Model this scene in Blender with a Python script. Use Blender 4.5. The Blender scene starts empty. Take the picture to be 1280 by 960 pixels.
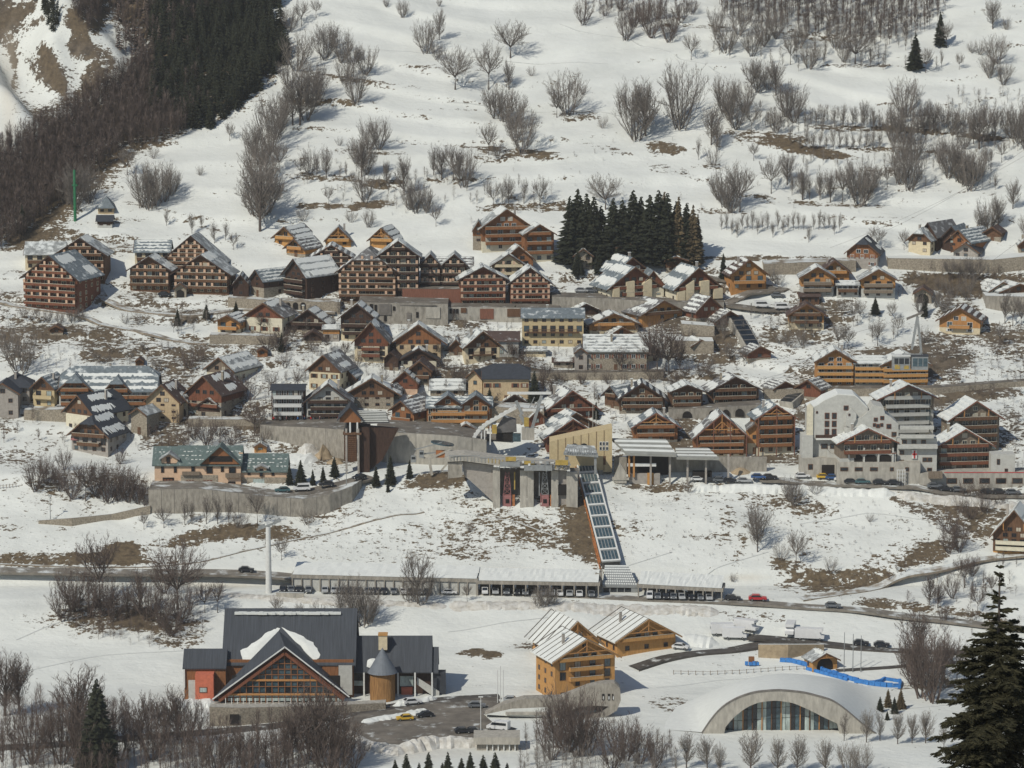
import bpy, math, random
import numpy as np
from mathutils import Vector, Matrix
R = math.radians
rnd = random.Random(7)
sc = bpy.context.scene
col = sc.collection
# ---------------------------------------------------------------- camera, sky, sun, exposure
CAMZ = 240.0
PITCH = R(9.0)
FP = 640 / math.tan(R(7.6))                 # focal length in pixels of the 1280 px wide photograph
cam = bpy.data.cameras.new("camera"); cam.sensor_fit = 'HORIZONTAL'; cam.angle_x = R(15.2)
cam.clip_start = 1.0; cam.clip_end = 9000
co = bpy.data.objects.new("camera", cam); col.objects.link(co)
co.location = (0, 0, CAMZ); co.rotation_euler = (R(90) - PITCH, 0, 0); sc.camera = co
SUN_AZ, SUN_EL = -42.0, 43.0                # azimuth of the sun from straight behind the camera towards its left
sdir = Vector((math.sin(R(SUN_AZ)) * math.cos(R(SUN_EL)), -math.cos(R(SUN_AZ)) * math.cos(R(SUN_EL)), math.sin(R(SUN_EL))))
sl = bpy.data.lights.new("sun", 'SUN'); sl.energy = 3.4; sl.angle = R(0.5); sl.color = (1.0, 0.955, 0.865)
so = bpy.data.objects.new("sun", sl); col.objects.link(so)
so.rotation_euler = (-sdir).to_track_quat('-Z', 'Y').to_euler()
so.location = sdir * 400 + Vector((0, 1000, 100))
w = bpy.data.worlds.new("World"); sc.world = w; w.use_nodes = True
nt = w.node_tree; nt.nodes.clear()
sky = nt.nodes.new('ShaderNodeTexSky'); sky.sky_type = 'NISHITA'; sky.sun_disc = False
sky.sun_elevation = R(SUN_EL); sky.sun_rotation = math.atan2(sdir.x, sdir.y); sky.altitude = 1200
bg = nt.nodes.new('ShaderNodeBackground'); bg.inputs[1].default_value = 0.085
ow = nt.nodes.new('ShaderNodeOutputWorld')
nt.links.new(sky.outputs[0], bg.inputs[0]); nt.links.new(bg.outputs[0], ow.inputs[0])
sc.view_settings.view_transform = 'Standard'; sc.view_settings.look = 'None'
sc.view_settings.exposure = 0.0; sc.view_settings.gamma = 1.0
sc.cycles.max_bounces = 4; sc.cycles.diffuse_bounces = 2; sc.cycles.glossy_bounces = 2
sc.cycles.use_denoising = True

# ---------------------------------------------------------------- materials
MATS = {}
def mat(name, c, rough=0.85, var=0.25, scale=1.2, stretch=(1, 1, 1), bump=0.0, snow=0.0, spec=0.2, c2=None, metal=0.0, sscale=.35):
    m = bpy.data.materials.new(name); m.use_nodes = True
    t = m.node_tree; n = t.nodes; b = n['Principled BSDF']; L = t.links.new
    b.inputs['Roughness'].default_value = rough; b.inputs['Specular IOR Level'].default_value = spec
    b.inputs['Metallic'].default_value = metal
    tc = n.new('ShaderNodeTexCoord'); mp = n.new('ShaderNodeMapping'); mp.inputs['Scale'].default_value = stretch
    L(tc.outputs['Object'], mp.inputs[0])
    nz = n.new('ShaderNodeTexNoise'); nz.inputs['Scale'].default_value = scale; nz.inputs['Detail'].default_value = 5
    nz.inputs['Roughness'].default_value = .65
    L(mp.outputs[0], nz.inputs['Vector'])
    r = n.new('ShaderNodeValToRGB'); e = r.color_ramp.elements
    e[0].position = .3; e[1].position = .7
    c2 = c2 or [min(1, x * (1 + var)) for x in c]
    e[0].color = (*[x * (1 - var) for x in c], 1); e[1].color = (*c2, 1)
    L(nz.outputs[0], r.inputs[0]); out = r.outputs[0]
    if snow > 0:
        mp2 = n.new('ShaderNodeMapping'); mp2.inputs['Scale'].default_value = (1, 1, 1)
        L(tc.outputs['Object'], mp2.inputs[0])
        n2 = n.new('ShaderNodeTexNoise'); n2.inputs['Scale'].default_value = sscale; n2.inputs['Detail'].default_value = 7; n2.inputs['Roughness'].default_value = .62
        L(mp2.outputs[0], n2.inputs['Vector'])
        rs = n.new('ShaderNodeMapRange'); p = .5 + (0.5 - snow) * .42
        rs.inputs[1].default_value = p - .07; rs.inputs[2].default_value = p + .07
        L(n2.outputs[0], rs.inputs[0])
        g = n.new('ShaderNodeNewGeometry'); sx = n.new('ShaderNodeSeparateXYZ'); L(g.outputs['Normal'], sx.inputs[0])
        up = n.new('ShaderNodeMapRange'); up.inputs[1].default_value = .45; up.inputs[2].default_value = .7; L(sx.outputs[2], up.inputs[0])
        mu = n.new('ShaderNodeMath'); mu.operation = 'MULTIPLY'; L(rs.outputs[0], mu.inputs[0]); L(up.outputs[0], mu.inputs[1])
        mx = n.new('ShaderNodeMix'); mx.data_type = 'RGBA'; mx.inputs['B'].default_value = (.60, .62, .59, 1)
        L(mu.outputs[0], mx.inputs[0]); L(out, mx.inputs['A']); out = mx.outputs['Result']
    L(out, b.inputs['Base Color'])
    if bump:
        bp = n.new('ShaderNodeBump'); bp.inputs['Strength'].default_value = bump; bp.inputs['Distance'].default_value = .15
        L(nz.outputs[0], bp.inputs['Height']); L(bp.outputs[0], b.inputs['Normal'])
    MATS[name] = m
    return m
PL = (6, 6, .6)
mat('wood_dark', (.058, .034, .024), var=.5, stretch=PL)
mat('wood_red', (.165, .065, .036), var=.45, stretch=PL)
mat('wood_brown', (.125, .068, .038), var=.5, stretch=PL)
mat('wood_rust', (.235, .105, .045), var=.35, stretch=PL)
mat('wood_orange', (.42, .21, .075), var=.28, stretch=PL)
mat('wood_honey', (.47, .25, .085), var=.25, stretch=PL)
mat('wood_grey', (.19, .15, .11), var=.4, stretch=PL)
mat('wood_planks', (.33, .18, .07), var=.6, scale=1.6, stretch=(7, 7, .25))
mat('cream', (.60, .51, .34), var=.14)
mat('pale_cream', (.62, .57, .43), var=.12)
mat('white_render', (.46, .455, .41), var=.12)
mat('yellow_render', (.50, .40, .23), var=.12)
mat('tan_render', (.47, .36, .22), var=.2)
mat('pink_render', (.60, .42, .28), var=.1)
mat('salmon', (.56, .38, .26), var=.35, scale=.25)
mat('stone', (.29, .25, .19), var=.5, scale=2.5, bump=.6)
mat('grey_render', (.33, .30, .26), var=.2)
mat('concrete', (.29, .265, .22), var=.34, scale=1.3, stretch=(1, 1, .35), bump=.1)
mat('pale_concrete', (.38, .355, .30), var=.28, scale=1.0, stretch=(1, 1, .3), bump=.1)
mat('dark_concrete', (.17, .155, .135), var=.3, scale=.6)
mat('red_panel', (.19, .085, .055), var=.3, stretch=PL)
mat('coral_render', (.52, .15, .085), var=.15)
mat('roof_grey', (.135, .13, .125), var=.25, snow=.3, sscale=.5)
mat('roof_pale', (.25, .26, .25), var=.3, snow=.42, sscale=.5)
mat('roof_blue', (.15, .175, .185), var=.25, snow=.25, sscale=.5)
mat('roof_green', (.105, .14, .13), var=.2, snow=.12, sscale=.9)
mat('roof_brown', (.085, .058, .048), var=.3, snow=.14, sscale=.5)
mat('roof_slate', (.045, .05, .058), var=.25, rough=.6)
mat('roof_pool', (.058, .064, .072), var=.3, rough=.62, scale=1.1, stretch=(3.5, .12, .12), bump=.2)
mat('roof_cone', (.15, .165, .18), var=.12, rough=.6)
mat('roof_metal', (.27, .27, .24), var=.15, scale=.5, rough=.6)
mat('roof_tile', (.32, .30, .26), var=.3, snow=.75, sscale=.8)
mat('snow_mat', (.68, .69, .64), var=.06, rough=.7, scale=.8, bump=.25)
mat('dirty_snow', (.5, .46, .38), var=.25, rough=.8, scale=.6, bump=.5, c2=(.66, .65, .6))
mat('sand_heap', (.36, .28, .18), var=.25, scale=.8, bump=.3)
mat('glass', (.016, .02, .024), rough=.12, var=.4, spec=.6, scale=.7)
mat('lit_glass', (.34, .40, .37), rough=.2, var=.5, spec=.5, scale=.9, stretch=(1, 1, .3))
mat('blue_glass', (.05, .085, .10), rough=.12, var=.5, spec=.6)
mat('curtain', (.42, .38, .30), var=.3)
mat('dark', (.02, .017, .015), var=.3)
mat('asphalt', (.15, .132, .108), var=.35, scale=.25, rough=.9, c2=(.21, .185, .15), snow=.16, sscale=.3)
mat('worn_road', (.19, .17, .14), var=.3, scale=.4, snow=.36, sscale=.22)
mat('wet_asphalt', (.075, .067, .058), var=.4, scale=.5, rough=.7, snow=.2, sscale=.3)
mat('track_dirt', (.24, .20, .15), var=.4, scale=.8, snow=.55, sscale=.25)
mat('bark', (.11, .09, .075), var=.4, scale=2)
mat('twig', (.19, .165, .14), var=.35, scale=.6)
mat('pale_twig', (.22, .195, .165), var=.35, scale=.6)
mat('brown_twig', (.125, .095, .078), var=.35, scale=.4)
mat('birch_bark', (.36, .33, .28), var=.4, scale=2)
mat('needles', (.024, .027, .015), var=.5, scale=.9)
mat('near_needles', (.040, .043, .024), var=.6, scale=2.5, c2=(.085, .078, .042))
mat('track_snow', (.52, .53, .50), var=.12)
mat('russet_needles', (.10, .075, .04), var=.4)
mat('white_metal', (.62, .62, .58), var=.1, rough=.5)
mat('grey_metal', (.30, .31, .30), var=.2, rough=.45, metal=.3)
mat('rust_metal', (.36, .14, .05), var=.4, rough=.7)
mat('yellow_paint', (.40, .28, .07), var=.2, rough=.5)
mat('green_paint', (.03, .16, .07), var=.2, rough=.5)
mat('red_paint', (.42, .03, .03), var=.15, rough=.4)
mat('pink_paint', (.31, .14, .13), var=.2)
mat('blue_pad', (.05, .20, .50), var=.25, rough=.6)
mat('orange_net', (.6, .16, .05), var=.2)
mat('rubber', (.015, .015, .015), var=.2)
for k, c in dict(white=(.66, .66, .64), silver=(.36, .37, .37), grey=(.13, .14, .15), black=(.022, .024, .03), red=(.45, .03, .035), blue=(.035, .09, .22), yellow=(.6, .38, .04), teal=(.05, .12, .13)).items():
    mat('car_' + k, c, rough=.35, var=.05, spec=.5)

def ground_material():
    m = bpy.data.materials.new('hillside'); m.use_nodes = True
    t = m.node_tree; n = t.nodes; b = n['Principled BSDF']; L = t.links.new
    b.inputs['Roughness'].default_value = .85; b.inputs['Specular IOR Level'].default_value = .15
    tc = n.new('ShaderNodeTexCoord')
    at = n.new('ShaderNodeAttribute'); at.attribute_name = 'ground'
    sp = n.new('ShaderNodeSeparateColor'); L(at.outputs['Color'], sp.inputs[0])
    def noise(scale, st, det=8, ro=.65):
        mp = n.new('ShaderNodeMapping'); mp.inputs['Scale'].default_value = st; L(tc.outputs['Object'], mp.inputs[0])
        z = n.new('ShaderNodeTexNoise'); z.inputs['Scale'].default_value = scale; z.inputs['Detail'].default_value = det; z.inputs['Roughness'].default_value = ro
        L(mp.outputs[0], z.inputs[0]); return z.outputs[0]
    def math_(op, a, c):
        q = n.new('ShaderNodeMath'); q.operation = op
        for i, s in enumerate((a, c)):
            if isinstance(s, (int, float)): q.inputs[i].default_value = s
            else: L(s, q.inputs[i])
        return q.outputs[0]
    big = noise(.09, (1, 1, 1)); fine = noise(.55, (.75, 1.2, 1.2), 6, .7); sp_ = noise(1.6, (.8, 1, 1), 3, .6)
    v = math_('ADD', math_('MULTIPLY', math_('SUBTRACT', big, .5), 1.0), math_('MULTIPLY', math_('SUBTRACT', fine, .5), 2.0))
    v = math_('ADD', v, math_('MULTIPLY', math_('SUBTRACT', sp_, .5), 1.1))
    v = math_('ADD', v, sp.outputs[0])
    mr = n.new('ShaderNodeMapRange'); mr.inputs[1].default_value = .5; mr.inputs[2].default_value = .57; L(v, mr.inputs[0])
    snow = n.new('ShaderNodeValToRGB'); e = snow.color_ramp.elements
    e[0].position = .35; e[0].color = (.62, .63, .58, 1); e[1].position = .65; e[1].color = (.70, .71, .655, 1)
    L(noise(.05, (1, 1.6, 1), 6, .6), snow.inputs[0])
    grass = n.new('ShaderNodeValToRGB'); e = grass.color_ramp.elements
    e[0].position = .3; e[0].color = (.045, .034, .024, 1); e[1].position = .72; e[1].color = (.20, .15, .088, 1)
    L(noise(.8, (1, 1, 1), 6, .75), grass.inputs[0])
    rock = n.new('ShaderNodeValToRGB'); e = rock.color_ramp.elements
    e[0].position = .3; e[0].color = (.03, .026, .023, 1); e[1].position = .72; e[1].color = (.20, .16, .115, 1)  # dark end lowered so the rock colour also holds the cliffs' shade
    L(noise(.35, (1, 1, 1), 8, .75), rock.inputs[0])
    m1 = n.new('ShaderNodeMix'); m1.data_type = 'RGBA'; L(sp.outputs[1], m1.inputs[0]); L(grass.outputs[0], m1.inputs['A']); L(rock.outputs[0], m1.inputs['B'])
    m2 = n.new('ShaderNodeMix'); m2.data_type = 'RGBA'; L(mr.outputs[0], m2.inputs[0]); L(snow.outputs[0], m2.inputs['A']); L(m1.outputs['Result'], m2.inputs['B'])
    m3 = n.new('ShaderNodeMix'); m3.data_type = 'RGBA'; L(sp.outputs[2], m3.inputs[0]); L(m2.outputs['Result'], m3.inputs['A']); m3.inputs['B'].default_value = (.52, .46, .36, 1)
    L(m3.outputs['Result'], b.inputs['Base Color'])
    bp = n.new('ShaderNodeBump'); bp.inputs['Strength'].default_value = .55; bp.inputs['Distance'].default_value = .5
    h = math_('ADD', fine, math_('MULTIPLY', noise(.12, (1, 1.5, 1), 6, .6), 2.2))
    L(h, bp.inputs['Height']); L(bp.outputs[0], b.inputs['Normal'])
    return m
MATS['hillside'] = ground_material()

# ---------------------------------------------------------------- mesh helpers
class MB:
    def __init__(s): s.v = []; s.f = []; s.m = []
    def add(s, vs, fs, mi=0):
        o = len(s.v); s.v += [tuple(p) for p in vs]
        for f in fs: s.f.append(tuple(i + o for i in f)); s.m.append(mi)
    def box(s, x0, x1, y0, y1, z0, z1, mi=0):
        s.add([(x0, y0, z0), (x1, y0, z0), (x1, y1, z0), (x0, y1, z0), (x0, y0, z1), (x1, y0, z1), (x1, y1, z1), (x0, y1, z1)],
              [(0, 3, 2, 1), (4, 5, 6, 7), (0, 1, 5, 4), (1, 2, 6, 5), (2, 3, 7, 6), (3, 0, 4, 7)], mi); return s
    def prism(s, pts, ext, mi=0):
        n = len(pts); ext = Vector(ext)
        vs = [Vector(p) for p in pts]; vs += [p + ext for p in vs]
        s.add(vs, [tuple(range(n)), tuple(range(2 * n - 1, n - 1, -1))] + [(i, (i + 1) % n, n + (i + 1) % n, n + i) for i in range(n)], mi); return s
    def tube(s, p, q, r0, r1=None, n=5, mi=0):
        p = Vector(p); q = Vector(q); r1 = r0 if r1 is None else r1
        d = q - p
        if d.length < 1e-6: return s
        d.normalize(); a = d.orthogonal().normalized(); b = d.cross(a)
        vs = [c + (a * math.cos(2 * math.pi * i / n) + b * math.sin(2 * math.pi * i / n)) * r for c, r in ((p, r0), (q, r1)) for i in range(n)]
        s.add(vs, [(i, (i + 1) % n, n + (i + 1) % n, n + i) for i in range(n)] + [tuple(range(n)), tuple(range(n, 2 * n))], mi); return s
    def bar(s, p, q, w, h=None, mi=0):
        p = Vector(p); q = Vector(q); h = h or w; d = (q - p).normalized()
        a = d.cross(Vector((0, 0, 1)))
        a = a.normalized() if a.length > .01 else Vector((1, 0, 0))
        b = a.cross(d)
        A = a * w / 2; B_ = b * h / 2
        s.add([p - A - B_, p + A - B_, p + A + B_, p - A + B_, q - A - B_, q + A - B_, q + A + B_, q - A + B_],
              [(0, 1, 2, 3), (7, 6, 5, 4), (0, 4, 5, 1), (1, 5, 6, 2), (2, 6, 7, 3), (3, 7, 4, 0)], mi); return s
    def mesh(s, name, mats):
        me = bpy.data.meshes.new(name); me.from_pydata(s.v, [], s.f)
        for m in (mats if isinstance(mats, (list, tuple)) else [mats]): me.materials.append(MATS[m])
        if any(s.m): me.polygons.foreach_set('material_index', s.m)
        return me
    def build(s, name, mats, parent=None, **kw): return link(name, s.mesh(name, mats), parent, **kw)
def link(name, data, parent=None, loc=None, rz=0, label=None, cat=None, group=None, kind=None, scale=None):
    o = bpy.data.objects.new(name, data); col.objects.link(o)
    if parent is not None: o.parent = parent
    if loc is not None: o.location = loc
    if rz: o.rotation_euler = (0, 0, rz)
    if scale is not None: o.scale = scale if hasattr(scale, '__len__') else (scale,) * 3
    for k, v_ in (('label', label), ('category', cat), ('group', group), ('kind', kind)):
        if v_: o[k] = v_
    return o
def empty(name, loc, rz=0, **kw): 
    o = link(name, None, None, loc, rz, **kw); o.empty_display_size = 1; return o
ORD = ['leftmost', 'second', 'third', 'fourth', 'fifth', 'sixth', 'seventh', 'eighth', 'ninth', 'tenth', 'eleventh', 'twelfth', 'thirteenth', 'fourteenth', 'fifteenth', 'sixteenth', 'seventeenth', 'eighteenth', 'nineteenth', 'twentieth']
def pos_(i, n):
    if n == 1: return ''
    if n == 2: return 'left of two' if i == 0 else 'right of two'
    if i == 0: return 'leftmost'
    if i == n - 1: return 'rightmost'
    return ORD[i] + ' from left' if i <= n / 2 or n - 1 - i >= len(ORD) else ORD[n - 1 - i] + ' from right'
def ordn(i, n, what):
    if n == 1: return 'the ' + what[:-1] if what.endswith('s') else what
    if n == 2: return ('left' if i == 0 else 'right') + ' one of the two ' + what
    if i == n - 1: return 'rightmost of the ' + what
    if i == 0: return 'leftmost of the ' + what
    if i < len(ORD): return ORD[i] + ' from left of the ' + what
    k = n - 1 - i
    return (ORD[k] if k < len(ORD) else 'a middle one') + ' from right of the ' + what

# ---------------------------------------------------------------- terrain
def vnoise(x, y, s, seed):
    x = np.asarray(x, float) / s; y = np.asarray(y, float) / s
    xi = np.floor(x).astype(np.int64); yi = np.floor(y).astype(np.int64); fx = x - xi; fy = y - yi
    fx = fx * fx * (3 - 2 * fx); fy = fy * fy * (3 - 2 * fy)
    def h(a, b):
        k = (a * 374761393 + b * 668265263 + seed * 974711) & 0xffffffff
        k = ((k ^ (k >> 13)) * 1274126177) & 0xffffffff
        return ((k ^ (k >> 16)) & 0xffff) / 65535.0
    return (h(xi, yi) * (1 - fx) + h(xi + 1, yi) * fx) * (1 - fy) + (h(xi, yi + 1) * (1 - fx) + h(xi + 1, yi + 1) * fx) * fy - .5
PY = [-3000, -400, 0, 155, 500, 640, 800, 850, 925, 950, 972, 985, 988.5, 1030, 1046, 1125, 1150, 1300, 1420, 1900, 6000]
PZ = [700, 90, -4, -61, -205, -236, -229, -223, -222, -217, -210.2, -209.4, -205.6, -188.5, -186.3, -160, -151, -84, -30, 230, 900]
def sst(a, b, x): t = np.clip((x - a) / (b - a), 0, 1); return t * t * (3 - 2 * t)
def H(x, y):
    x = np.asarray(x, float); y = np.asarray(y, float)
    z = np.interp(y, PY, PZ)
    up = sst(1150, 1180, y)
    z = z + up * (vnoise(x, y, 60, 1) * 4 + vnoise(x, y, 22, 2) * 1.8 + vnoise(x, y, 7, 3) * .5)
    tz = (y + vnoise(x, y, 70, 8) * 30) / 15.0                       # field terraces
    z = z + up * (np.clip((tz - np.floor(tz)) * 5, 0, 1) - (tz - np.floor(tz))) * 1.6 * sst(-150, -110, x)
    mid = sst(1048, 1060, y) * (1 - up)
    z = z + mid * (vnoise(x, y, 26, 4) * 1.6)
    tm = y / 11.0 + vnoise(x, y, 50, 12) * 2
    z = z + mid * (np.clip((tm - np.floor(tm)) * 4, 0, 1) - (tm - np.floor(tm))) * 1.5
    bank = sst(1000, 1010, y) * (1 - sst(1028, 1036, y))
    z = z + bank * (vnoise(x, y, 18, 5) * 2.4 + vnoise(x, y, 5, 6) * .7)
    z = z + sst(940, 950, y) * (1 - sst(964, 972, y)) * vnoise(x, y, 14, 7) * 1.6
    # the rock face and gully at the upper left, and the bank on the right
    g = sst(-105, -165, x + (1250 - y) * .55) * sst(1225, 1275, y)
    z = z + g * (18 * sst(1240, 1330, y) + vnoise(x + y * .6, y * .5, 20, 9) * 22 + vnoise(x + y * .5, y * .6, 7, 10) * 9)
    z = z + CAMZ
    return z
# pixel -> ground: ray against the terrain
_F = np.array([0, math.cos(PITCH), -math.sin(PITCH)]); _U = np.array([0, math.sin(PITCH), math.cos(PITCH)])
_T = np.arange(790, 2400, 1.0)
def at(u, v, lift=0):
    d = _F + np.array([1, 0, 0]) * (u - 640) / FP + _U * (480 - v) / FP
    X = d[0] * _T; Y = d[1] * _T; Z = CAMZ + d[2] * _T
    q = Z < H(X, Y)
    i = int(np.argmax(q)) if q.any() else len(_T) - 1
    lo, hi = _T[max(i - 1, 0)], _T[i]
    for _ in range(8):
        m_ = (lo + hi) / 2
        if CAMZ + d[2] * m_ < H(d[0] * m_, d[1] * m_): hi = m_
        else: lo = m_
    p = Vector((d[0] * hi, d[1] * hi, 0)); p.z = float(H(p.x, p.y)) + lift
    return p
def ppm(p): return FP / (p.y * math.cos(PITCH) - (p.z - CAMZ) * math.sin(PITCH))   # pixels per metre at p
def proj(x, y, z):
    dz = z - CAMZ; c = y * math.cos(PITCH) - dz * math.sin(PITCH); up_ = y * math.sin(PITCH) + dz * math.cos(PITCH)
    c = np.where(c < 1, 1, c)
    return 640 + FP * x / c, 480 - FP * up_ / c
def axis(lo, a, b, hi, step, n):
    m_ = np.arange(a, b + .01, step)
    l = a - (np.geomspace(step, a - lo + step, n) - step)[::-1]; h_ = b + np.geomspace(step, hi - b + step, n) - step
    return np.concatenate([l[:-1], m_, h_[1:]])
# patches of bare ground, as world-space stains: (u, v, half width px, half height px, tilt, bareness, rockiness)
PATCH = [
 (80, 700, 110, 9, 0, 1.0, 0), (150, 690, 22, 14, 0, 1.2, 0), (60, 714, 90, 6, 0, .6, 0), (255, 672, 70, 9, -8, 1, 0), (330, 665, 60, 10, 5, .9, 0), (390, 640, 60, 8, 3, .7, .3),
 (120, 770, 60, 28, 0, .75, .2), (190, 775, 60, 15, 0, .9, .2), (225, 795, 40, 18, 0, .9, .1), (105, 605, 70, 24, 0, .6, .1),
 (600, 670, 120, 16, 4, .55, .1), (730, 665, 26, 50, -25, 1.1, .1), (705, 620, 40, 14, 0, .9, .2), (545, 600, 38, 12, -5, 1.0, .1), (570, 690, 70, 10, 5, .5, 0), (650, 660, 70, 18, 20, .6, 0),
 (1050, 725, 75, 15, -4, 1.2, .1), (1000, 715, 45, 12, 15, .9, 0), (985, 630, 60, 14, 10, .7, .2), (890, 671, 60, 4, 1, .8, .5), (1110, 705, 60, 22, -30, .6, .1), (1165, 690, 40, 14, -20, .9, .1),
 (1130, 758, 90, 7, 6, .9, .1), (1210, 770, 60, 9, 8, .7, .1), (1090, 752, 40, 6, 0, .8, .3), (905, 660, 10, 34, 12, .5, .1), (925, 690, 8, 40, 14, .6, .2), (860, 610, 110, 5, 1, .8, .4), (800, 625, 40, 10, 8, .3, 0),
 (1200, 620, 60, 26, 10, .85, .2), (1220, 650, 50, 24, 0, .8, .2), (1150, 640, 40, 9, 28, .8, .5), (1225, 470, 60, 26, 0, .5, .8), (1175, 440, 40, 26, 0, .9, .8), (1235, 490, 60, 9, 0, 1, .8), (1240, 420, 50, 16, 0, .7, .6), (1180, 500, 60, 10, 0, .8, .6), (1260, 540, 30, 40, 0, .7, .9), (1155, 510, 25, 22, 0, .8, .9),
 (1190, 355, 60, 12, 5, 1.1, .2), (1240, 348, 60, 7, 0, 1, .1), (1150, 346, 30, 8, 0, .8, .2), (1200, 328, 90, 8, 2, .5, .8), (950, 322, 110, 3, 0, 1, .3), (1010, 331, 60, 5, 0, .6, .8),
 (90, 382, 60, 12, 0, .6, .6), (115, 350, 25, 14, -12, .5, .7), (80, 295, 50, 8, 5, .9, .1), (150, 305, 30, 14, 0, .9, .1), (30, 300, 30, 10, -20, .9, .1), (100, 410, 70, 6, 0, .7, .5), (160, 395, 120, 6, 3, .4, .6), (150, 425, 50, 8, 5, .6, .2), (200, 375, 60, 10, 5, .45, .4), (20, 345, 30, 8, 0, .5, .7), (200, 450, 90, 8, 0, .3, .3),
 (310, 440, 90, 16, 0, .45, .3), (340, 470, 60, 20, 0, .5, .5), (260, 425, 60, 10, 0, .7, .1), (560, 400, 60, 9, 4, .7, .5), (690, 480, 60, 18, 0, .5, .3), (830, 400, 50, 14, 0, .6, .7), (860, 440, 60, 10, 0, .5, .6), (700, 450, 70, 12, 0, .4, .4), (860, 470, 60, 9, 0, .7, .3), (940, 480, 30, 12, 0, .6, .2), (1000, 420, 40, 8, 0, .3, .3), (1060, 395, 50, 12, 0, .4, .4), (950, 350, 90, 10, 0, .3, .9), (960, 385, 60, 9, 0, .35, .9), (870, 340, 60, 12, 0, .4, .5),
 (740, 345, 50, 14, 0, .4, .3), (770, 320, 60, 10, 0, .5, .1), (290, 335, 26, 10, 0, .5, .7), (250, 300, 60, 10, 10, .3, .3), (340, 300, 24, 6, 0, .4, .1), (350, 520, 120, 16, 0, .5, .5), (300, 560, 70, 10, 0, .3, .3), (60, 560, 60, 18, 0, .2, .4), (40, 545, 40, 10, 0, .3, .5),
 (430, 258, 60, 5, 0, 1.1, 0), (470, 255, 30, 7, 0, 1, 0), (655, 260, 70, 5, 0, 1, 0), (620, 262, 30, 5, 0, .6, 0), (560, 225, 40, 6, 0, .8, 0), (400, 222, 80, 5, 3, .9, .1), (480, 230, 30, 6, 0, .9, .1), (450, 190, 50, 4, 3, .7, .2), (560, 182, 110, 2.5, 4, .8, .4), (640, 190, 40, 7, 5, .9, .1), (615, 196, 30, 5, 0, .7, .1),
 (450, 100, 60, 3, 8, .9, .3), (400, 128, 60, 6, 0, .7, 0), (540, 84, 50, 3, 2, .7, .3), (720, 145, 30, 7, 0, .8, .1), (610, 138, 150, 1.8, 1, .5, .4), (830, 185, 28, 9, 8, 1.1, .1), (760, 186, 60, 4, 12, .7, .4), (840, 214, 34, 6, 12, .6, .7), (890, 208, 26, 5, 0, .8, .2), (800, 232, 50, 2.5, 12, .6, .4),
 (955, 172, 60, 9, 4, 1, .05), (1020, 190, 50, 8, 8, 1.3, 0), (1100, 186, 90, 4, 2, .9, .1), (1050, 160, 60, 3.5, 2, .9, .1), (1170, 166, 70, 4, 5, 1, .1), (1100, 212, 40, 5, 2, .6, .2), (1250, 174, 40, 5, 5, .8, .1), (1110, 130, 22, 2, 0, .9, .5), (1040, 256, 70, 2.5, 2, .9, .1), (1130, 238, 110, 2, 2, .6, .3), (940, 245, 50, 3, 4, .8, .1), (920, 265, 50, 3, 2, .7, .2), (1010, 45, 60, 6, 8, .8, .1), (1080, 82, 60, 2, 0, .9, .6), (860, 32, 50, 3, 2, .8, .1),
 (880, 225, 20, 5, 0, .5, .3), (1100, 272, 160, 1.5, 1, .6, .2), (990, 30, 90, 25, 5, .3, 0), (800, 25, 60, 20, 0, .25, 0), (200, 262, 50, 2, 12, .8, .2), (260, 285, 60, 2, 13, .8, .2), (160, 275, 30, 4, 0, .8, .1), (130, 278, 30, 5, 0, .6, .2),
 (66, 92, 9, 32, -28, 1.3, .2), (60, 70, 5, 22, -30, 1.2, .3), (105, 62, 22, 12, 10, 1.1, .9), (110, 22, 26, 30, 0, 1.2, .2), (20, 18, 34, 10, -30, 1.0, .5), (16, 72, 5, 18, -12, 1.1, .6), (18, 100, 4, 14, 10, 1.0, .4), (96, 118, 22, 10, -25, .5, .8), (58, 140, 22, 9, -10, .7, .8), (130, 75, 16, 20, 0, .9, .7), (40, 30, 20, 6, -30, .5, .5), (120, 100, 20, 20, 0, .6, .6),  # rock face: bare rock, with the dark of shaded cliffs put into colour
 (100, 190, 100, 60, -38, 1.1, .1), (30, 250, 60, 60, 0, 1.1, .1), (190, 120, 50, 60, 0, 1.1, .1), (270, 90, 90, 60, -30, 1.2, .1), (240, 20, 110, 60, 0, 1.1, .1), (170, 180, 70, 16, -18, .6, .1),
 (480, 366, 70, 5, 0, .6, .6),
 (605, 816, 36, 6, 0, 1.3, .1), (650, 808, 30, 5, 0, .8, .2), (840, 880, 34, 12, 15, .75, .2), (300, 745, 80, 5, 0, .3, .7), (950, 773, 50, 10, 3, .6, .4), (1180, 790, 40, 12, 0, .5, .6), (1165, 855, 60, 8, -4, .9, .1), (640, 757, 60, 6, 0, .5, .3), (700, 752, 60, 4, 2, .5, .4), (180, 750, 60, 4, 0, .3, .5), (1080, 855, 12, 6, 0, .5, 0), (500, 752, 60, 3, 0, .4, .2), (1230, 735, 40, 12, 0, .5, .2), (840, 700, 120, 20, 8, .18, 0), (880, 640, 120, 24, 8, .22, .1), (550, 640, 120, 22, 3, .18, 0), (480, 650, 60, 18, 0, .22, .1), (1040, 665, 90, 26, -5, .2, 0), (600, 710, 200, 12, 0, .12, .3)]
xs = axis(-620, -205, 205, 620, 1.0, 20); ys = axis(-250, 830, 1350, 1900, .9, 30)
GX, GY = np.meshgrid(xs, ys); GZ = H(GX, GY)
PU, PV = proj(GX, GY, GZ)
bare = np.zeros_like(GX); rocky = np.zeros_like(GX)
bare += .0 * (PV < 320)
tz_ = (GY + vnoise(GX, GY, 70, 8) * 30) / 15.0
rn = vnoise(GX, GY, 9, 21) + vnoise(GX, GY, 4, 22) * .6
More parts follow.
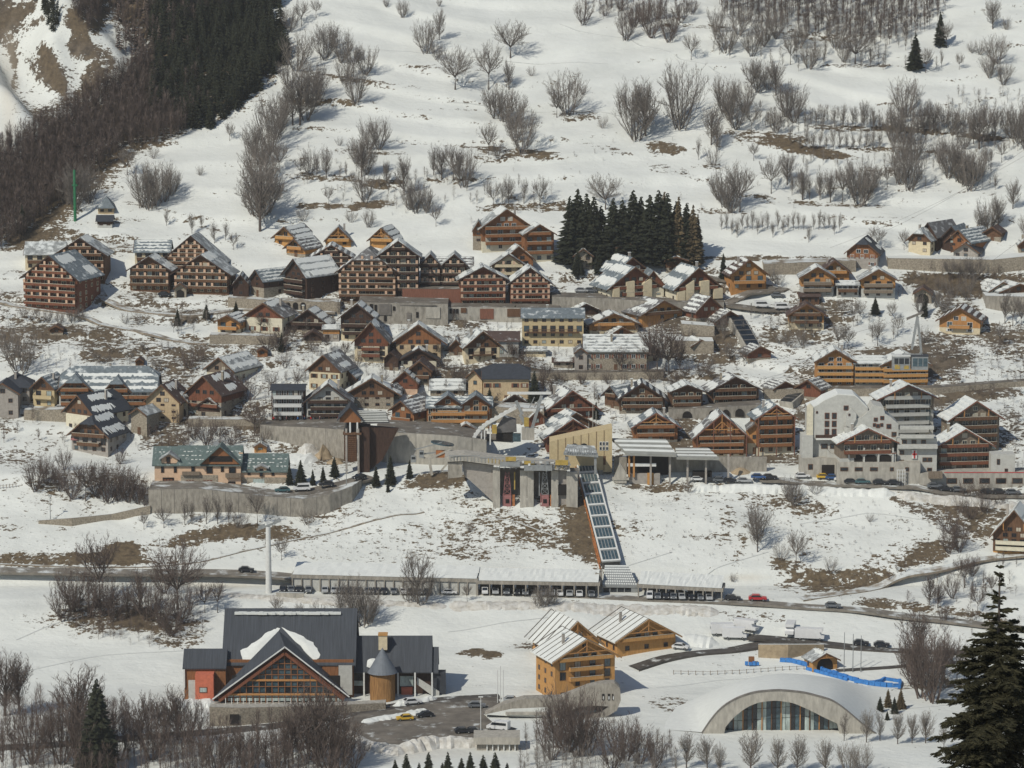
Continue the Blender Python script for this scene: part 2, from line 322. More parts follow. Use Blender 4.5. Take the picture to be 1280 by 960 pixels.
vill = sst(330, 352, PV) * (1 - sst(575, 600, PV))
bare += vill * (.25 + .5 * np.clip(vnoise(GX, GY, 12, 23) * 2 + .15, -.4, 1)); rocky += vill * .45
low = sst(585, 600, PV) * (1 - sst(700, 712, PV))
bare += low * (.26 + .2 * vnoise(GX, GY, 16, 24))
fz = tz_ - np.floor(tz_); bare += sst(1150, 1180, GY) * sst(-150, -110, GX) * .42 * np.clip(1 - np.abs(fz - .12) / .12, 0, 1) * np.clip(vnoise(GX, GY, 30, 25) * 3 + .5, 0, 1)
lower = sst(722, 740, PV) * (1 - sst(850, 880, PV)); bare += lower * np.clip(vnoise(GX, GY, 20, 26) * .5, 0, .3)
rockf = sst(-100, -150, GX + (1250 - GY) * .55) * sst(1225, 1260, GY); bare += rockf * (.12 + np.clip(vnoise(GX * 1.0 + GY * .6, GY * .45, 9, 27) * 1.3, -.3, .6)); rocky = np.maximum(rocky, rockf * .8)
jit = vnoise(GX, GY, 5, 30) * 9 + vnoise(GX, GY, 2.2, 31) * 5
for (u, v, a, b_, tl, am, rk) in PATCH:
    cu, sn = math.cos(R(tl)), math.sin(R(tl)); du = PU - u; dv = PV - v
    p = (du * cu + dv * sn) / a; q = (-du * sn + dv * cu) / b_
    r_ = np.sqrt(p * p + q * q) + jit / max(b_ * 2.2, 9)
    k = np.clip((1.25 - r_) / .55, 0, 1)
    bare = np.maximum(bare, k * am * .66 + bare * (1 - k * .6)); rocky = np.where(k > .25, np.maximum(rocky * (1 - k), rk * k), rocky)
# rock face: bare ribs; the steeper terraces show a thin dark edge
slope = np.gradient(GZ, axis=0) / np.gradient(ys)[:, None]
bare += np.clip(slope - .95, 0, .5) * .9 * (PV < 330) + np.clip(slope - .62, 0, .5) * .8 * vill
dirt = np.zeros_like(GX)
for (u, v, a, b_) in [(400, 747, 120, 5), (270, 733, 60, 6), (655, 752, 60, 7), (850, 737, 60, 5), (590, 742, 90, 4), (930, 722, 30, 6), (580, 712, 90, 4), (1100, 612, 60, 5), (10, 130, 14, 90), (500, 940, 110, 14), (730, 740, 60, 4)]:
    dirt = np.maximum(dirt, np.clip(1.2 - np.sqrt(((PU - u) / a) ** 2 + ((PV - v) / b_) ** 2) + jit * .04, 0, 1) * .45)
me = bpy.data.meshes.new('hillside'); nx, ny = len(xs), len(ys)
me.vertices.add(nx * ny); me.vertices.foreach_set('co', np.stack([GX, GY, GZ], -1).astype(np.float32).ravel())
ii = np.arange(nx * ny).reshape(ny, nx)
quads = np.stack([ii[:-1, :-1], ii[:-1, 1:], ii[1:, 1:], ii[1:, :-1]], -1).reshape(-1, 4)
me.loops.add(quads.size); me.loops.foreach_set('vertex_index', quads.ravel().astype(np.int32))
me.polygons.add(len(quads)); me.polygons.foreach_set('loop_start', np.arange(0, quads.size, 4, dtype=np.int32)); me.polygons.foreach_set('loop_total', np.full(len(quads), 4, np.int32))
me.polygons.foreach_set('use_smooth', np.ones(len(quads), bool))
ca = me.attributes.new('ground', 'FLOAT_COLOR', 'POINT')
ca.data.foreach_set('color', np.stack([bare, np.clip(rocky, 0, 1), np.clip(dirt, 0, 1), np.ones_like(bare)], -1).astype(np.float32).ravel())
me.update(); me.materials.append(MATS['hillside'])
link('hillside', me, kind='structure', label='snowy mountainside with brown grass banks falling to the valley floor')
# ---------------------------------------------------------------- houses
MESH = {}
def shared(key, fn):
    if key not in MESH: MESH[key] = fn()
    return MESH[key]
def win_mesh(w, h, m):
    def f():
        b = MB(); t = .09
        b.box(-w/2, -w/2 + t, -.07, .02, 0, h).box(w/2 - t, w/2, -.07, .02, 0, h).box(-w/2 + t, w/2 - t, -.07, .02, h - t, h).box(-w/2 + t, w/2 - t, -.07, .02, 0, t)
        b.box(-.03, .03, -.06, .02, t, h - t)
        return b.mesh('window', m)
    return shared(('win', w, h, m), f)
def pane_mesh(w, h, m):
    return shared(('pane', w, h, m), lambda: MB().box(-w/2 + .085, w/2 - .085, -.04, 0, .085, h - .085).mesh('pane', m))
def shut_mesh(w, h, m):
    return shared(('shut', w, h, m), lambda: MB().box(-.22, .22, -.1, -.02, 0, h).mesh('shutter', m))
def window(root, x, y, z, w, h, fm='white_metal', pm='glass', rz=0, shut=None, name='window'):
    w = round(w * 5) / 5; h = round(h * 5) / 5
    o = link(name, win_mesh(w, h, fm), root, (x, y, z), rz)
    link('pane', pane_mesh(w, h, pm), o)
    if shut:
        for sx in (-1, 1): link('shutter', shut_mesh(w, h, shut), o, (sx * (w/2 + .24), 0, 0))
    return o
def slab(b, poly, t, mi=0):
    n = len(poly); top = [Vector(p) for p in poly]; bot = [p - Vector((0, 0, t)) for p in top]
    b.add(top + bot, [tuple(range(n)), tuple(range(2 * n - 1, n - 1, -1))] + [(i, (i + 1) % n, n + (i + 1) % n, n + i) for i in range(n)], mi)
def balcony(root, x0, x1, z, d=1.2, m='wood_brown', rail='board', y=0, hh=.8):
    b = MB(); b.box(x0, x1, y - d, y - .02, z - .2, z); o = b.build('balcony', m, root)
    r = MB()
    if rail == 'board':
        r.box(x0, x1, y - d - .06, y - d + .02, z - .1, z + hh); r.box(x0 - .03, x0 + .05, y - d + .02, y - .05, z - .1, z + .9); r.box(x1 - .05, x1 + .03, y - d + .02, y - .05, z - .1, z + .9)
        r.box(x0 - .05, x1 + .05, y - d - .1, y - d + .06, z + hh, z + hh + .12, 1)
    else:
        r.box(x0, x1, y - d - .04, y - d + .02, z + .88, z + .98); r.box(x0, x1, y - d - .04, y - d + .02, z + .1, z + .2)
        n = max(2, int((x1 - x0) / .35))
        for i in range(n + 1):
            xx = x0 + (x1 - x0) * i / n; r.box(xx - .05, xx + .05, y - d - .03, y - d + .01, z + .2, z + .88)
    r.build('railing', [m, 'curtain' if m.startswith('wood') else m], o)
    return o
def roof_parts(root, W, Lg, z_e, z_p, ov_f, ov_b, hip, hipb, m, snow, T, seed, fascia='wood_dark', t=.24, g_ov=0, snow_sides=(1, -1)):
    """gable roof in (g along the gable, l along the ridge); W = full roof width, eaves at z_e, ridge at z_p"""
    rg = random.Random(seed); h = W / 2; sl = (z_p - z_e) / h
    l0, l1 = -ov_f, Lg + ov_b
    b = MB(); k0 = hip; k1 = hipb
    for s in (1, -1):
        if k0 > 0: c0 = [(s * h * k0, l0, z_p - sl * h * k0), (0, l0 + h * k0 * 1.1, z_p)]
        else: c0 = [(0, l0, z_p)]
        if k1 > 0: c1 = [(0, l1 - h * k1 * 1.1, z_p), (s * h * k1, l1, z_p - sl * h * k1)]
        else: c1 = [(0, l1, z_p)]
        slab(b, [T(*p) for p in ([(s * h, l0, z_e)] + c0 + c1 + [(s * h, l1, z_e)])], t)
    for kk, le, sg in ((k0, l0, 1), (k1, l1, -1)):
        if kk > 0:
            zz = z_p - sl * h * kk
            slab(b, [T(-h * kk, le - sg * .15, zz - .05), T(h * kk, le - sg * .15, zz - .05), T(0, le + sg * h * kk * 1.1, z_p + .02)], t * .8)
    ro = b.build('roof', m, root)
    for le, kk in ((l0, k0),):
        off = -.05
        for s in (1, -1):
            a = (s * h * 1.005, z_e); c = (s * h * kk, z_p - sl * h * kk); f = MB()
            f.add([T(a[0], le + off, a[1] + .03), T(c[0], le + off, c[1] + .03), T(c[0], le + off, c[1] - .42), T(a[0], le + off, a[1] - .36),
                   T(a[0], le - off, a[1] + .03), T(c[0], le - off, c[1] + .03), T(c[0], le - off, c[1] - .42), T(a[0], le - off, a[1] - .36)],
                  [(0, 1, 2, 3), (7, 6, 5, 4), (0, 4, 5, 1), (1, 5, 6, 2), (2, 6, 7, 3), (3, 7, 4, 0)])
            f.build('bargeboard', fascia, root)
    if snow and snow != 'none':
        sb = MB(); n = max(6, int((l1 - l0) / .55))
        rows = {'strips': 4, 'many': 6, 'full': 3, 'patch': 2, 'cap': 1, 'big': 2}[snow]
        slen = h * math.sqrt(1 + sl * sl); rows = max(1, min(rows, int(slen / 1.1)))
        for s in snow_sides:
            for r in range(rows):
                if snow == 'full': t0, t1 = (r + .06) / rows, (r + .9) / rows
                elif snow == 'cap': t0, t1 = .0, .35
                elif snow == 'big': t0, t1 = (.05, .38) if r == 0 else (.55, .9)
                else: t0 = (r + .12) / rows; t1 = (r + (.72 if snow != 'patch' else .8)) / rows
                if k0 > 0 and t1 < k0: continue
                lo = l0 + .15 + (h * k0 * 1.1 * (1 - t0 / max(k0, .01)) if k0 > t0 else 0) + rg.random() * .6; hi = l1 - .15 - (h * k1 * 1.1 * (1 - t0 / max(k1, .01)) if k1 > t0 else 0) - rg.random() * .6
                if hi - lo < 1: continue
                if snow == 'patch':
                    ln = (hi - lo) * rg.uniform(.3, .7); lo += rg.random() * (hi - lo - ln); hi = lo + ln
                run = []; tt0 = t0; tt1 = t1
                for i in range(n + 1):
                    ll = lo + (hi - lo) * i / n
                    j = .25 / slen if rows > 2 else .55 / slen
                    edge = 0 if 1 < i < n - 1 else (t1 - t0) * (.3 if 0 < i < n else .46)
                    a0 = t0 + rg.uniform(0, j) + edge; a1 = t1 - rg.uniform(0, j * (1.6 if snow != 'full' else 1)) - edge
                    if rg.random() < (.10 if snow != 'full' else .02) and 2 < i < n - 2: a1 = a0 + (a1 - a0) * rg.uniform(0, .5)
                    run.append((ll, max(a0, .01), max(min(a1, .99), a0 + .01)))
                dz = .16 if snow in ('full', 'big', 'cap') else .11
                P = lambda tt, ll, dd: T(s * h * tt, ll, z_p - sl * h * tt + dd)
                vs = []
                for ll, a0, a1 in run: vs += [P(a0, ll, dz), P(a1, ll, dz), P(a0, ll, -.02), P(a1, ll, -.02)]
                fs = [(0, 1, 3, 2)]
                for i in range(n):
                    o = i * 4; fs += [(o, o + 4, o + 5, o + 1), (o + 1, o + 5, o + 7, o + 3), (o, o + 2, o + 6, o + 4)]
                o = n * 4; fs.append((o, o + 2, o + 3, o + 1))
                sb.add(vs, fs)
        if sb.v: sb.build('roof_snow', 'snow_mat', ro)
    return ro
_hs = [0]
def house(label, L, Rr, B, E, P, yaw=0, dep=10, wall='cream', bf=.45, wood='wood_brown', roof='roof_grey', snow='strips', bays=3, fl=None, balc=(1,), bw=.86,
          rail=None, hip=0, hipb=0, axis='y', pane='glass', frame='wood_brown', shut=None, posts=False, trim=None, chim=True, name='chalet', cat='chalet', gwin=1, side=1, arches=0, ov=None, brace=False, found=5, truss=False, ww=1.0, group=None, fins=None, doors=True, floorh=2.75, bd=1.25):
    _hs[0] += 1; rg = random.Random(_hs[0] * 13 + 5)
    p = at((L + Rr) / 2, B); s = ppm(p) * .988
    if axis == 'y' and dep and abs(yaw) < 27 and dep > 8: dep *= .62 if abs(yaw) < 13 else .85
    root = empty(name, p, -R(yaw), label=label, cat=cat, group=group)
    hE = (B - E) / s
    if axis == 'y':
        Wr = (Rr - L) / s / math.cos(R(yaw)); hP = (B - P) / s; Lg = dep
        o_ = ov if ov is not None else min(1.3, .075 * Wr); W = Wr - 2 * o_; T = lambda g, l, z: (g, l, z)
        sl = (hP - hE) / (Wr / 2); hw = hE + sl * o_ - .12
        front_w = W; D = dep
    else:
        X = (Rr - L) / s / math.cos(R(yaw)); o_ = ov if ov is not None else .7
        half = ((E - P) / s) / .74 + .0
        if dep: half = dep / 2 + o_
        hP = hE + max(.8, (E - P) / s - half * .15)
        Wr = half * 2; Lg = X - 1.0; W = Wr - 2 * o_; sl = (hP - hE) / half; hw = hE + sl * o_ - .12
        T = lambda g, l, z: (l - Lg / 2, g + W / 2, z)
        front_w = Lg; D = W
    # masonry walls and timber walls
    hs = max(.4, min(bf * hE, hw)) if wood else None
    FW = front_w
    if wood is None or bf > 0:
        m1 = MB()
        top = hw if wood is None else hs
        m1.box(-FW/2, FW/2, 0, D, -found, top)
        if wood is None:
            pr = [T(-W/2, 0, hw - .01), T(W/2, 0, hw - .01), T(0, 0, hP - .15)]
            if hip: pr = [T(-W/2, 0, hw - .01), T(W/2, 0, hw - .01), T(W/2 * hip, 0, hP - sl * W/2 * hip - .15), T(-W/2 * hip, 0, hP - sl * W/2 * hip - .15)]
            v0 = Vector(T(0, 0, 0)); v1 = Vector(T(0, Lg, 0)); m1.prism(pr, v1 - v0)
        m1.build('wall', wall, root)
    if wood:
        m2 = MB(); e = .06; zb = hs if bf > 0 else -found
        hh = W/2 + e
        k = hip
        pts = [T(-hh, -e, zb), T(hh, -e, zb), T(hh, -e, hw - sl * e)]
        if k: pts += [T(hh * k, -e, hP - sl * hh * k - .14), T(-hh * k, -e, hP - sl * hh * k - .14)]
        else: pts += [T(0, -e, hP - .14)]
        pts += [T(-hh, -e, hw - sl * e)]
        v0 = Vector(T(0, 0, 0)); v1 = Vector(T(0, Lg + 2 * e, 0)); m2.prism(pts, v1 - v0); m2.build('timber_wall', wood, root)
    of = min(1.6, max(.7, bd + .1 if balc and axis == 'y' else 1.0))
    if axis == 'x': of = .5
    roof_parts(root, Wr, Lg, hE, hP, of, .5 if axis == 'x' else .8, hip, hipb, roof, snow, T, _hs[0], fascia=trim or (wood if wood in ('wood_dark', 'wood_brown') else 'wood_brown'))
    # floors, windows, balconies
    nf = fl or max(1, int(round(hE / floorh))); fh = hE / nf; fy = -.07 if wood else -.01
    nfl = list(range(nf))
    for i in nfl:
        z = i * fh; hasb = i in balc or (i - nf) in balc
        timber = wood and z + 1 > hs
        yy = -.08 if timber else -.01
        bwid = front_w / bays
        wh = 2.0 if hasb else 1.3; zo = .1 if hasb else .85
        wh = min(wh, fh - zo - .3)
        for k in range(bays):
            x = -front_w/2 + bwid * (k + .5)
            w_ = min(bwid * .62, 1.5 * ww) if hasb else min(bwid * .5, 1.15 * ww)
            if arches and i == 0:
                continue
            if not hasb and rg.random() < .1: continue
            if i == 0 and doors and k == bays // 2 and not hasb and wall in ('cream', 'tan_render', 'stone') and fh > 2.3:
                d_ = MB().box(x - .5, x + .5, yy - .07, yy, 0, 2.05).build('door', 'wood_brown', root); MB().box(x + .3, x + .36, yy - .12, yy - .07, .95, 1.1).build('handle', 'grey_metal', d_); continue
            window(root, x, yy, z + zo, w_, wh, frame, pane if pane != 'glass' or rg.random() < .72 else rg.choice(['curtain', 'lit_glass', 'blue_glass']), 0, shut if not hasb else None)
        if hasb and i > 0 or (hasb and -1 in balc and False):
            xb = front_w/2 * bw; balcony(root, -xb, xb, z, bd, rail if rail in MATS else (wood or 'wood_brown'), 'bars' if rail == 'bars' else 'board', yy, .62 if fins else .8)
        if fins and i > 0:
            for k in range(bays + 1):
                x = max(min(-front_w/2 + bwid * k, front_w/2 - .4), -front_w/2 + .4)
                zt = z + fh * .55
                if rg.random() < .66: link('partition', shared(('fin', fins), lambda: MB().box(-.34, .34, -.1, -.02, .68, 1.7).mesh('partition', fins)), root, (x, yy - bd, z))
    if arches:
        for k in range(arches):
            x = -front_w/2 + front_w / arches * (k + .5); w_ = front_w / arches * .33; a = MB()
            pts = [(x - w_, -.09, 0), (x + w_, -.09, 0)] + [(x + w_ * math.cos(t_), -.09, min(fh * .5, 1.3) + w_ * .9 * math.sin(t_)) for t_ in np.linspace(0, math.pi, 7)]
            a.prism(pts, (0, .06, 0)); a.build('arched_opening', 'dark', root)
    if axis == 'y':
        zz = nf * fh; half_at = lambda z_: (hP - z_) / sl; yy = -.08 if wood else -.01; j = 0; bwid = front_w / bays
        while gwin and hP - zz > 2.2:
            hb = half_at(zz + 1.9)
            if hb < .8: break
            full = bool(fins) or (j == 0 and balc and (nf in balc or gwin == 2))
            ng = max(1, int(hb * 2 / (bwid if fins else 2.5)))
            if not fins: ng = min(ng, 3)
            for k in range(ng):
                x = (k - (ng - 1) / 2) * (min(bwid, 3.2) if fins else min(2.3, hb * 2 / ng))
                window(root, x, yy, zz + .1, min(1.4, hb * 1.2 / ng + .3), min(1.9, fh * .7) if full else 1.2, frame, pane if rg.random() < .75 else 'curtain')
            if full:
                xb = min(half_at(zz + .9) - .3, W/2 * .9); balcony(root, -xb, xb, zz, bd * .85, rail if rail in MATS else (wood or 'wood_brown'), 'board', yy, .62 if fins else .8)
                if fins:
                    for k in range(ng + 1):
                        x = (k - ng / 2) * min(bwid, 3.2)
                        if abs(x) < xb - .4: link('partition', shared(('fin', fins), lambda: MB().box(-.34, .34, -.1, -.02, .68, 1.7).mesh('partition', fins)), root, (x, yy - bd * .85, zz))
            if not fins and j > 0: break
            zz += fh; j += 1
    if posts:
        b = MB(); nb = bays if posts is True else posts
        for k in range(nb + 1):
            x = -front_w/2 + front_w * k / nb
            x = max(min(x, front_w/2 - .1), -front_w/2 + .1)
            top = (hP - abs(x) * sl - .3) if axis == 'y' else hw
            MB().box(x - .13, x + .13, -bd - .12, -bd + .1, -.3, top).build('post', posts if isinstance(posts, str) else (trim or 'wood_dark'), root)
    if brace and axis == 'y':
        b = MB()
        for s_ in (1, -1):
            xx = W/2 * .5; zt = hP - xx * sl - .3
            b.bar((s_ * xx, -of + .12, zt), (s_ * xx, -of + .12, zt - 1.9), .22)
            b.bar((s_ * xx, -.1, zt - 2.4), (s_ * xx, -of + .1, zt - 1.0), .18)
        b.build('brace', brace if isinstance(brace, str) else 'wood_orange', root)
    if truss and axis == 'y':
        b = MB(); tz = hP - (hP - hE) * .62; tw = (hP - tz) / sl * .93
        b.bar((-tw, -of + .1, tz), (tw, -of + .1, tz), .24); b.bar((0, -of + .1, tz), (0, -of + .1, hP - .3), .22)
        b.bar((-tw * .5, -of + .1, tz), (0, -of + .1, tz + (hP - tz) * .5), .16); b.bar((tw * .5, -of + .1, tz), (0, -of + .1, tz + (hP - tz) * .5), .16)
        b.build('truss', truss if isinstance(truss, str) else 'wood_orange', root)
    if side and (abs(yaw) > 8) and D > 3 and axis == 'y':
        sg = 1 if yaw > 0 else -1
        nw = max(1, int(D / 3.4))
        for i in range(nf):
            for k in range(nw):
                if rg.random() < .15: continue
                z = i * fh; timber = wood and z + 1 > hs
                window(root, sg * (W/2 + (.08 if timber else .01)), D * (k + .5) / nw, z + .85, 1.0, 1.2, frame, pane, R(90) * sg)
    if chim and (name != 'chalet' or _hs[0] % 3 != 0):
        g_ = (.45 if rg.random() < .5 else -.45) * W/2; l_ = Lg * rg.uniform(.4, .7); q = T(g_, l_, 0); zt = hP - abs(g_) * sl
        c = MB().box(q[0] - .3, q[0] + .3, q[1] - .3, q[1] + .3, zt - .6, hP + .45).build('chimney', 'grey_render' if wall != 'stone' else 'stone', root)
        MB().box(q[0] - .4, q[0] + .4, q[1] - .4, q[1] + .4, hP + .45, hP + .6).build('chimney_cap', 'snow_mat', c)
    root['_'] = 0; del root['_']
    return root, dict(s=s, W=W, hE=hE, hP=hP, D=D, FW=front_w, T=T, p=p)

RES = dict(wall='salmon', bf=0, wood='wood_red', roof='roof_grey', posts=False, frame='cream', trim='wood_dark', name='residence', cat='apartment block', chim=False, floorh=2.6, fins='salmon')
def residence(label, L, Rr, B, E, P, bays, n, **kw):
    d = dict(RES); d.update(kw); return house(label, L, Rr, B, E, P, bays=bays, fl=n, balc=tuple(range(1, n + 1)), bw=.99, gwin=2, **d)

# --- upper left
residence('wide dark red apartment block with red balconies, nearest at the far left', 26, 103, 388, 349, 319, 6, 5, yaw=22, dep=17, snow='patch', roof='roof_blue')
residence('dark brown gabled apartment block just behind and right of the far left red block', 67, 136, 353, 319, 297, 6, 4, yaw=6, dep=14, wood='wood_brown', snow='cap', roof='roof_pale')
house('low cream wing with long pale roof left of the dark gabled block at far left', 30, 82, 338, 318, 301, axis='x', dep=8, wall='cream', wood=None, bays=4, roof='roof_pale', snow='none', balc=(1,), name='house', cat='house', rail='wood_brown', chim=False)
residence('dark brown apartment block behind the twin gables, third from the left edge', 199, 281, 345, 329, 294, 7, 3, yaw=8, dep=14, wood='wood_brown', snow='none', roof='roof_pale')
house('cream wing with long blue grey roof behind the left one of the twin gabled blocks', 167, 214, 334, 315, 299, axis='x', dep=8, wall='cream', wood=None, bays=4, roof='roof_blue', snow='strips', name='house', cat='house', chim=False)
residence('left one of the twin brown gabled apartment blocks with valley roof between them', 159, 216, 365, 338, 320, 5, 3, yaw=6, dep=13, wood='wood_brown', snow='big', roof='roof_pale')
residence('right one of the twin brown gabled apartment blocks, beside the stone porch', 214, 291, 368, 343, 318, 7, 3, yaw=10, dep=14, wood='wood_brown', snow='cap', roof='roof_pale')
house('small stone porch with arched door between the twin brown apartment blocks', 217, 234, 372, 360, 353, dep=3, wall='stone', wood=None, bays=1, balc=(), roof='roof_grey', snow='none', name='porch', cat='porch', chim=False, arches=1)
house('little pyramid roofed stone chapel above the left apartment blocks beside the green pylon', 121, 144, 268, 260, 246, dep=5, wall='tan_render', wood=None, bays=2, fl=1, balc=(), roof='roof_blue', snow='none', hip=.95, hipb=.95, name='chapel', cat='chapel', chim=False, gwin=0)
house('low grey lift hut just below the little pyramid roofed chapel', 120, 142, 285, 276, 268, axis='x', dep=4, wall='white_render', wood='wood_dark', bf=.5, bays=2, fl=1, balc=(), roof='roof_slate', snow='none', name='hut', cat='hut', chim=False)
house('tiny brown garden shed below the far left red block', 61, 80, 419, 411, 406, dep=3, wall='stone', wood='wood_brown', bf=.4, bays=1, fl=1, balc=(), roof='roof_brown', snow='none', name='shed', cat='shed', chim=False)
house('back one of the two linked bright orange chalets on the upper edge of the village', 341, 374, 309, 298, 283, yaw=28, dep=10, wall='wood_orange', bf=0, wood='wood_honey', bays=2, fl=1, balc=(1,), roof='roof_grey', snow='full', frame='wood_orange', chim=True, gwin=2)
house('front one of the two linked bright orange chalets on the upper edge of the village', 356, 384, 321, 311, 298, yaw=32, dep=9, wall='stone', bf=.4, wood='wood_orange', bays=1, fl=1, balc=(1,), roof='roof_grey', snow='strips', chim=False)
house('small orange chalet with king post gable, left of the two above the long residences', 405, 441, 309, 301, 283, dep=9, wall='wood_orange', bf=0, wood='wood_honey', bays=2, fl=1, balc=(1,), roof='roof_pale', snow='none', truss=True)
house('small orange chalet right of the two above the long residences, roof falling right', 460, 496, 311, 301, 284, yaw=16, dep=10, wall='wood_orange', bf=0, wood='wood_honey', bays=2, fl=1, balc=(1,), roof='roof_grey', snow='full', truss=True)
residence('dark gabled apartment block with salmon windows behind the widest five storey block', 386, 443, 352, 323, 306, 4, 4, dep=14, wood='wood_dark', snow='strips', roof='roof_grey')
house('stone fronted chalet with snow striped roof running right, left of the dark pink winged chalet', 312, 332, 371, 351, 337, yaw=48, dep=12, wall='stone', bf=.6, wood='wood_dark', bays=1, fl=2, balc=(), roof='roof_blue', snow='strips', chim=False)
house('dark chalet with snow covered roof and pink side wing above a row of arches', 354, 387, 374, 345, 323, yaw=44, dep=13, wall='salmon', bf=.0, wood='wood_dark', bays=3, fl=4, balc=(1, 2, 3), roof='roof_pale', snow='full', chim=True)
residence('widest apartment block in the centre left, five storeys of salmon balconies under a clipped gable', 419, 500, 377, 341, 312, 6, 5, yaw=4, dep=15, wood='wood_brown', hip=.42, snow='strips', roof='roof_grey')
residence('tall dark gabled block right behind the widest salmon balcony block', 469, 527, 372, 322, 301, 4, 5, dep=14, wood='wood_dark', snow='cap', roof='roof_pale')
residence('long dark balcony wing joining the central residences, roof ridge running right', 525, 592, 364, 334, 320, 8, 3, axis='x', dep=9, wood='wood_dark', snow='strips', roof='roof_grey')
residence('left one of two small gables on the long dark balcony wing', 524, 552, 366, 332, 317, 2, 3, dep=8, wood='wood_dark', snow='none', roof='roof_pale')
residence('right one of two small gables on the long dark balcony wing', 551, 585, 366, 332, 317, 3, 3, dep=8, wood='wood_dark', snow='none', roof='roof_pale')
residence('left half of the wide double gabled residence with red balconies, centre of the village', 571, 636, 382, 350, 333, 6, 4, yaw=-4, dep=14, wood='wood_red', snow='big', roof='roof_pale')
residence('right half of the wide double gabled residence with red balconies, centre of the village', 634, 691, 382, 355, 334, 6, 4, yaw=-4, dep=14, wood='wood_red', snow='big', roof='roof_pale')
residence('cream faced gable standing behind the double gabled red residence', 612, 660, 352, 333, 317, 3, 2, dep=12, wood='cream', wall='cream', snow='cap', roof='roof_pale', frame='wood_brown')
house('orange gabled chalet behind the double gabled red residence, under the top chalets', 627, 669, 343, 325, 307, yaw=-8, dep=10, wall='wood_rust', bf=0, wood='wood_rust', bays=2, fl=2, balc=(1,), roof='roof_pale', snow='big')
house('large russet chalet with three balcony floors, highest in the village centre', 598, 668, 314, 286, 261, yaw=-10, dep=15, wall='pale_cream', bf=.45, wood='wood_rust', bays=4, fl=3, balc=(1, 2, 3), roof='roof_pale', snow='cap', frame='white_metal', gwin=2, trim='wood_brown')
house('narrow stone fronted wing on the left side of the highest russet chalet', 590, 606, 313, 289, 276, dep=9, wall='stone', bf=.75, wood='wood_rust', bays=1, fl=3, balc=(), roof='roof_pale', snow='none', chim=False)
house('smaller russet chalet stepping down right of the highest one', 653, 695, 328, 293, 280, yaw=-10, dep=12, wall='pale_cream', bf=.3, wood='wood_rust', bays=3, fl=3, balc=(1, 2), roof='roof_pale', snow='cap', gwin=2)
# --- upper centre, right
house('dark gabled house at the left foot of the spruce clump', 711, 741, 326, 308, 297, dep=9, wall='stone', bf=.4, wood='wood_dark', bays=2, balc=(), roof='roof_slate', snow='cap')
house('small stone cottage in front of the dark house at the foot of the spruces', 716, 742, 337, 320, 310, dep=7, wall='stone', wood=None, bays=2, balc=(), roof='roof_pale', snow='cap')
house('brown stone house with wide low gable under the middle of the spruce clump', 766, 814, 332, 310, 304, dep=9, wall='stone', bf=.6, wood='wood_grey', bays=3, balc=(), roof='roof_pale', snow='full')
house('small timber and stone chalet at the right foot of the spruce clump', 830, 861, 341, 325, 320, dep=8, wall='stone', bf=.4, wood='wood_brown', bays=2, balc=(1,), roof='roof_grey', snow='cap')
house('rear one of the cream and dark red chalets with blue snowy roof', 765, 812, 357, 341, 321, yaw=-24, dep=13, wall='pale_cream', bf=.0, wood='wood_red', bays=2, fl=1, balc=(1,), roof='roof_blue', snow='big', frame='white_metal')
house('cream chalet with dark red gable and blue snowy left roof, biggest of the three alike', 757, 827, 376, 360, 333, yaw=-22, dep=14, wall='pale_cream', bf=.95, wood='wood_red', bays=4, fl=2, balc=(1,), bw=.5, roof='roof_blue', snow='big', frame='wood_dark', gwin=2)
house('narrow stepped right wing of the biggest cream and dark red chalet', 800, 832, 372, 358, 338, yaw=-10, dep=12, wall='pale_cream', bf=.9, wood='wood_red', bays=2, fl=2, balc=(), roof='roof_blue', snow='none', chim=False)
house('cream chalet with dark red gable standing alone right of its twin', 840, 903, 378, 361, 334, yaw=-20, dep=14, wall='pale_cream', bf=.9, wood='wood_red', bays=4, fl=2, balc=(1,), bw=.5, roof='roof_blue', snow='big', frame='wood_dark', gwin=2)
house('timber chalet with patchy snow roof falling left and carved orange gable under the cream chalets', 798, 857, 402, 392, 375, yaw=-28, dep=10, wall='wood_brown', bf=.0, wood='wood_orange', bays=3, fl=1, balc=(1,), roof='roof_grey', snow='patch', rail='wood_brown', gwin=2)
house('orange chalet standing alone below the sapling rows, snow strip on left roof', 910, 961, 363, 344, 324, yaw=-12, dep=12, wall='wood_orange', bf=0, wood='wood_orange', bays=3, fl=2, balc=(1,), roof='roof_brown', snow='strips', frame='wood_brown')
house('back gable of the orange chalet pair above the white terrace balconies', 1022, 1064, 356, 341, 325, dep=10, wall='wood_orange', bf=0, wood='wood_orange', bays=2, fl=1, balc=(1,), roof='roof_brown', snow='none')
house('left front orange gable above the long white terrace balconies', 998, 1045, 372, 347, 333, dep=12, wall='white_render', bf=.55, wood='wood_orange', bays=3, fl=3, balc=(1, 2), rail='wood_grey', roof='roof_pale', snow='cap')
house('right orange gable above the long white terrace balconies', 1073, 1122, 373, 350, 336, dep=12, wall='white_render', bf=.55, wood='wood_orange', bays=3, fl=3, balc=(1, 2), rail='wood_grey', roof='roof_pale', snow='cap')
house('low white terrace wing with two dark balcony lines between the orange gables', 1044, 1075, 372, 356, 350, axis='x', dep=6, wall='white_render', wood=None, bays=4, fl=2, balc=(1,), roof='roof_pale', snow='full', chim=False, name='house', cat='house')
house('old farmhouse with grey clipped roof, orange loft and white ground floors', 1056, 1099, 336, 317, 298, yaw=14, dep=11, wall='grey_render', bf=.75, wood='wood_rust', bays=3, fl=2, balc=(), hip=.35, roof='roof_slate', snow='patch', shut='red_panel', frame='white_metal')
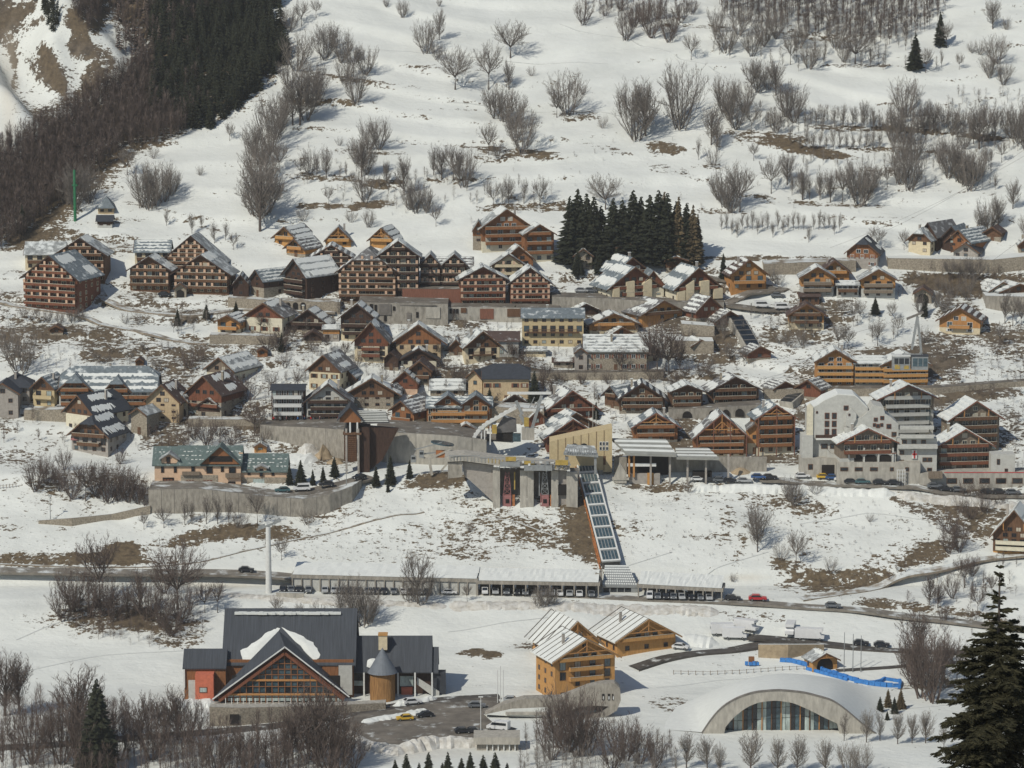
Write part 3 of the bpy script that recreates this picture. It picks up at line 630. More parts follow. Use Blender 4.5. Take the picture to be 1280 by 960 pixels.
house('brown flat topped box building behind the small orange and cream chalet', 998, 1026, 381, 370, 367, axis='x', dep=6, wall='wood_brown', wood=None, bays=3, fl=1, balc=(), roof='roof_brown', snow='none', chim=False, name='building', cat='building')
house('cream farmhouse with brown clipped gable at the left of the upper right hamlet', 1134, 1164, 318, 301, 285, yaw=25, dep=12, wall='cream', bf=.95, wood='wood_brown', bays=2, fl=2, balc=(), hip=.4, roof='roof_pale', snow='patch')
house('barn with long bare grey roof behind the cream farmhouse of the upper right hamlet', 1150, 1172, 310, 296, 278, yaw=40, dep=12, wall='wood_dark', bf=0, wood='wood_dark', bays=1, fl=2, balc=(), roof='roof_grey', snow='none', chim=False, name='barn', cat='barn')
house('dark barn with steep roof in the middle of the upper right hamlet', 1176, 1204, 315, 299, 283, yaw=25, dep=12, wall='wood_dark', bf=0, wood='wood_dark', bays=1, fl=2, balc=(), roof='roof_blue', snow='none', chim=False, name='barn', cat='barn')
house('brown timber farmhouse with snow striped roof falling right in the upper right hamlet', 1184, 1214, 319, 303, 287, yaw=38, dep=13, wall='stone', bf=.4, wood='wood_rust', bays=2, fl=2, balc=(), roof='roof_blue', snow='many')
house('whitewashed stone cottage at the front of the upper right hamlet', 1190, 1224, 325, 315, 303, yaw=18, dep=9, wall='grey_render', wood=None, bays=3, fl=1, balc=(), roof='roof_slate', snow='cap')
house('small hut apart at the right end of the upper right hamlet', 1229, 1252, 301, 291, 283, yaw=20, dep=6, wall='stone', bf=.5, wood='wood_brown', bays=1, fl=1, balc=(), roof='roof_brown', snow='none', chim=False, name='hut', cat='hut')
house('pale chalet cut by the right edge above the retaining wall', 1272, 1296, 318, 306, 296, dep=9, wall='stone', bf=.6, wood='wood_brown', bays=2, balc=(), roof='roof_pale', snow='full')
house('stone shed with dark doorway on the brown bank right of the orange gables', 1141, 1166, 379, 367, 359, yaw=8, dep=6, wall='stone', wood=None, bays=1, fl=1, balc=(), roof='roof_brown', snow='none', arches=1, chim=False, name='shed', cat='shed')
house('left one of two low overlapping gables on the wall at the right edge', 1233, 1271, 368, 363, 352, yaw=-22, dep=10, wall='pale_cream', wood=None, bays=2, fl=1, balc=(), roof='roof_pale', snow='full', chim=False)
house('right one of two low overlapping gables on the wall at the right edge', 1246, 1300, 372, 364, 354, yaw=-18, dep=10, wall='tan_render', bf=.4, wood='wood_brown', bays=3, fl=1, balc=(), roof='roof_pale', snow='full')
house('orange chalet with white windows and outside stair above the rocky snow bank, far right', 1171, 1228, 418, 401, 384, yaw=14, dep=11, wall='cream', bf=.5, wood='wood_orange', bays=2, fl=2, balc=(1,), bw=.5, roof='roof_brown', snow='strips', frame='white_metal', shut='white_metal')
house('small orange and cream chalet with carved balcony beside the white vans', 983, 1033, 412, 394, 379, dep=10, wall='cream', bf=.48, wood='wood_orange', bays=4, fl=2, balc=(1, 2), bw=.7, roof='roof_brown', snow='none', rail='wood_brown')
# --- middle band, left
house('big grey barn gable cut by the left edge with dark hipped roof', -18, 26, 522, 492, 478, dep=14, wall='grey_render', wood=None, bays=2, fl=2, balc=(), roof='roof_slate', snow='none', name='barn', cat='barn', chim=False)
house('dark hipped roof house behind the grey barn at the left edge', 0, 39, 505, 484, 465, axis='x', dep=9, hip=.8, hipb=.8, wall='grey_render', wood=None, bays=3, fl=2, balc=(), roof='roof_slate', snow='none', name='house', cat='house')
house('small yellow house with brown gable left of the wide white hotel', 39, 71, 510, 485, 470, yaw=18, dep=10, wall='yellow_render', bf=.9, wood='wood_brown', bays=2, fl=2, balc=(1,), roof='roof_blue', snow='strips', rail='yellow_render', frame='wood_brown')
house('wide white hotel with orange balconies and long blue grey snow striped roof at left', 74, 197, 513, 489, 457, axis='x', dep=13, wall='white_render', wood=None, bays=12, fl=3, balc=(1, 2), bw=.97, rail='wood_rust', roof='roof_blue', snow='strips', hip=.4, hipb=.4, name='hotel', cat='hotel', frame='wood_brown')
house('left clipped gable on the front of the wide white hotel', 71, 117, 514, 488, 468, dep=7, wall='white_render', bf=.75, wood='wood_rust', bays=4, fl=3, balc=(1, 2, 3), hip=.45, roof='roof_blue', snow='none', gwin=2, chim=False, name='gable_front', cat='gable front')
house('right clipped gable on the front of the wide white hotel', 129, 165, 514, 489, 470, dep=7, wall='white_render', bf=.75, wood='wood_rust', bays=3, fl=3, balc=(1, 2, 3), hip=.45, roof='roof_blue', snow='none', gwin=2, chim=False, name='gable_front', cat='gable front')
house('chalet with steep slate roof falling right, brown planked gable, before the white hotel', 78, 122, 540, 517, 493, yaw=38, dep=14, wall='pale_cream', bf=.95, wood='wood_brown', bays=3, fl=2, balc=(), roof='roof_slate', snow='patch', frame='wood_brown')
house('chalet with clipped gable, snowy slate roof and a pink awning above the thicket', 85, 140, 567, 545, 520, yaw=22, dep=13, wall='grey_render', bf=.98, wood='wood_brown', bays=4, fl=2, balc=(1, 2), bw=.6, hip=.35, roof='roof_slate', snow='big', frame='wood_brown', gwin=2)
house('tan stone house with snow patched lean roof right of the white hotel', 179, 228, 527, 503, 480, yaw=14, dep=12, wall='tan_render', wood=None, bays=3, fl=3, balc=(), roof='roof_brown', snow='patch')
house('little grey stone barn with shaded right side below the tan stone house', 162, 186, 543, 518, 509, yaw=24, dep=7, wall='stone', wood=None, bays=1, fl=1, balc=(), roof='roof_pale', snow='none', name='barn', cat='barn', chim=False, gwin=0)
house('small orange chalet on a pale stone base at the head of the terraces', 270, 302, 420, 402, 393, yaw=18, dep=9, wall='cream', bf=.5, wood='wood_orange', bays=2, fl=2, balc=(1,), roof='roof_grey', snow='full', chim=False)
house('square cream house with deep red gable beside the small orange chalet', 304, 357, 417, 396, 378, yaw=18, dep=12, wall='pale_cream', bf=.95, wood='wood_red', bays=3, fl=2, balc=(), roof='roof_grey', snow='cap', frame='wood_brown', shut='wood_red')
house('dark timber chalet with wide low eaves right of the cream and red gabled house', 359, 413, 417, 406, 386, yaw=12, dep=12, wall='stone', bf=.4, wood='wood_dark', bays=4, fl=1, balc=(1,), roof='roof_grey', snow='full')
house('small dark gabled porch in front of the dark low eaved chalet', 379, 404, 429, 421, 413, dep=4, wall='stone', bf=.4, wood='wood_dark', bays=1, fl=1, balc=(), roof='roof_brown', snow='none', name='porch', cat='porch', chim=False)
house('cream chalet with nearly black gable under the salmon residence wall', 423, 471, 427, 398, 379, yaw=6, dep=11, wall='cream', bf=.55, wood='wood_dark', bays=3, fl=3, balc=(1, 2), roof='roof_grey', snow='full')
house('low snowy roofed outbuilding with orange door left of the nearly black gabled chalet', 402, 426, 427, 411, 406, axis='x', dep=6, wall='grey_render', bf=.6, wood='wood_orange', bays=2, fl=1, balc=(), roof='roof_pale', snow='full', name='outbuilding', cat='outbuilding', chim=False)
house('tall red gabled chalet on cream ground floor, nearest below the salmon residence', 440, 488, 453, 429, 402, yaw=6, dep=12, wall='cream', bf=.85, wood='wood_red', bays=3, fl=3, balc=(1, 2), bw=.55, roof='roof_grey', snow='cap', frame='wood_brown')
house('wide tan chalet with arched balcony hollow in its orange brown gable', 487, 559, 450, 430, 405, dep=12, wall='tan_render', bf=.98, wood='wood_rust', bays=4, fl=2, balc=(), roof='roof_pale', snow='cap', gwin=2, ov=2.0)
house('cream house with brown gable and snowy left roof in the open centre', 578, 628, 452, 434, 413, yaw=-12, dep=12, wall='cream', bf=.98, wood='wood_brown', bays=3, fl=2, balc=(1,), bw=.6, roof='roof_pale', snow='big', rail='bars')
house('long low barn with bare brown roof behind the cream centre house', 604, 650, 446, 426, 413, axis='x', dep=9, wall='white_render', wood=None, bays=3, fl=1, balc=(), roof='roof_brown', snow='none', name='barn', cat='barn', chim=False)
house('dark wide gable over cream wall, below the tan chalet with the arched hollow', 498, 549, 459, 450, 435, dep=10, wall='pale_cream', bf=.9, wood='wood_dark', bays=4, fl=1, balc=(), roof='roof_slate', snow='cap')
house('little dark hayloft tucked left of the dark wide gable', 479, 499, 463, 449, 439, yaw=10, dep=8, wall='stone', bf=.3, wood='wood_dark', bays=1, fl=1, balc=(), roof='roof_brown', snow='none', chim=False, name='hayloft', cat='hayloft')
house('brown timber chalet with upper balcony above the small red gable', 509, 541, 481, 463, 450, yaw=6, dep=10, wall='stone', bf=.5, wood='wood_brown', bays=2, fl=2, balc=(1,), roof='roof_brown', snow='none')
house('small red gabled chalet with salmon panels under the brown timber chalet', 489, 524, 493, 479, 463, yaw=8, dep=9, wall='salmon', bf=.5, wood='wood_red', bays=2, fl=2, balc=(), roof='roof_grey', snow='full')
house('broad old brown chalet with sweeping snowy eaves left of the small red gable', 428, 502, 511, 494, 472, dep=12, wall='stone', bf=.85, wood='wood_brown', bays=4, fl=2, balc=(), roof='roof_pale', snow='full', ov=2.4)
house('snow buried low roof right of the small red gable', 536, 582, 496, 487, 473, axis='x', dep=9, wall='stone', wood=None, bays=2, fl=1, balc=(), roof='roof_pale', snow='full', name='outbuilding', cat='outbuilding', chim=False)
house('tan stone mansion with dark slate roof and red shutters, centre of the village', 602, 663, 503, 473, 454, axis='x', dep=11, hip=.5, hipb=.5, wall='tan_render', wood=None, bays=5, fl=2, balc=(), roof='roof_slate', snow='none', shut='red_panel', name='mansion', cat='house')
house('small tan annex with steep dark roof on the left of the slate roofed mansion', 584, 604, 497, 472, 462, yaw=30, dep=8, wall='tan_render', wood=None, bays=1, fl=2, balc=(), roof='roof_slate', snow='none', name='annex', cat='annex', chim=False)
house('long snowy roofed chalet with open gable loft above the big dark red barn', 255, 296, 478, 463, 446, yaw=28, dep=14, wall='pale_cream', bf=.8, wood='wood_grey', bays=3, fl=1, balc=(), roof='roof_pale', snow='big')
house('big barn with deep red gable and steep rusty snow patched roof beside the white bank', 232, 281, 522, 493, 469, yaw=26, dep=15, wall='stone', bf=.7, wood='wood_red', bays=3, fl=2, balc=(1,), roof='roof_brown', snow='patch', name='barn', cat='barn')
house('open stone porch with snowy gable roof on the front of the big red gabled barn', 245, 277, 524, 508, 497, yaw=18, dep=5, wall='stone', bf=.6, wood='wood_dark', bays=2, fl=1, balc=(), roof='roof_pale', snow='full', name='porch', cat='porch', chim=False)
house('pale yellow house with wide brown gable and snow patched right roof', 383, 428, 489, 464, 443, yaw=20, dep=13, wall='cream', bf=.95, wood='wood_brown', bays=3, fl=2, balc=(), roof='roof_grey', snow='patch', shut='wood_brown')
house('small tan stone shed with snow on its roof left of the big red gabled barn', 220, 236, 520, 503, 494, dep=6, wall='stone', wood=None, bays=1, fl=1, balc=(), roof='roof_pale', snow='full', arches=1, name='shed', cat='shed', chim=False)
house('black timber block of the inn, flat roofed with three white floor lines', 338, 382, 528, 487, 483, axis='x', dep=10, wall='white_render', bf=.02, wood='wood_dark', bays=6, fl=4, balc=(1, 2, 3), rail='white_metal', roof='roof_slate', snow='none', frame='white_metal', name='inn', cat='inn', chim=False)
house('white gabled inn with black balconies and shutters above the street', 379, 442, 528, 503, 479, dep=13, wall='white_render', wood=None, bays=5, fl=3, balc=(1, 2, 3), bw=.8, rail='wood_dark', roof='roof_grey', snow='cap', frame='wood_dark', trim='wood_dark', shut='wood_dark', name='inn', cat='inn', gwin=2)
# --- middle band, centre and right
house('yellow four storey hotel with blue metal roof, left wing with white balconies', 651, 731, 433, 397, 384, axis='x', dep=10, wall='yellow_render', wood=None, bays=7, fl=4, balc=(2,), rail='bars', roof='roof_blue', snow='none', frame='wood_brown', name='hotel', cat='hotel')
house('dark low gable tucked behind the right end of the yellow hotel', 714, 750, 395, 388, 379, yaw=-14, dep=9, wall='stone', bf=.2, wood='wood_dark', bays=2, fl=1, balc=(), roof='roof_pale', snow='full', chim=False)
house('wood and cream chalet with spread snowy roof right of the yellow hotel', 732, 802, 417, 406, 391, yaw=-8, dep=12, wall='cream', bf=.4, wood='wood_orange', bays=5, fl=1, balc=(1,), roof='roof_grey', snow='full')
house('small orange gable poking above the long shuttered house roof', 760, 793, 424, 418, 408, yaw=-18, dep=10, wall='cream', bf=.2, wood='wood_rust', bays=1, fl=1, balc=(), roof='roof_pale', snow='strips', chim=False)
house('long stone house with pale striped metal roof and red shutters', 729, 810, 464, 439, 417, axis='x', dep=11, wall='stone', wood=None, bays=7, fl=2, balc=(), roof='roof_pale', snow='many', shut='red_panel', frame='white_metal', name='house', cat='house')
house('whitewashed end wing left of the long shuttered stone house', 717, 735, 465, 441, 434, dep=8, wall='grey_render', wood=None, bays=1, fl=2, balc=(), roof='roof_grey', snow='none', name='annex', cat='annex', chim=False)
house('deep red timber chalet with grey left roof above the cable station', 679, 750, 524, 513, 487, yaw=-14, dep=13, wall='wood_red', bf=0, wood='wood_red', bays=3, fl=1, balc=(1,), roof='roof_grey', snow='big', trim='red_panel')
house('rear one of two overlapping red gables right behind the yellow station hall', 690, 748, 545, 533, 515, yaw=-18, dep=10, wall='wood_brown', bf=0, wood='wood_brown', bays=3, fl=1, balc=(), roof='roof_blue', snow='big', chim=False)
house('front one of two overlapping red gables right behind the yellow station hall', 679, 752, 562, 547, 523, yaw=-12, dep=10, wall='wood_red', bf=0, wood='wood_red', bays=3, fl=1, balc=(), roof='roof_pale', snow='big', truss='wood_brown', trim='red_panel', chim=False)
TW = dict(bf=.2, wall='stone', wood='wood_brown', balc=(1, 2), rail='wood_brown', frame='pale_cream', trim='wood_dark', gwin=2)
house('left rear wing of the large dark eaved chalet, small gable falling right', 755, 776, 510, 495, 482, yaw=40, dep=12, **{**TW, 'bays': 1, 'fl': 1, 'roof': 'roof_blue', 'snow': 'strips', 'chim': False})
house('large dark eaved chalet with red inset gable, leftmost of the upper brown row', 770, 835, 517, 500, 478, dep=13, **{**TW, 'bays': 5, 'fl': 2, 'roof': 'roof_slate', 'snow': 'strips'})
house('middle chalet of the upper brown row, snow sheet on its left roof', 836, 881, 515, 489, 480, yaw=-6, dep=12, **{**TW, 'bays': 4, 'fl': 3, 'roof': 'roof_pale', 'snow': 'full'})
house('rightmost chalet of the upper brown row, standing on stone arches', 884, 953, 507, 488, 470, yaw=-10, dep=13, **{**TW, 'bays': 5, 'fl': 2, 'roof': 'roof_grey', 'snow': 'big'})
OR = dict(bf=.22, wall='pale_cream', wood='wood_rust', rail='wood_rust', frame='wood_orange', trim='red_panel', gwin=2, truss=True)
house('leftmost russet chalet of the lower row, above the grey canopy', 788, 851, 554, 534, 515, yaw=-4, dep=13, **{**OR, 'bays': 4, 'fl': 2, 'balc': (1, 2), 'roof': 'roof_blue', 'snow': 'big'})
house('middle russet chalet of the lower row with balconies across four floors', 865, 938, 573, 548, 516, yaw=-4, dep=14, **{**OR, 'bays': 5, 'fl': 3, 'balc': (1, 2, 3), 'roof': 'roof_grey', 'snow': 'big', 'posts': 3})
house('rightmost russet chalet of the lower row, tallest, beside the white stepped hotel', 942, 996, 568, 523, 505, yaw=-10, dep=13, **{**OR, 'bays': 4, 'fl': 4, 'balc': (1, 2, 3), 'roof': 'roof_blue', 'snow': 'big', 'posts': 2})
house('small orange entrance wing on the left foot of the tallest russet chalet', 933, 953, 568, 537, 529, dep=7, wall='cream', bf=.45, wood='wood_orange', bays=1, fl=2, balc=(), roof='roof_grey', snow='none', chim=False, name='entrance_wing', cat='entrance wing')
house('left part of the row of brown shop chalets, roof falling right with snow strips', 488, 520, 536, 514, 500, yaw=34, dep=10, wall='cream', bf=.55, wood='wood_rust', bays=2, fl=2, balc=(1,), roof='roof_grey', snow='strips', chim=False)
house('rear gable of the brown shop chalets, behind the left part', 504, 528, 520, 504, 494, yaw=20, dep=9, wall='wood_rust', bf=0, wood='wood_rust', bays=1, fl=2, balc=(), roof='roof_grey', snow='none', chim=False)
SH = dict(wall='cream', bf=.35, wood='wood_rust', fl=3, balc=(1, 2), rail='wood_orange', roof='roof_blue', frame='pale_cream', trim='wood_dark', gwin=1)
house('long brown shop front with orange balconies between its two small gables', 532, 616, 536, 509, 495, axis='x', dep=9, **{**SH, 'bays': 9, 'snow': 'strips', 'chim': False})
house('left small gable of the brown shop front', 543, 577, 537, 505, 493, dep=7, **{**SH, 'bays': 3, 'snow': 'none', 'chim': False})
house('right small gable of the brown shop front', 576, 614, 537, 506, 493, dep=7, **{**SH, 'bays': 3, 'snow': 'none', 'chim': False})
house('low brown gable roof just above the concrete retaining wall', 561, 604, 546, 541, 529, dep=6, wall='wood_brown', bf=0, wood='wood_brown', bays=3, fl=1, balc=(), roof='roof_pale', snow='cap', chim=False, name='kiosk', cat='kiosk')
house('small black and white kiosk with snowy gable above the round terraces', 628, 659, 508, 502, 492, dep=5, wall='white_render', bf=.4, wood='wood_dark', bays=3, fl=1, balc=(), roof='roof_pale', snow='full', chim=False, name='kiosk', cat='kiosk')
house('long orange and white residence with three balcony lines, left gabled end', 1017, 1070, 484, 452, 436, dep=12, wall='pale_cream', bf=.0, wood='wood_orange', bays=4, fl=4, balc=(1, 2, 3), bw=.98, rail='wood_honey', roof='roof_pale', snow='full', frame='white_metal', name='residence', cat='apartment block')
house('middle part of the long orange and white residence, behind the gondola', 1066, 1110, 484, 454, 444, axis='x', dep=10, wall='pale_cream', wood=None, bays=5, fl=4, balc=(1, 2, 3), bw=.98, rail='wood_honey', roof='roof_pale', snow='full', frame='white_metal', name='residence', cat='apartment block', chim=False)
house('right gabled end of the long orange and white residence, behind the gondola', 1098, 1164, 484, 456, 441, yaw=-6, dep=12, wall='pale_cream', bf=.0, wood='wood_orange', bays=5, fl=4, balc=(1, 2, 3), bw=.98, rail='wood_honey', roof='roof_pale', snow='full', frame='white_metal', name='residence', cat='apartment block', chim=False)
BW = dict(wood='wood_grey', trim='red_panel', brace='wood_orange', roof='roof_tile', snow='many', gwin=2, frame='pale_cream')
house('top tower chalet of the white hotel complex, braced gable over white balconies', 1094, 1172, 550, 498, 480, yaw=-8, dep=13, **{**BW, 'wall': 'white_render', 'bf': .72, 'bays': 5, 'fl': 5, 'balc': (1, 2, 3, 4), 'rail': 'white_render', 'bw': .8})
house('lower left braced gable of the white hotel complex, above the white arcade', 1044, 1122, 603, 553, 534, yaw=-8, dep=12, **{**BW, 'wall': 'white_render', 'bf': .62, 'bays': 4, 'fl': 4, 'balc': (3, 4), 'rail': 'wood_red'})
house('upper right braced chalet with shaded balconies against the dark rock', 1182, 1254, 566, 524, 500, yaw=-12, dep=13, **{**BW, 'wall': 'stone', 'bf': .1, 'bays': 5, 'fl': 4, 'balc': (1, 2, 3), 'rail': 'wood_brown'})
house('lower right braced chalet with three bright red brown balconies', 1167, 1243, 590, 558, 535, yaw=-8, dep=13, **{**BW, 'wall': 'stone', 'bf': .05, 'bays': 5, 'fl': 3, 'balc': (1, 2, 3), 'rail': 'wood_red', 'bw': 1.0})
house('dark timber residence with wide snowy roof cut by the right edge above the lower road', 1238, 1296, 694, 672, 636, yaw=14, dep=14, wall='wood_honey', bf=.2, wood='wood_brown', bays=5, fl=3, balc=(1, 2), roof='roof_tile', snow='full', brace='wood_orange', name='residence', cat='apartment block', rail='pale_cream')
# --- orange chalets below the road
OC = dict(wall='wood_honey', bf=0, wood='wood_honey', roof='roof_pale', frame='wood_brown', trim='wood_brown', truss='wood_honey', name='timber_chalet', cat='chalet', floorh=3.2)
# ---------------------------------------------------------------- structures built one by one
class Site:
    """local frame of a thing standing on the ground at pixel (u, v): metres from pixel offsets, y goes away from the camera"""
    def __init__(s, name, u, v, label=None, cat=None, yaw=0, group=None, lift=0):
        s.u, s.v = u, v; s.p = at(u, v, lift); s.s = ppm(s.p); s.yaw = yaw
        s.root = empty(name, s.p, -R(yaw), label=label, cat=cat, group=group)
    def X(s, u): return (u - s.u) / s.s / math.cos(R(s.yaw))
    def Z(s, v, y=0): return (s.v - v) / s.s / .988 - .155 * y
    def rect(s, name, m, u0, u1, v0, v1, y0=0, y1=1, parent=None, down=0, b=None):
        bb = b or MB(); bb.box(s.X(u0), s.X(u1), y0, y1, s.Z(v1, y0) - down, s.Z(v0, y0))
        return None if b is not None else bb.build(name, m, parent or s.root)
    def P(s, u, v, y=0): return Vector((s.X(u), y, s.Z(v, y)))
    def poly(s, name, m, pts, y0, y1, parent=None):
        b = MB(); b.prism([s.P(u, v, y0) for u, v in pts], (0, y1 - y0, 0)); return b.build(name, m, parent or s.root)

def gl(x, y): # height of the built ground sheet
    i = min(max(np.searchsorted(xs, x) - 1, 0), nx - 2); j = min(max(np.searchsorted(ys, y) - 1, 0), ny - 2)
    a = (x - xs[i]) / (xs[i+1] - xs[i]); b = (y - ys[j]) / (ys[j+1] - ys[j])
    return float((GZ[j, i] * (1-a) + GZ[j, i+1] * a) * (1-b) + (GZ[j+1, i] * (1-a) + GZ[j+1, i+1] * a) * b)
ROADS = []
def road_z(x, y):
    z = gl(x, y) + .14
    for a, b, c, w_ in ROADS:
        if (a - x) ** 2 + (b - y) ** 2 < (w_ * .62) ** 2: z = max(z, c)
    return z
def strip(name, pts, width, m, label, lift=.14, kind='structure', edge=None):
    P = [at(u, v) for u, v in pts]; Q = []
    for a, b in zip(P, P[1:]):
        n = max(2, int((b - a).length / 2.0))
        for i in range(n): Q.append(a.lerp(b, i / n))
    Q.append(P[-1]); vs = []; fs = []
    for _ in range(3): Q = [Q[0]] + [(Q[i-1] + Q[i] * 2 + Q[i+1]) / 4 for i in range(1, len(Q) - 1)] + [Q[-1]]
    for i, q in enumerate(Q):
        d = Q[min(i + 1, len(Q) - 1)] - Q[max(i - 1, 0)]; d.z = 0; d.normalize(); n_ = Vector((-d.y, d.x, 0))
        wv = width * (1 + .12 * math.sin(i * .9) * (m == 'track_dirt'))
        zc = [gl(*(q + n_ * wv * t).xy) for t in (-.5, -.17, .17, .5)]; zm = max(sum(zc) / 4, max(zc) - .35)
        for k, t in enumerate((-.5, -.17, .17, .5)):
            p = q + n_ * wv * t; vs.append((p.x, p.y, zm * .85 + zc[k] * .15 + lift))
        if i:
            o = i * 4
            fs += [(o - 4, o - 3, o + 1, o), (o - 3, o - 2, o + 2, o + 1), (o - 2, o - 1, o + 3, o + 2)]
    ROADS.extend((vs[i * 4 + 1][0], vs[i * 4 + 1][1], max(vs[i * 4 + 1][2], vs[i * 4 + 2][2]), width) for i in range(len(Q)))
    b = MB(); b.add(vs, fs)
    for e in (0, 3):                                        # a skirt so the strip has an edge
        o = len(b.v); b.v += [(vs[i * 4 + e][0], vs[i * 4 + e][1], vs[i * 4 + e][2] - .6) for i in range(len(Q))]
        for i in range(1, len(Q)): b.f.append((i * 4 - 4 + e, i * 4 + e, o + i, o + i - 1)); b.m.append(0)
    return b.build(name, m, kind=kind, label=label)
strip('road', [(-60, 716), (60, 720), (150, 723), (250, 723), (345, 728), (440, 733), (520, 737), (620, 741), (700, 744), (800, 747), (900, 750), (1000, 758), (1100, 767), (1200, 778), (1340, 792)], 4.8, 'worn_road', 'lower road running past the parking gallery')
strip('footpath', [(-30, 704), (100, 709), (180, 709), (250, 703), (300, 690), (350, 679), (420, 664), (480, 647), (530, 640)], .8, 'track_dirt', 'thin footpath climbing the bank')
strip('side_road', [(1000, 748), (1060, 741), (1110, 730), (1170, 716), (1225, 700), (1300, 692)], 4, 'track_dirt', 'snowy side road rising to the right')
strip('access_road', [(-40, 937), (60, 932), (130, 926), (200, 920), (280, 914), (350, 907), (420, 896), (450, 890), (500, 882), (560, 874), (625, 871)], 5, 'wet_asphalt', 'dark access road to the car park')
strip('chalet_road', [(790, 835), (830, 822), (870, 815), (920, 812), (950, 806), (985, 803)], 5.5, 'wet_asphalt', 'dark wet road behind the orange chalets')
strip('camper_road', [(935, 797), (985, 801), (1040, 806), (1110, 812), (1190, 815), (1300, 813)], 4.5, 'wet_asphalt', 'ploughed track by the motor homes')
strip('lower_path', [(1045, 838), (1100, 835), (1150, 831), (1230, 825), (1310, 822)], 2, 'wet_asphalt', 'dark path right of the blue padding')
strip('village_road', [(60, 352), (118, 352), (130, 376), (170, 389), (240, 394), (300, 386), (420, 392)], 3.5, 'track_dirt', 'sandy village road under the left residences')
strip('terrace_road', [(0, 378), (60, 388), (110, 398), (150, 410), (200, 422), (260, 430)], 2.5, 'track_dirt', 'snowy track down the left terraces')
strip('upper_road', [(860, 345), (950, 356), (985, 362), (920, 372), (905, 380), (960, 388), (1030, 385)], 5, 'asphalt', 'road hairpin between the cream and orange chalets')
strip('hotel_road', [(950, 600), (1010, 604), (1060, 607), (1110, 608), (1170, 614), (1290, 621)], 4.0, 'worn_road', 'road along the foot of the white hotel')
strip('station_road', [(300, 616), (360, 622), (400, 616), (440, 605), (462, 596)], 6, 'asphalt', 'street on top of the curved retaining wall')
strip('main_street', [(330, 532), (400, 534), (480, 539), (560, 545), (640, 548)], 5, 'asphalt', 'village street in front of the inn')
for i, q in enumerate([[(700, 748), (760, 720), (840, 690)], [(845, 735), (900, 708), (960, 690)], [(1000, 655), (1090, 640), (1180, 655)], [(945, 478), (985, 462), (1012, 446), (1050, 430)], [(950, 484), (992, 466), (1018, 452)], [(20, 800), (60, 782), (110, 768)], [(0, 846), (120, 820), (250, 812)], [(560, 790), (620, 780), (700, 770)], [(450, 60), (600, 72), (760, 80)], [(700, 30), (820, 60), (900, 92)], [(560, 128), (700, 140), (800, 146)], [(560, 640), (640, 650), (700, 672)], [(820, 860), (900, 850), (1000, 846)], [(1020, 870), (1090, 890), (1200, 880)]]):
    strip('snow_track', q, .45, 'track_snow', 'faint track pressed into the snow', lift=.05)
# car park
def sheet(name, pts, m, label, lift=.16, flat=False):
    P = [at(u, v) for u, v in pts]; zz = max(gl(p.x, p.y) for p in P) + lift if flat else None
    b = MB(); c = sum((p for p in P), Vector()) / len(P); rings = [P] + [[p.lerp(c, t) for p in P] for t in (.33, .66)]; n = len(P)
    vs = [(q.x, q.y, zz if flat else gl(q.x, q.y) + lift) for r in rings for q in r] + [(c.x, c.y, zz if flat else gl(c.x, c.y) + lift)]
    fs = [(k * n + i, k * n + (i + 1) % n, k * n + n + (i + 1) % n, k * n + n + i) for k in range(2) for i in range(n)] + [(2 * n + i, 2 * n + (i + 1) % n, 3 * n) for i in range(n)]
    b.add(vs, fs); return b.build(name, m, kind='structure', label=label)
sheet('car_park', [(418, 906), (450, 893), (500, 886), (550, 877), (621, 872), (626, 880), (604, 893), (614, 902), (645, 911), (640, 920), (589, 925), (531, 926), (497, 931), (456, 927), (437, 918)], 'asphalt', 'brown grey asphalt car park at the bottom')

def bank(name, label, pts, h, wd, m='dirty_snow', seed=1, kind='structure'):
    """a ploughed ridge of snow along a line"""
    P = [at(u, v) for u, v in pts]; Q = []; rg = random.Random(seed)
    for a, b in zip(P, P[1:]):
        n = max(2, int((b - a).length / .8))
        for i in range(n): Q.append(a.lerp(b, i / n))
    Q.append(P[-1]); b = MB(); vs = []; fs = []; K = 6
    for i, q in enumerate(Q):
        d = Q[min(i + 1, len(Q) - 1)] - Q[max(i - 1, 0)]; d.z = 0; d.normalize(); n_ = Vector((-d.y, d.x, 0))
        e = min(1, i / 3, (len(Q) - 1 - i) / 3); hh = h * (.7 + .8 * float(vnoise(i * .8, seed * 9.1, 4.0, seed)) + .25 * rg.random()) * e; ww = wd * (.75 + .5 * rg.random()) * (.3 + .7 * e)
        for k in range(K + 1):
            t = k / K * 2 - 1; p = q + n_ * ww * t; vs.append((p.x, p.y, gl(p.x, p.y) - .1 + hh * (1 - t * t) ** .8 * (.9 + .2 * rg.random())))
        if i: o = i * (K + 1); fs += [(o - K - 1 + k, o - K + k, o + k + 1, o + k) for k in range(K)]
    b.add(vs, fs); return b.build(name, m, kind=kind, label=label)
bank('snow_bank', 'ploughed snow along the front of the car park', [(430, 918), (456, 934), (497, 940), (540, 932), (590, 931), (625, 931)], 2.2, 3.0, seed=3)
bank('snow_bank', 'snow island in the car park', [(448, 905), (470, 900), (500, 896), (540, 888)], .9, 2.0, 'snow_mat', seed=4)
bank('snow_bank', 'ploughed snow between the pool hall and the car park road', [(488, 884), (510, 880), (548, 873)], 1.2, 1.4, 'snow_mat', seed=5)
bank('snow_bank', 'snow heap under the left glass corner of the pool hall', [(205, 887), (240, 882), (276, 880)], 2.4, 3, 'snow_mat', seed=6)
bank('snow_bank', 'tall ploughed snow ridge below the road, left of the timber chalets', [(560, 757), (620, 757), (690, 758), (750, 762), (830, 762), (900, 766)], 1.0, 2.6, seed=8)
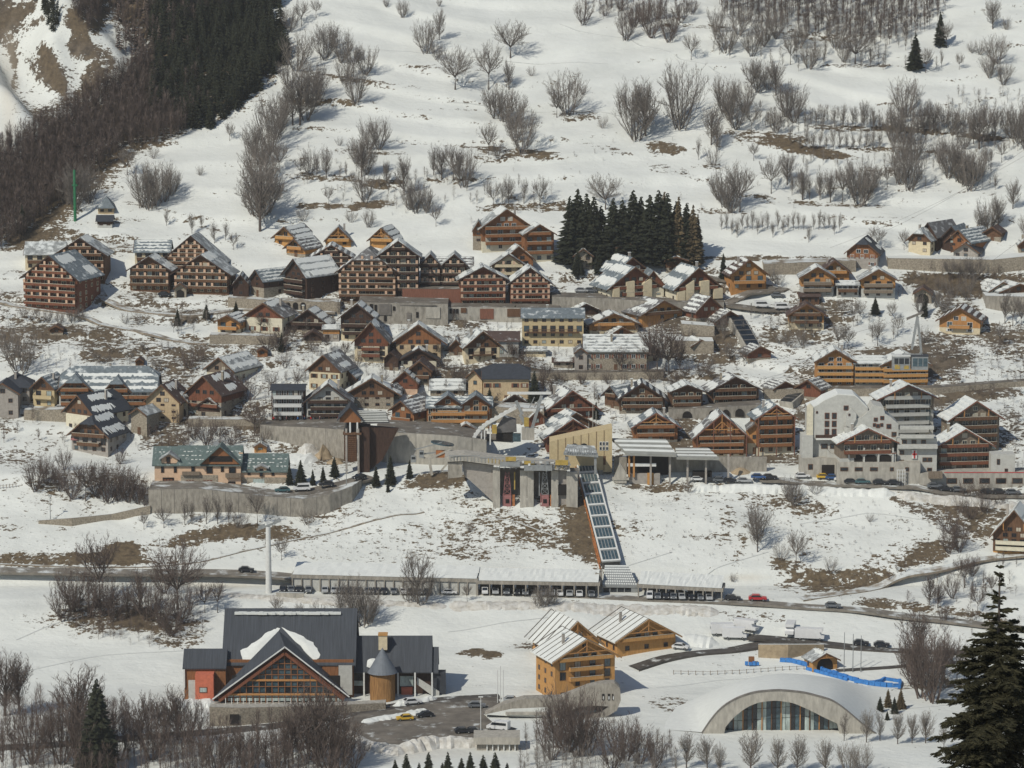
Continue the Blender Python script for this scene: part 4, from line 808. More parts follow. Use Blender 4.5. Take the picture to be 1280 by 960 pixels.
bank('snow_bank', 'dirty ploughed snow along the left part of the lower road', [(235, 741), (300, 745), (420, 754), (560, 758)], .8, 2.0, 'dirty_snow', seed=9)
bank('snow_bank', 'snow heaps beside the motor homes', [(820, 803), (860, 801), (900, 806)], 1.3, 3.0, 'snow_mat', seed=10)
bank('snow_bank', 'snow ridge under the hotel road', [(860, 611), (930, 611), (1000, 613), (1070, 616), (1120, 618)], 1.3, 1.8, 'snow_mat', seed=12)
bank('snow_bank', 'patchy snow ridge below the right part of the hotel road', [(1120, 620), (1180, 626), (1240, 631), (1290, 634)], 1.4, 1.8, 'dirty_snow', seed=14)
for (u, v, h, wd, m, l) in [(925, 590, 2.2, 3.5, 'sand_heap', 'brown earth heap behind the parked cars'), (385, 566, 3.2, 4, 'dirty_snow', 'snow heap under the retaining wall of the inn street'), (403, 571, 4.2, 3.2, 'sand_heap', 'tan sand heap poking from the snow under the retaining wall'), (418, 578, 3, 3, 'sand_heap', 'lower tan sand heap beside the snow heap'), (375, 574, 2.4, 6, 'snow_mat', 'low snow heap with pebbles under the inn street'), (950, 581, 2.4, 3.5, 'dirty_snow', 'snow heap left of the white hotel garages')]:
    bank('heap', l, [(u - wd * 3.6, v + 1), (u, v), (u + wd * 3.6, v + 2)], h * .8, wd * .9, m, seed=int(u))

LINES = {}; W_ = {}
# retaining walls: terrace blocks, the top is a flat ledge reaching back into the hill
def rwall(label, pts, m='concrete', top='snow_mat', th=None, name='retaining_wall', joints=0, cap=True):
    """pts: (u, base row, top row)"""
    b = MB(); t = MB(); prev = None; jb = MB(); 
    for (u, vb, vt) in pts:
        p = at(u, vb); s = ppm(p); h = (vb - vt) / s / .988; dd = th if th else max(1.2, h / .42)
        cur = (p, h, dd)
        if prev:
            (a, ha, da), (c, hc, dc) = prev, cur
            A = [(a.x, a.y, a.z - 2.5), (c.x, c.y, c.z - 2.5), (c.x, c.y, c.z + hc), (a.x, a.y, a.z + ha), (a.x, a.y + da, a.z - 2.5), (c.x, c.y + dc, c.z - 2.5), (c.x, c.y + dc, c.z + hc), (a.x, a.y + da, a.z + ha)]
            b.add(A, [(0, 1, 2, 3), (4, 7, 6, 5), (0, 3, 7, 4), (1, 5, 6, 2), (3, 2, 6, 7), (0, 4, 5, 1)])
            t.add([(a.x, a.y + .35, a.z + ha + .05), (c.x, c.y + .35, c.z + hc + .05), (c.x, c.y + dc, c.z + hc + .07), (a.x, a.y + da, a.z + ha + .07)], [(0, 1, 2, 3)])
            if joints:
                n = int((c - a).length / joints)
                for i in range(1, n + 1):
                    q = a.lerp(c, i / (n + 1)); hh = ha + (hc - ha) * i / (n + 1); jb.box(q.x - .06, q.x + .06, q.y - .05, q.y + .04, q.z - 1, q.z + hh - .02)
        prev = cur
    o = empty(name, at(*pts[0][:2]), label=label, cat='wall'); sh_ = o.location; LINES[o.name] = [(u, at(u, vb).y) for u, vb, vt in pts]
    for q_ in (b, t, jb): q_.v = [(x - sh_.x, y - sh_.y, z - sh_.z) for x, y, z in q_.v]
    b.build('wall', m, o)
    if cap: t.build('ledge', top, o)
    if jb.v: jb.build('joint', 'dark_concrete', o)
    return o
rwall('curved concrete and stone retaining wall under the pink house forecourt', [(186, 642, 612), (250, 640, 611), (330, 643, 620), (380, 646, 624), (412, 641, 618), (440, 628, 608), (452, 610, 600)], 'concrete', 'worn_road', joints=4)
rwall('long low stone wall across the white field at left', [(48, 655, 651), (90, 658, 648), (140, 650, 643), (188, 643, 632)], 'stone', 'snow_mat', th=.8)
rwall('tall concrete retaining wall between the wooden lift tower and the round deck', [(470, 577, 539), (500, 579, 541), (540, 581, 543), (572, 581, 545), (608, 578, 550)], 'pale_concrete', 'asphalt', joints=8)
rwall('stone faced street wall under the inn, curving to the lift tower', [(325, 548, 531), (350, 552, 533), (385, 560, 534), (430, 574, 537)], 'concrete', 'asphalt', joints=9)
W_['salmon'] = rwall('grey concrete base wall under the salmon balcony residences', [(448, 404, 378), (500, 405, 379), (560, 406, 380)], 'concrete', 'asphalt')
W_['pale'] = rwall('pale base wall with brown panels under the double gabled residence', [(558, 400, 384), (600, 401, 384), (700, 402, 386)], 'pale_concrete', 'asphalt')
rwall('rust brown wall panel base between the central residences', [(503, 380, 361), (577, 380, 362)], 'red_panel', 'asphalt')
rwall('long pale retaining wall under the cream and dark red chalets', [(690, 388, 371), (760, 392, 373), (830, 396, 378), (905, 389, 378)], 'concrete', 'asphalt')
W_['arcade'] = rwall('stone wall under the left twin gabled apartment blocks, stepping right', [(285, 384, 372), (340, 388, 376), (425, 392, 378)], 'stone', 'track_dirt')
rwall('long stone wall below the upper right hamlet', [(1110, 336, 323), (1180, 340, 324), (1240, 342, 325), (1310, 336, 318)], 'stone', 'snow_mat')
rwall('stone wall under the low gables at the right edge', [(1232, 385, 370), (1310, 392, 372)], 'concrete', 'snow_mat')
rwall('stone wall along the hillside road under the cropped field at right', [(955, 345, 330), (1010, 343, 328), (1070, 340, 326)], 'stone', 'track_dirt')
rwall('tall stone wall beside the dark funicular tube, left', [(852, 418, 405), (893, 420, 408)], 'stone', 'snow_mat')
rwall('lower stone wall under the first, left of the dark funicular tube', [(838, 442, 426), (892, 442, 427)], 'stone', 'snow_mat')
rwall('stone wall in front of the long shuttered house', [(640, 474, 466), (720, 475, 466), (830, 474, 465)], 'stone', 'asphalt')
rwall('stone wall below the orange and white long residence', [(955, 499, 487), (1060, 496, 486), (1170, 494, 485), (1285, 483, 476)], 'stone', 'asphalt')
rwall('stepped stone garden wall under the small orange chalet', [(262, 430, 419), (295, 430, 419), (345, 431, 421)], 'stone', 'track_dirt')
rwall('stone wall below the big red gabled barn', [(235, 534, 524), (330, 534, 525)], 'stone', 'track_dirt')
W_['pool'] = rwall('concrete wall with a dark doorway in front of the pool hall', [(262, 908, 884), (300, 907, 885), (380, 899, 883), (440, 891, 881), (482, 887, 879)], 'stone', 'pale_concrete', th=3.5)
rwall('round edged stone terrace above the right parking row', [(595, 528, 508), (640, 530, 510), (680, 530, 511)], 'stone', 'track_dirt')
W_['arches'] = rwall('stone arch base wall under the upper brown chalets', [(836, 524, 512), (885, 524, 510), (952, 522, 506)], 'concrete', 'asphalt')
rwall('tan earth wall of the round basin above the blue padding', [(948, 822, 806), (985, 824, 806), (1030, 814, 806)], 'sand_heap', 'snow_mat', th=1)
rwall('retaining wall beside the wooden stairs, under the yellow house at left', [(30, 525, 513), (85, 528, 512)], 'stone', 'track_dirt')
rwall('white low wall behind the gallery bend', [(345, 748, 741), (380, 749, 742)], 'pale_concrete', 'snow_mat', th=1)

def on_y(u, v, y):
    d = _F + np.array([1, 0, 0]) * (u - 640) / FP + _U * (480 - v) / FP; t = y / d[1]; return Vector((d[0] * t, y, CAMZ + d[2] * t))
def wall_parts(root, parts):
    """parts set into the face of a retaining wall: (u0, u1, top row, bottom row, material, arched)"""
    line = LINES[root.name]
    for (u0, u1, v0, v1, m, ar) in parts:
        um = (u0 + u1) / 2; y = None
        for (a, c) in zip(line, line[1:]):
            if a[0] <= um <= c[0]: y = a[1] + (c[1] - a[1]) * (um - a[0]) / (c[0] - a[0])
        if y is None: continue
        y -= .22; P = lambda u, v: on_y(u, v, y) - root.location; b = MB()
        if ar: c = (u0 + u1) / 2; r_ = (u1 - u0) / 2; b.prism([P(u0, v1), P(u1, v1)] + [P(c + r_ * math.cos(t), v0 + r_ - r_ * math.sin(t)) for t in np.linspace(0, math.pi, 8)], (0, .14, 0))
        else: b.prism([P(u0, v1), P(u1, v1), P(u1, v0), P(u0, v0)], (0, .14, 0))
        b.build('arched_opening' if ar else 'opening' if m == 'dark' else 'panel', m, root)
wall_parts(W_['salmon'], [(452, 458, 379, 389, 'dark', 0), (462, 466, 380, 388, 'dark', 0), (468, 471, 381, 389, 'dark', 0), (474, 489, 380, 394, 'dark_concrete', 0), (491, 494, 383, 388, 'dark', 0), (480, 483, 394, 401, 'dark', 0), (508, 514, 391, 401, 'dark_concrete', 0), (500, 545, 381, 382.2, 'dark_concrete', 0), (520, 523, 390, 397, 'dark', 0), (532, 550, 384, 398, 'pale_concrete', 0)])
wall_parts(W_['pale'], [(562, 565, 386, 392, 'dark', 0), (566, 569, 386, 392, 'dark', 0), (570, 573, 386, 392, 'dark', 0), (576, 583, 385, 391, 'wood_brown', 0), (600, 617, 386, 399, 'red_panel', 0), (634, 650, 386, 396, 'wood_brown', 0), (655, 672, 386, 400, 'red_panel', 0), (684, 696, 387, 397, 'dark', 0)])
wall_parts(W_['arcade'], [(347 + i * 9.5, 353.5 + i * 9.5, 378, 387, 'dark', 1) for i in range(4)])
wall_parts(W_['arches'], [(853, 865, 514, 522, 'dark', 1), (886, 896, 513, 521, 'dark', 1), (903, 912, 512, 521, 'dark', 1), (919, 930, 511, 521, 'dark', 1), (937, 946, 511, 519, 'dark', 1)])
wall_parts(W_['pool'], [(287, 299, 893, 906, 'dark', 0)])
# ---- parking gallery
def gallery(label, u0, v0, u1, v1, h0, bays, back, m0='concrete'):
    a = at(u0, v0); c = at(u1, v1); s = ppm(a); h = h0 / s
    L = math.hypot(c.x - a.x, c.y - a.y); ang = math.atan2(c.y - a.y, c.x - a.x); zb = a.z; dz = c.z - a.z
    root = empty('parking_gallery', a, ang, label=label, cat='gallery')
    D = 7.0; f = lambda x: dz * x / L
    b = MB(); b.add([(-.4, -.5, h - .9), (L + .4, -.5, h - .9 + dz), (L + .4, -.5, h + dz), (-.4, -.5, h), (-.4, D, h - .9), (L + .4, D, h - .9 + dz), (L + .4, D, h + dz), (-.4, D, h)],
                    [(0, 1, 2, 3), (4, 7, 6, 5), (0, 3, 7, 4), (1, 5, 6, 2), (3, 2, 6, 7), (0, 4, 5, 1)]); b.build('roof_beam', 'red_panel' if 0 else 'concrete', root)
    b = MB(); N_ = 40; vs = []; rg = random.Random(int(u0))
    for i in range(N_ + 1):
        x = L * i / N_; dz_ = dz * i / N_
        for k in range(5): vs.append((x, -.42 + 2.1 * k, h + dz_ + .08 + .42 * k + (rg.uniform(-.12, .12) if k else 0)))
    b.add(vs, [(i * 5 + k, i * 5 + 5 + k, i * 5 + 6 + k, i * 5 + 1 + k) for i in range(N_) for k in range(4)]); b.build('roof_snow', 'snow_mat', root)
    for i in range(bays + 1):
        x = L * i / bays
        MB().add([(x - .18, -.4, -1 + f(x)), (x + .18, -.4, -1 + f(x)), (x + .18, -.4, h - .85 + f(x)), (x - .18, -.4, h - .85 + f(x)), (x - .18, .7, -1 + f(x)), (x + .18, .7, -1 + f(x)), (x + .18, 1.4, h - .85 + f(x)), (x - .18, 1.4, h - .85 + f(x))],
                 [(0, 1, 2, 3), (4, 7, 6, 5), (0, 3, 7, 4), (1, 5, 6, 2)]) 
        q = MB(); q.box(x - .15, x + .15, -.48, .5, -1 + f(x), h - .85 + f(x)); q.build('column', 'tan_render' if 0 else 'concrete', root)
        if i < bays:
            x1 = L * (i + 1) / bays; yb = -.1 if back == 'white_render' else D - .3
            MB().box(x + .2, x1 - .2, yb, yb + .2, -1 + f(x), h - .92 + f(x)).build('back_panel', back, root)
    return root, L, h, dz
gallery('left half of the roadside parking gallery with white back panels', 366, 738.5, 596, 744, 21, 20, 'white_render')
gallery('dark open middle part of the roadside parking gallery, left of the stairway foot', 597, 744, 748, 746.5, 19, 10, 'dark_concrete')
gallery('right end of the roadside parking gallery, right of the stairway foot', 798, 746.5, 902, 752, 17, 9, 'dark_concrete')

# ---- glazed stairway down the bank
S = Site('stairway', 745, 706, 'long glazed escalator stairway running down the bank, orange steel on its left side', 'stairway')
top = at(728, 583); T0 = S.p.copy()
up_p = top + Vector((0, 0, 4.2)); lo_p = at(764, 716) + Vector((0, 0, 3.2))
ax = up_p - lo_p; Ln = ax.length; axn = ax.normalized(); rx = Vector((1, 0, 0)); rx = (rx - axn * rx.dot(axn)).normalized(); nz_ = rx.cross(axn).normalized()
if nz_.z < 0: nz_ = -nz_
S.root.location = lo_p
ln = lambda t, x, n: axn * (Ln * t) + rx * x + nz_ * n
hw_ = 2.35
def lbox(name, m, t0, t1, x0, x1, n0, n1, parent):
    b = MB(); v = [ln(t, x, n) for t in (t0, t1) for n in (n0, n1) for x in (x0, x1)]
    b.add(v, [(0, 1, 3, 2), (4, 6, 7, 5), (0, 4, 5, 1), (2, 3, 7, 6), (0, 2, 6, 4), (1, 5, 7, 3)]); return b.build(name, m, parent)
lbox('casing', 'dark_concrete', 0, 1, -hw_, hw_, -2.6, -.15, S.root)
NR = 10
for r in range(NR + 1):
    lbox('frame_rib', 'white_metal', r / NR - .006, r / NR + .006, -hw_ - .1, hw_ + .1, -.14, .3, S.root)
for x in (-hw_, hw_): lbox('side_rail', 'white_metal', 0, 1, x - .2, x + .2, -.13, .25, S.root)
for r in range(NR):
    t0, t1 = r / NR + .009, (r + 1) / NR - .009
    for k in range(5):
        x0 = -hw_ + .2 + (2 * hw_ - .4) / 5 * k; x1 = x0 + (2 * hw_ - .4) / 5
        lbox('glass_panel', 'blue_glass', t0, t1, x0 + .08, x1 - .1, -.12, .02, S.root)
        if k: lbox('glazing_bar', 'grey_metal', t0, t1, x0 - .12, x0 + .1, -.12, .12, S.root)
tr = MB()
for r in range(16):
    t0 = r / 16; t1 = (r + 1) / 16; a, c = -hw_ - .55, -.3
    tr.bar(ln(t0, a, c), ln(t1, a, -2.6), .2); tr.bar(ln(t0, a, -2.6), ln(t1, a, c), .2)
tr.bar(ln(0, -hw_ - .55, c), ln(1, -hw_ - .55, c), .28); tr.bar(ln(0, -hw_ - .55, -2.4), ln(1, -hw_ - .55, -2.4), .35)
tr.build('side_truss', 'rust_metal', S.root)
# dropped canopy at the top and roofed hall at the foot
S = Site('upper_entrance_hall', 722, 594, 'metal roofed stair head at the top of the glazed stairway', 'entrance hall')
for u0, u1 in ((706, 710), (742, 745)): S.rect('post', 'grey_metal', u0, u1, 570, 592, -6.5, -6)
b = MB(); b.add([S.P(704, 565, -7), S.P(747, 568, -7), S.P(743, 557, -1), S.P(709, 555, -1), S.P(704, 568, -7), S.P(747, 571, -7), S.P(743, 560, -1), S.P(709, 558, -1)], [(0, 1, 2, 3), (7, 6, 5, 4), (0, 4, 5, 1), (1, 5, 6, 2), (2, 6, 7, 3), (3, 7, 4, 0)]); b.build('canopy', 'roof_pale', S.root)
for k in range(12): S.rect('rib', 'grey_metal', 708 + k * 3, 709 + k * 3, 560, 566.5, -7.2, -7.02)
S = Site('lower_entrance_hall', 775, 741, 'checkered metal roof hall at the foot of the glazed stairway beside the road', 'entrance hall')
b = MB(); b.add([S.P(753, 731, 0), S.P(797, 732, 0), S.P(786, 708, 8), S.P(757, 708, 8), S.P(753, 734, 0), S.P(797, 735, 0), S.P(786, 712, 8), S.P(757, 712, 8)], [(0, 1, 2, 3), (7, 6, 5, 4), (0, 4, 5, 1), (1, 5, 6, 2), (2, 6, 7, 3), (3, 7, 4, 0)]); b.build('roof', 'grey_metal', S.root)
for i in range(8):
    for j in range(15):
        t = (j + .5) / 15; r = (i + .5) / 8
        p0 = S.P(753 + 4 * r, 731 - 23 * r, 8 * r); p1 = S.P(797 - 11 * r, 732 - 24 * r, 8 * r); p = p0.lerp(p1, t) + Vector((0, 0, .06))
        if j == 0 and i == 0: pass
        tile = shared('roofpane', lambda: MB().box(-.2, .2, -.28, .28, -.05, .06).mesh('roof_panel', 'snow_mat'))
        o = link('roof_panel', tile, S.root, p); o.rotation_euler = (math.atan2((p0 - S.P(753, 731, 0)).z, (p0 - S.P(753, 731, 0)).y) if i else .35, 0, 0)
S.rect('wall', 'concrete', 744, 753, 717, 742, .4, 6); S.rect('wall', 'grey_metal', 789, 797, 733, 742, .2, 5); S.rect('glass_front', 'glass', 753, 789, 734.5, 742, .5, 1)
for k in range(5): S.rect('mullion', 'grey_metal', 753 + k * 9, 754 + k * 9, 735, 742, .3, .48)

# ---- cable station
S = Site('yellow_station_hall', 726, 592, 'yellow panelled station hall with sloping top and two half round windows', 'station')
S.poly('wall', 'yellow_render', [(687, 592), (765, 590), (765, 535), (687, 552)], 0, 8)
for k in range(7): S.rect('panel_joint', 'wood_brown', 697 + k * 9.6, 697.6 + k * 9.6, 549 - k * 1.9, 566 if 20 < k * 9.6 + 10 < 60 else 588, -.08, -.01)
b = MB()
for u in (718, 730):
    b = MB(); w_ = 5 / S.s; c = S.P(u, 559, -.1); b.prism([c + Vector((-w_, 0, 0)), c + Vector((w_, 0, 0))] + [c + Vector((w_ * math.cos(t), 0, w_ * math.sin(t))) for t in np.linspace(0.01, math.pi - .01, 8)], (0, .08, 0)); b.build('half_round_window', 'glass', S.root)
for i in range(3):
    for j in range(2): w_ = S.rect('window', 'white_metal', 749 + i * 4, 752.3 + i * 4, 552 + j * 6, 557 + j * 6, -.1, -.01); S.rect('pane', 'glass', 749.5 + i * 4, 751.8 + i * 4, 552.7 + j * 6, 556.3 + j * 6, -.14, -.11)
S.rect('door', 'wood_brown', 754, 757, 570, 581, -.1, -.01); S.rect('lower_wall', 'dark_concrete', 737, 765, 588, 610, 1.5, 7, down=3)
S.rect('corner_pier', 'concrete', 748, 754, 588, 618, -.3, 1.4, down=2)
# deck on concrete piers
S = Site('station_deck', 668, 634, 'concrete cable car station deck standing on tall piers above the bank', 'station')
D = 9
for k, (u0, u1, vt, vb) in enumerate([(616, 625, 585, 631), (650, 658.5, 588, 634), (659, 667, 588, 634), (689, 698, 588, 630), (708, 722, 590, 628)]):
    S.rect('pier', 'pale_concrete', u0, u1, vt, vb, 0, 1.4, down=3)
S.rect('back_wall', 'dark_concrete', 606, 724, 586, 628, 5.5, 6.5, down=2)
S.poly('side_wall', 'grey_render', [(578, 577), (617, 582), (617, 628), (600, 612), (580, 594)], .8, 2.4)
S.poly('side_wall', 'concrete', [(560, 578), (578, 577), (578, 596), (560, 598)], -.5, 2)
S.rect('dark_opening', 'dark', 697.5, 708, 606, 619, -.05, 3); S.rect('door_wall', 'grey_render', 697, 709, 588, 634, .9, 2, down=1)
b = MB(); b.add([S.P(556, 571, -1), S.P(580, 569, -1.5), S.P(640, 577, -1.5), S.P(712, 583, -1.5), S.P(712, 588, -1.5), S.P(640, 584, -1.5), S.P(580, 576, -1.5), S.P(556, 577, -1)] , [tuple(range(8))])
n0 = len(b.v); b.v += [(x, y + 9, z) for x, y, z in b.v[:8]]; b.f += [tuple(range(n0 + 7, n0 - 1, -1))] + [(i, (i + 1) % 8, n0 + (i + 1) % 8, n0 + i) for i in range(8)]; b.m += [0] * 9
b.build('deck', 'pale_concrete', S.root)
for k in range(34):
    u = 562 + k * 4.4; v = 568.5 + (u - 562) * .085
    S.rect('railing_post', 'yellow_paint' if 10 < k % 18 < 17 else 'grey_metal', u, u + .8, v, v + 5.5, -1.6, -1.5)
for u0, u1, v in ((562, 600, 569), (600, 640, 571.5), (640, 680, 575), (680, 712, 578)): S.rect('handrail', 'grey_metal', u0, u1, v, v + .8, -1.62, -1.5)
for (u0, u1, v0, v1, m) in [(625, 650, 577, 583, 'grey_metal'), (655, 690, 581, 588, 'grey_metal'), (632, 645, 571, 576, 'yellow_paint'), (694, 710, 575, 581, 'yellow_paint'), (655, 668, 576, 580, 'yellow_paint')]: S.rect('machinery', m, u0, u1, v0, v1, -2.3, -1.7)
for k in range(26):
    u = 640 + rnd.random() * 72; v = 574 + (u - 640) * .1 + rnd.uniform(-2, 10); w_ = rnd.uniform(1, 6); S.rect('steel_beam', rnd.choice(['grey_metal', 'dark_concrete', 'grey_metal', 'white_metal']), u, u + w_, v, v + rnd.uniform(.8, 3), -2.6 + rnd.random(), -1.5)
for k in range(12):
    u = 622 + k * 7.5; b = MB(); b.bar(S.P(u, 586, -1.7), S.P(u + 5, 580, -1.7), .18); b.build('brace', 'grey_metal', S.root)
def lattice(S, name, m, u0, u1, v0, v1, n, y, wd=.16, top_ratio=.5):
    b = MB(); c = (u0 + u1) / 2
    for i in range(n):
        a = i / n; e = (i + 1) / n; wa = (u1 - u0) / 2 * (1 - a * (1 - top_ratio)); we = (u1 - u0) / 2 * (1 - e * (1 - top_ratio)); va = v1 + (v0 - v1) * a; ve = v1 + (v0 - v1) * e
        for sg in (-1, 1): b.bar(S.P(c + sg * wa, va, y), S.P(c + sg * we, ve, y), wd); b.bar(S.P(c + sg * wa, va, y), S.P(c - sg * we, ve, y), wd * .7)
        b.bar(S.P(c - wa, va, y), S.P(c + wa, va, y), wd * .7)
    return b.build(name, m, S.root)
for (u, l) in ((634.5, 'left'), (681.5, 'right')):
    S2 = Site('counterweight', u, 634, l + ' pink counterweight box hanging in the bay under the station deck', 'counterweight')
    S2.rect('box', 'pink_paint', u - 4.5, u + 4.5, 619, 633, .3, 2.2, down=1.5); S2.rect('window', 'dark', u - 2.6, u + 2, 624, 629, .2, .29)
    S2.rect('frame', 'pink_paint', u - 6, u - 5, 617, 632, .3, .6, down=1.5); S2.rect('frame', 'rust_metal', u + 6, u + 9, 619, 631, .5, 1.6, down=1.5)
    lattice(S2, 'hoist_frame', 'pink_paint' if l == 'left' else 'grey_metal', u - 5, u + 4, 590, 618, 4, .6)
    if l == 'left': S2.rect('ladder', 'yellow_paint', u + 8, u + 9.5, 590, 612, .6, .9)
    else: S2.rect('pipe', 'grey_metal', u - 8, u - 6.8, 590, 620, .8, 1.1)
# pylon with crossbeams
S = Site('cable_pylon', 661, 584, 'grey V shaped cable pylon with two crossbeams on the station deck', 'pylon', lift=6)
b = MB(); 
S.v = 584
pb = MB()
for (a, c, w_) in [((650, 545), (662, 566), 1.0), ((677, 521), (664, 566), 1.1), ((645, 528), (653, 545), .7)]:
    pb.bar(S.P(*a), S.P(*c), w_, .8)
pb.build('leg', 'grey_metal', S.root)
S.rect('base', 'pale_concrete', 652, 668, 562, 577, -.8, 1.4); S.rect('crossbeam', 'white_metal', 634, 689, 517, 520, -.3, .4); S.rect('crossbeam', 'white_metal', 653, 678, 538, 541, -.3, .4)
S.rect('sheave_block', 'yellow_paint', 655, 661, 549, 560, -.6, .2); b = MB(); b.bar(S.P(668, 536), S.P(676, 523), .25); b.bar(S.P(662, 536), S.P(668, 523), .2); b.build('strut', 'grey_metal', S.root)
# white arched gondola rail
S = Site('arched_rail', 600, 578, 'white curved gondola rail arching up over the deck to the right', 'lift rail', lift=4)
S.v = 580
pts = [(591, 572), (594, 564), (600, 556), (609, 549), (620, 543), (632, 536), (645, 529)]
b = MB()
for y in (0, 2.2):
    for p, q in zip(pts, pts[1:]): b.bar(S.P(*p, y), S.P(*q, y), .35, .9)
b.build('beam', 'white_metal', S.root)
for i, (p, q) in enumerate(zip(pts, pts[1:])):
    for t in (0, .5):
        u = p[0] + (q[0] - p[0]) * t; v = p[1] + (q[1] - p[1]) * t; b = MB(); b.bar(S.P(u, v - 1.8, 0), S.P(u + 2, v - 3, 2.2), .9, .25); b.build('roof_panel', 'white_metal', S.root)
for u, v in ((601, 557), (605, 552), (612, 549)): S.rect('leg', 'white_metal', u, u + 1.6, v, 576, .2, .6)
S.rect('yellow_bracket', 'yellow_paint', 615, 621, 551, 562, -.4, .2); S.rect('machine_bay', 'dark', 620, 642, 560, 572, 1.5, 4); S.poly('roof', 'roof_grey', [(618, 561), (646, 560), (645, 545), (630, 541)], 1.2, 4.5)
S.rect('cabin', 'blue_glass', 641, 651, 562, 572, -.2, 1.2)
# drag-lift end mast with small bubble cabins
S = Site('gondola_station', 541, 596, 'round gondola end station with mast, tilted roof plate and small hanging cabins', 'gondola station')
b = MB(); b.bar(S.P(540, 594), S.P(536, 572), .7); b.bar(S.P(536, 574), S.P(566, 560), .5); b.bar(S.P(536, 574), S.P(518, 568), .4); b.bar(S.P(552, 588, 1), S.P(560, 578, 1), .5); b.build('mast', 'pale_concrete', S.root)
b = MB(); c = S.P(553, 555, 2); ring = [c + Vector((3.2 * math.cos(t), 3 * math.sin(t), .5 * math.cos(t) * -1)) for t in np.linspace(0, 2 * math.pi, 14)[:-1]]; b.prism(ring, (0, 0, .35)); b.build('roof_plate', 'blue_glass', S.root)
b = MB(); b.bar(S.P(518, 562, 0), S.P(552, 553, 0), .25); b.bar(S.P(524, 568, 1), S.P(566, 563, 1), .35); b.build('cable_beam', 'grey_metal', S.root)
for u, v in ((517, 574), (527, 568)): S.rect('cabin', 'grey_metal', u - 3, u + 3, v - 4, v + 4, -.5, 1.2); S.rect('cabin_window', 'glass', u - 2.2, u + 2.2, v - 3, v, -.56, -.51)
S.rect('machinery', 'rust_metal', 545, 560, 564, 572, 0, 2)
# covered platform right of the hall
S = Site('covered_platform', 832, 606, 'long grey striped canopy over the station platform', 'platform')
for i, (u0, u1, vt, vb, vt1, vb1) in enumerate([(765, 845, 548, 566, 549, 568), (845, 898, 560, 571, 560, 572)]):
    b = MB(); y0, y1 = -2.5, 6
    b.add([S.P(u0 + (18 if i == 0 else 0), vb, y0), S.P(u1, vb1, y0), S.P(u1 - 12, vt1, y1), S.P(u0, vt, y1), S.P(u0 + (18 if i == 0 else 0), vb + 3, y0), S.P(u1, vb1 + 3, y0), S.P(u1 - 12, vt1 + 3, y1), S.P(u0, vt + 3, y1)],
          [(0, 1, 2, 3), (7, 6, 5, 4), (0, 4, 5, 1), (1, 5, 6, 2), (2, 6, 7, 3), (3, 7, 4, 0)]); b.build('canopy', 'roof_metal', S.root)
    for k in range(3):
        t = .15 + k * .3; f = lambda tt, lf: (S.P(u0 + (18 * (1 - tt) if i == 0 else 0), vb + (vt - vb) * tt, y0 + (y1 - y0) * tt), S.P(u1 - 12 * tt, vb1 + (vt1 - vb1) * tt, y0 + (y1 - y0) * tt))
        (a, c), (e, g) = f(t, 0), f(t + .13, 0); up = Vector((0, 0, .1)); b = MB(); b.add([a + up, c + up, g + up, e + up, a, c, g, e], [(0, 1, 2, 3), (0, 4, 5, 1), (1, 5, 6, 2), (2, 6, 7, 3), (3, 7, 4, 0)]); b.build('snow_strip', 'snow_mat', S.root)
for u in (785, 791, 812, 836, 858, 881, 909): S.rect('post', 'grey_render' if u > 800 else 'wood_orange', u, u + 2.4, 568, 603 if u > 800 else 592, -.5, .1, down=1)
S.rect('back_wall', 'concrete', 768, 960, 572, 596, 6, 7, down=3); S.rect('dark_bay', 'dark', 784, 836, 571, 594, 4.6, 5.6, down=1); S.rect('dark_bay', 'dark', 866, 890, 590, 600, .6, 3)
S.rect('lower_wall', 'grey_render', 786, 825, 592, 606, .3, 1.2, down=1); S.rect('wood_door', 'wood_honey', 809, 817, 591, 605, .15, .28, down=.5); S.rect('balustrade', 'white_metal', 784, 820, 579, 583, -.4, -.3)
S.poly('stair_flight', 'pale_concrete', [(766, 600), (775, 578), (783, 592), (783, 604), (770, 604)], -1.2, .2); S.rect('landing', 'pale_concrete', 765, 786, 597, 600, -1.4, .2); S.rect('prop', 'pale_concrete', 770, 774, 604, 618, -.9, -.3, down=2)
S.rect('dark_arch', 'dark', 766, 782, 604, 612, .2, .6)
# pink vehicle depot / community house
S = Site('pink_house', 274, 611, 'long pink house with grey green roof, brown central gable and red garage doors', 'house')
def hroof(S, name, m, u0, u1, ve, vr, y0, dep, parent=None, inset=0):
    b = MB(); a, c = S.P(u0, ve, y0), S.P(u1, ve, y0); e, g = S.P(u0 + inset, vr, y0 + dep), S.P(u1 - inset, vr, y0 + dep)
    h_, k_ = Vector((a.x, y0 + 2 * dep, a.z)), Vector((c.x, y0 + 2 * dep, c.z)); d = Vector((0, 0, .3))
    b.add([a, c, g, e, a - d, c - d, g - d, e - d], [(0, 1, 2, 3), (7, 6, 5, 4), (0, 4, 5, 1), (1, 5, 6, 2), (2, 6, 7, 3), (3, 7, 4, 0)])
    b.add([e, g, k_, h_, e - d, g - d, k_ - d, h_ - d], [(0, 1, 2, 3), (7, 6, 5, 4), (0, 4, 5, 1), (1, 5, 6, 2), (2, 6, 7, 3), (3, 7, 4, 0)])
    return b.build(name, m, parent or S.root)
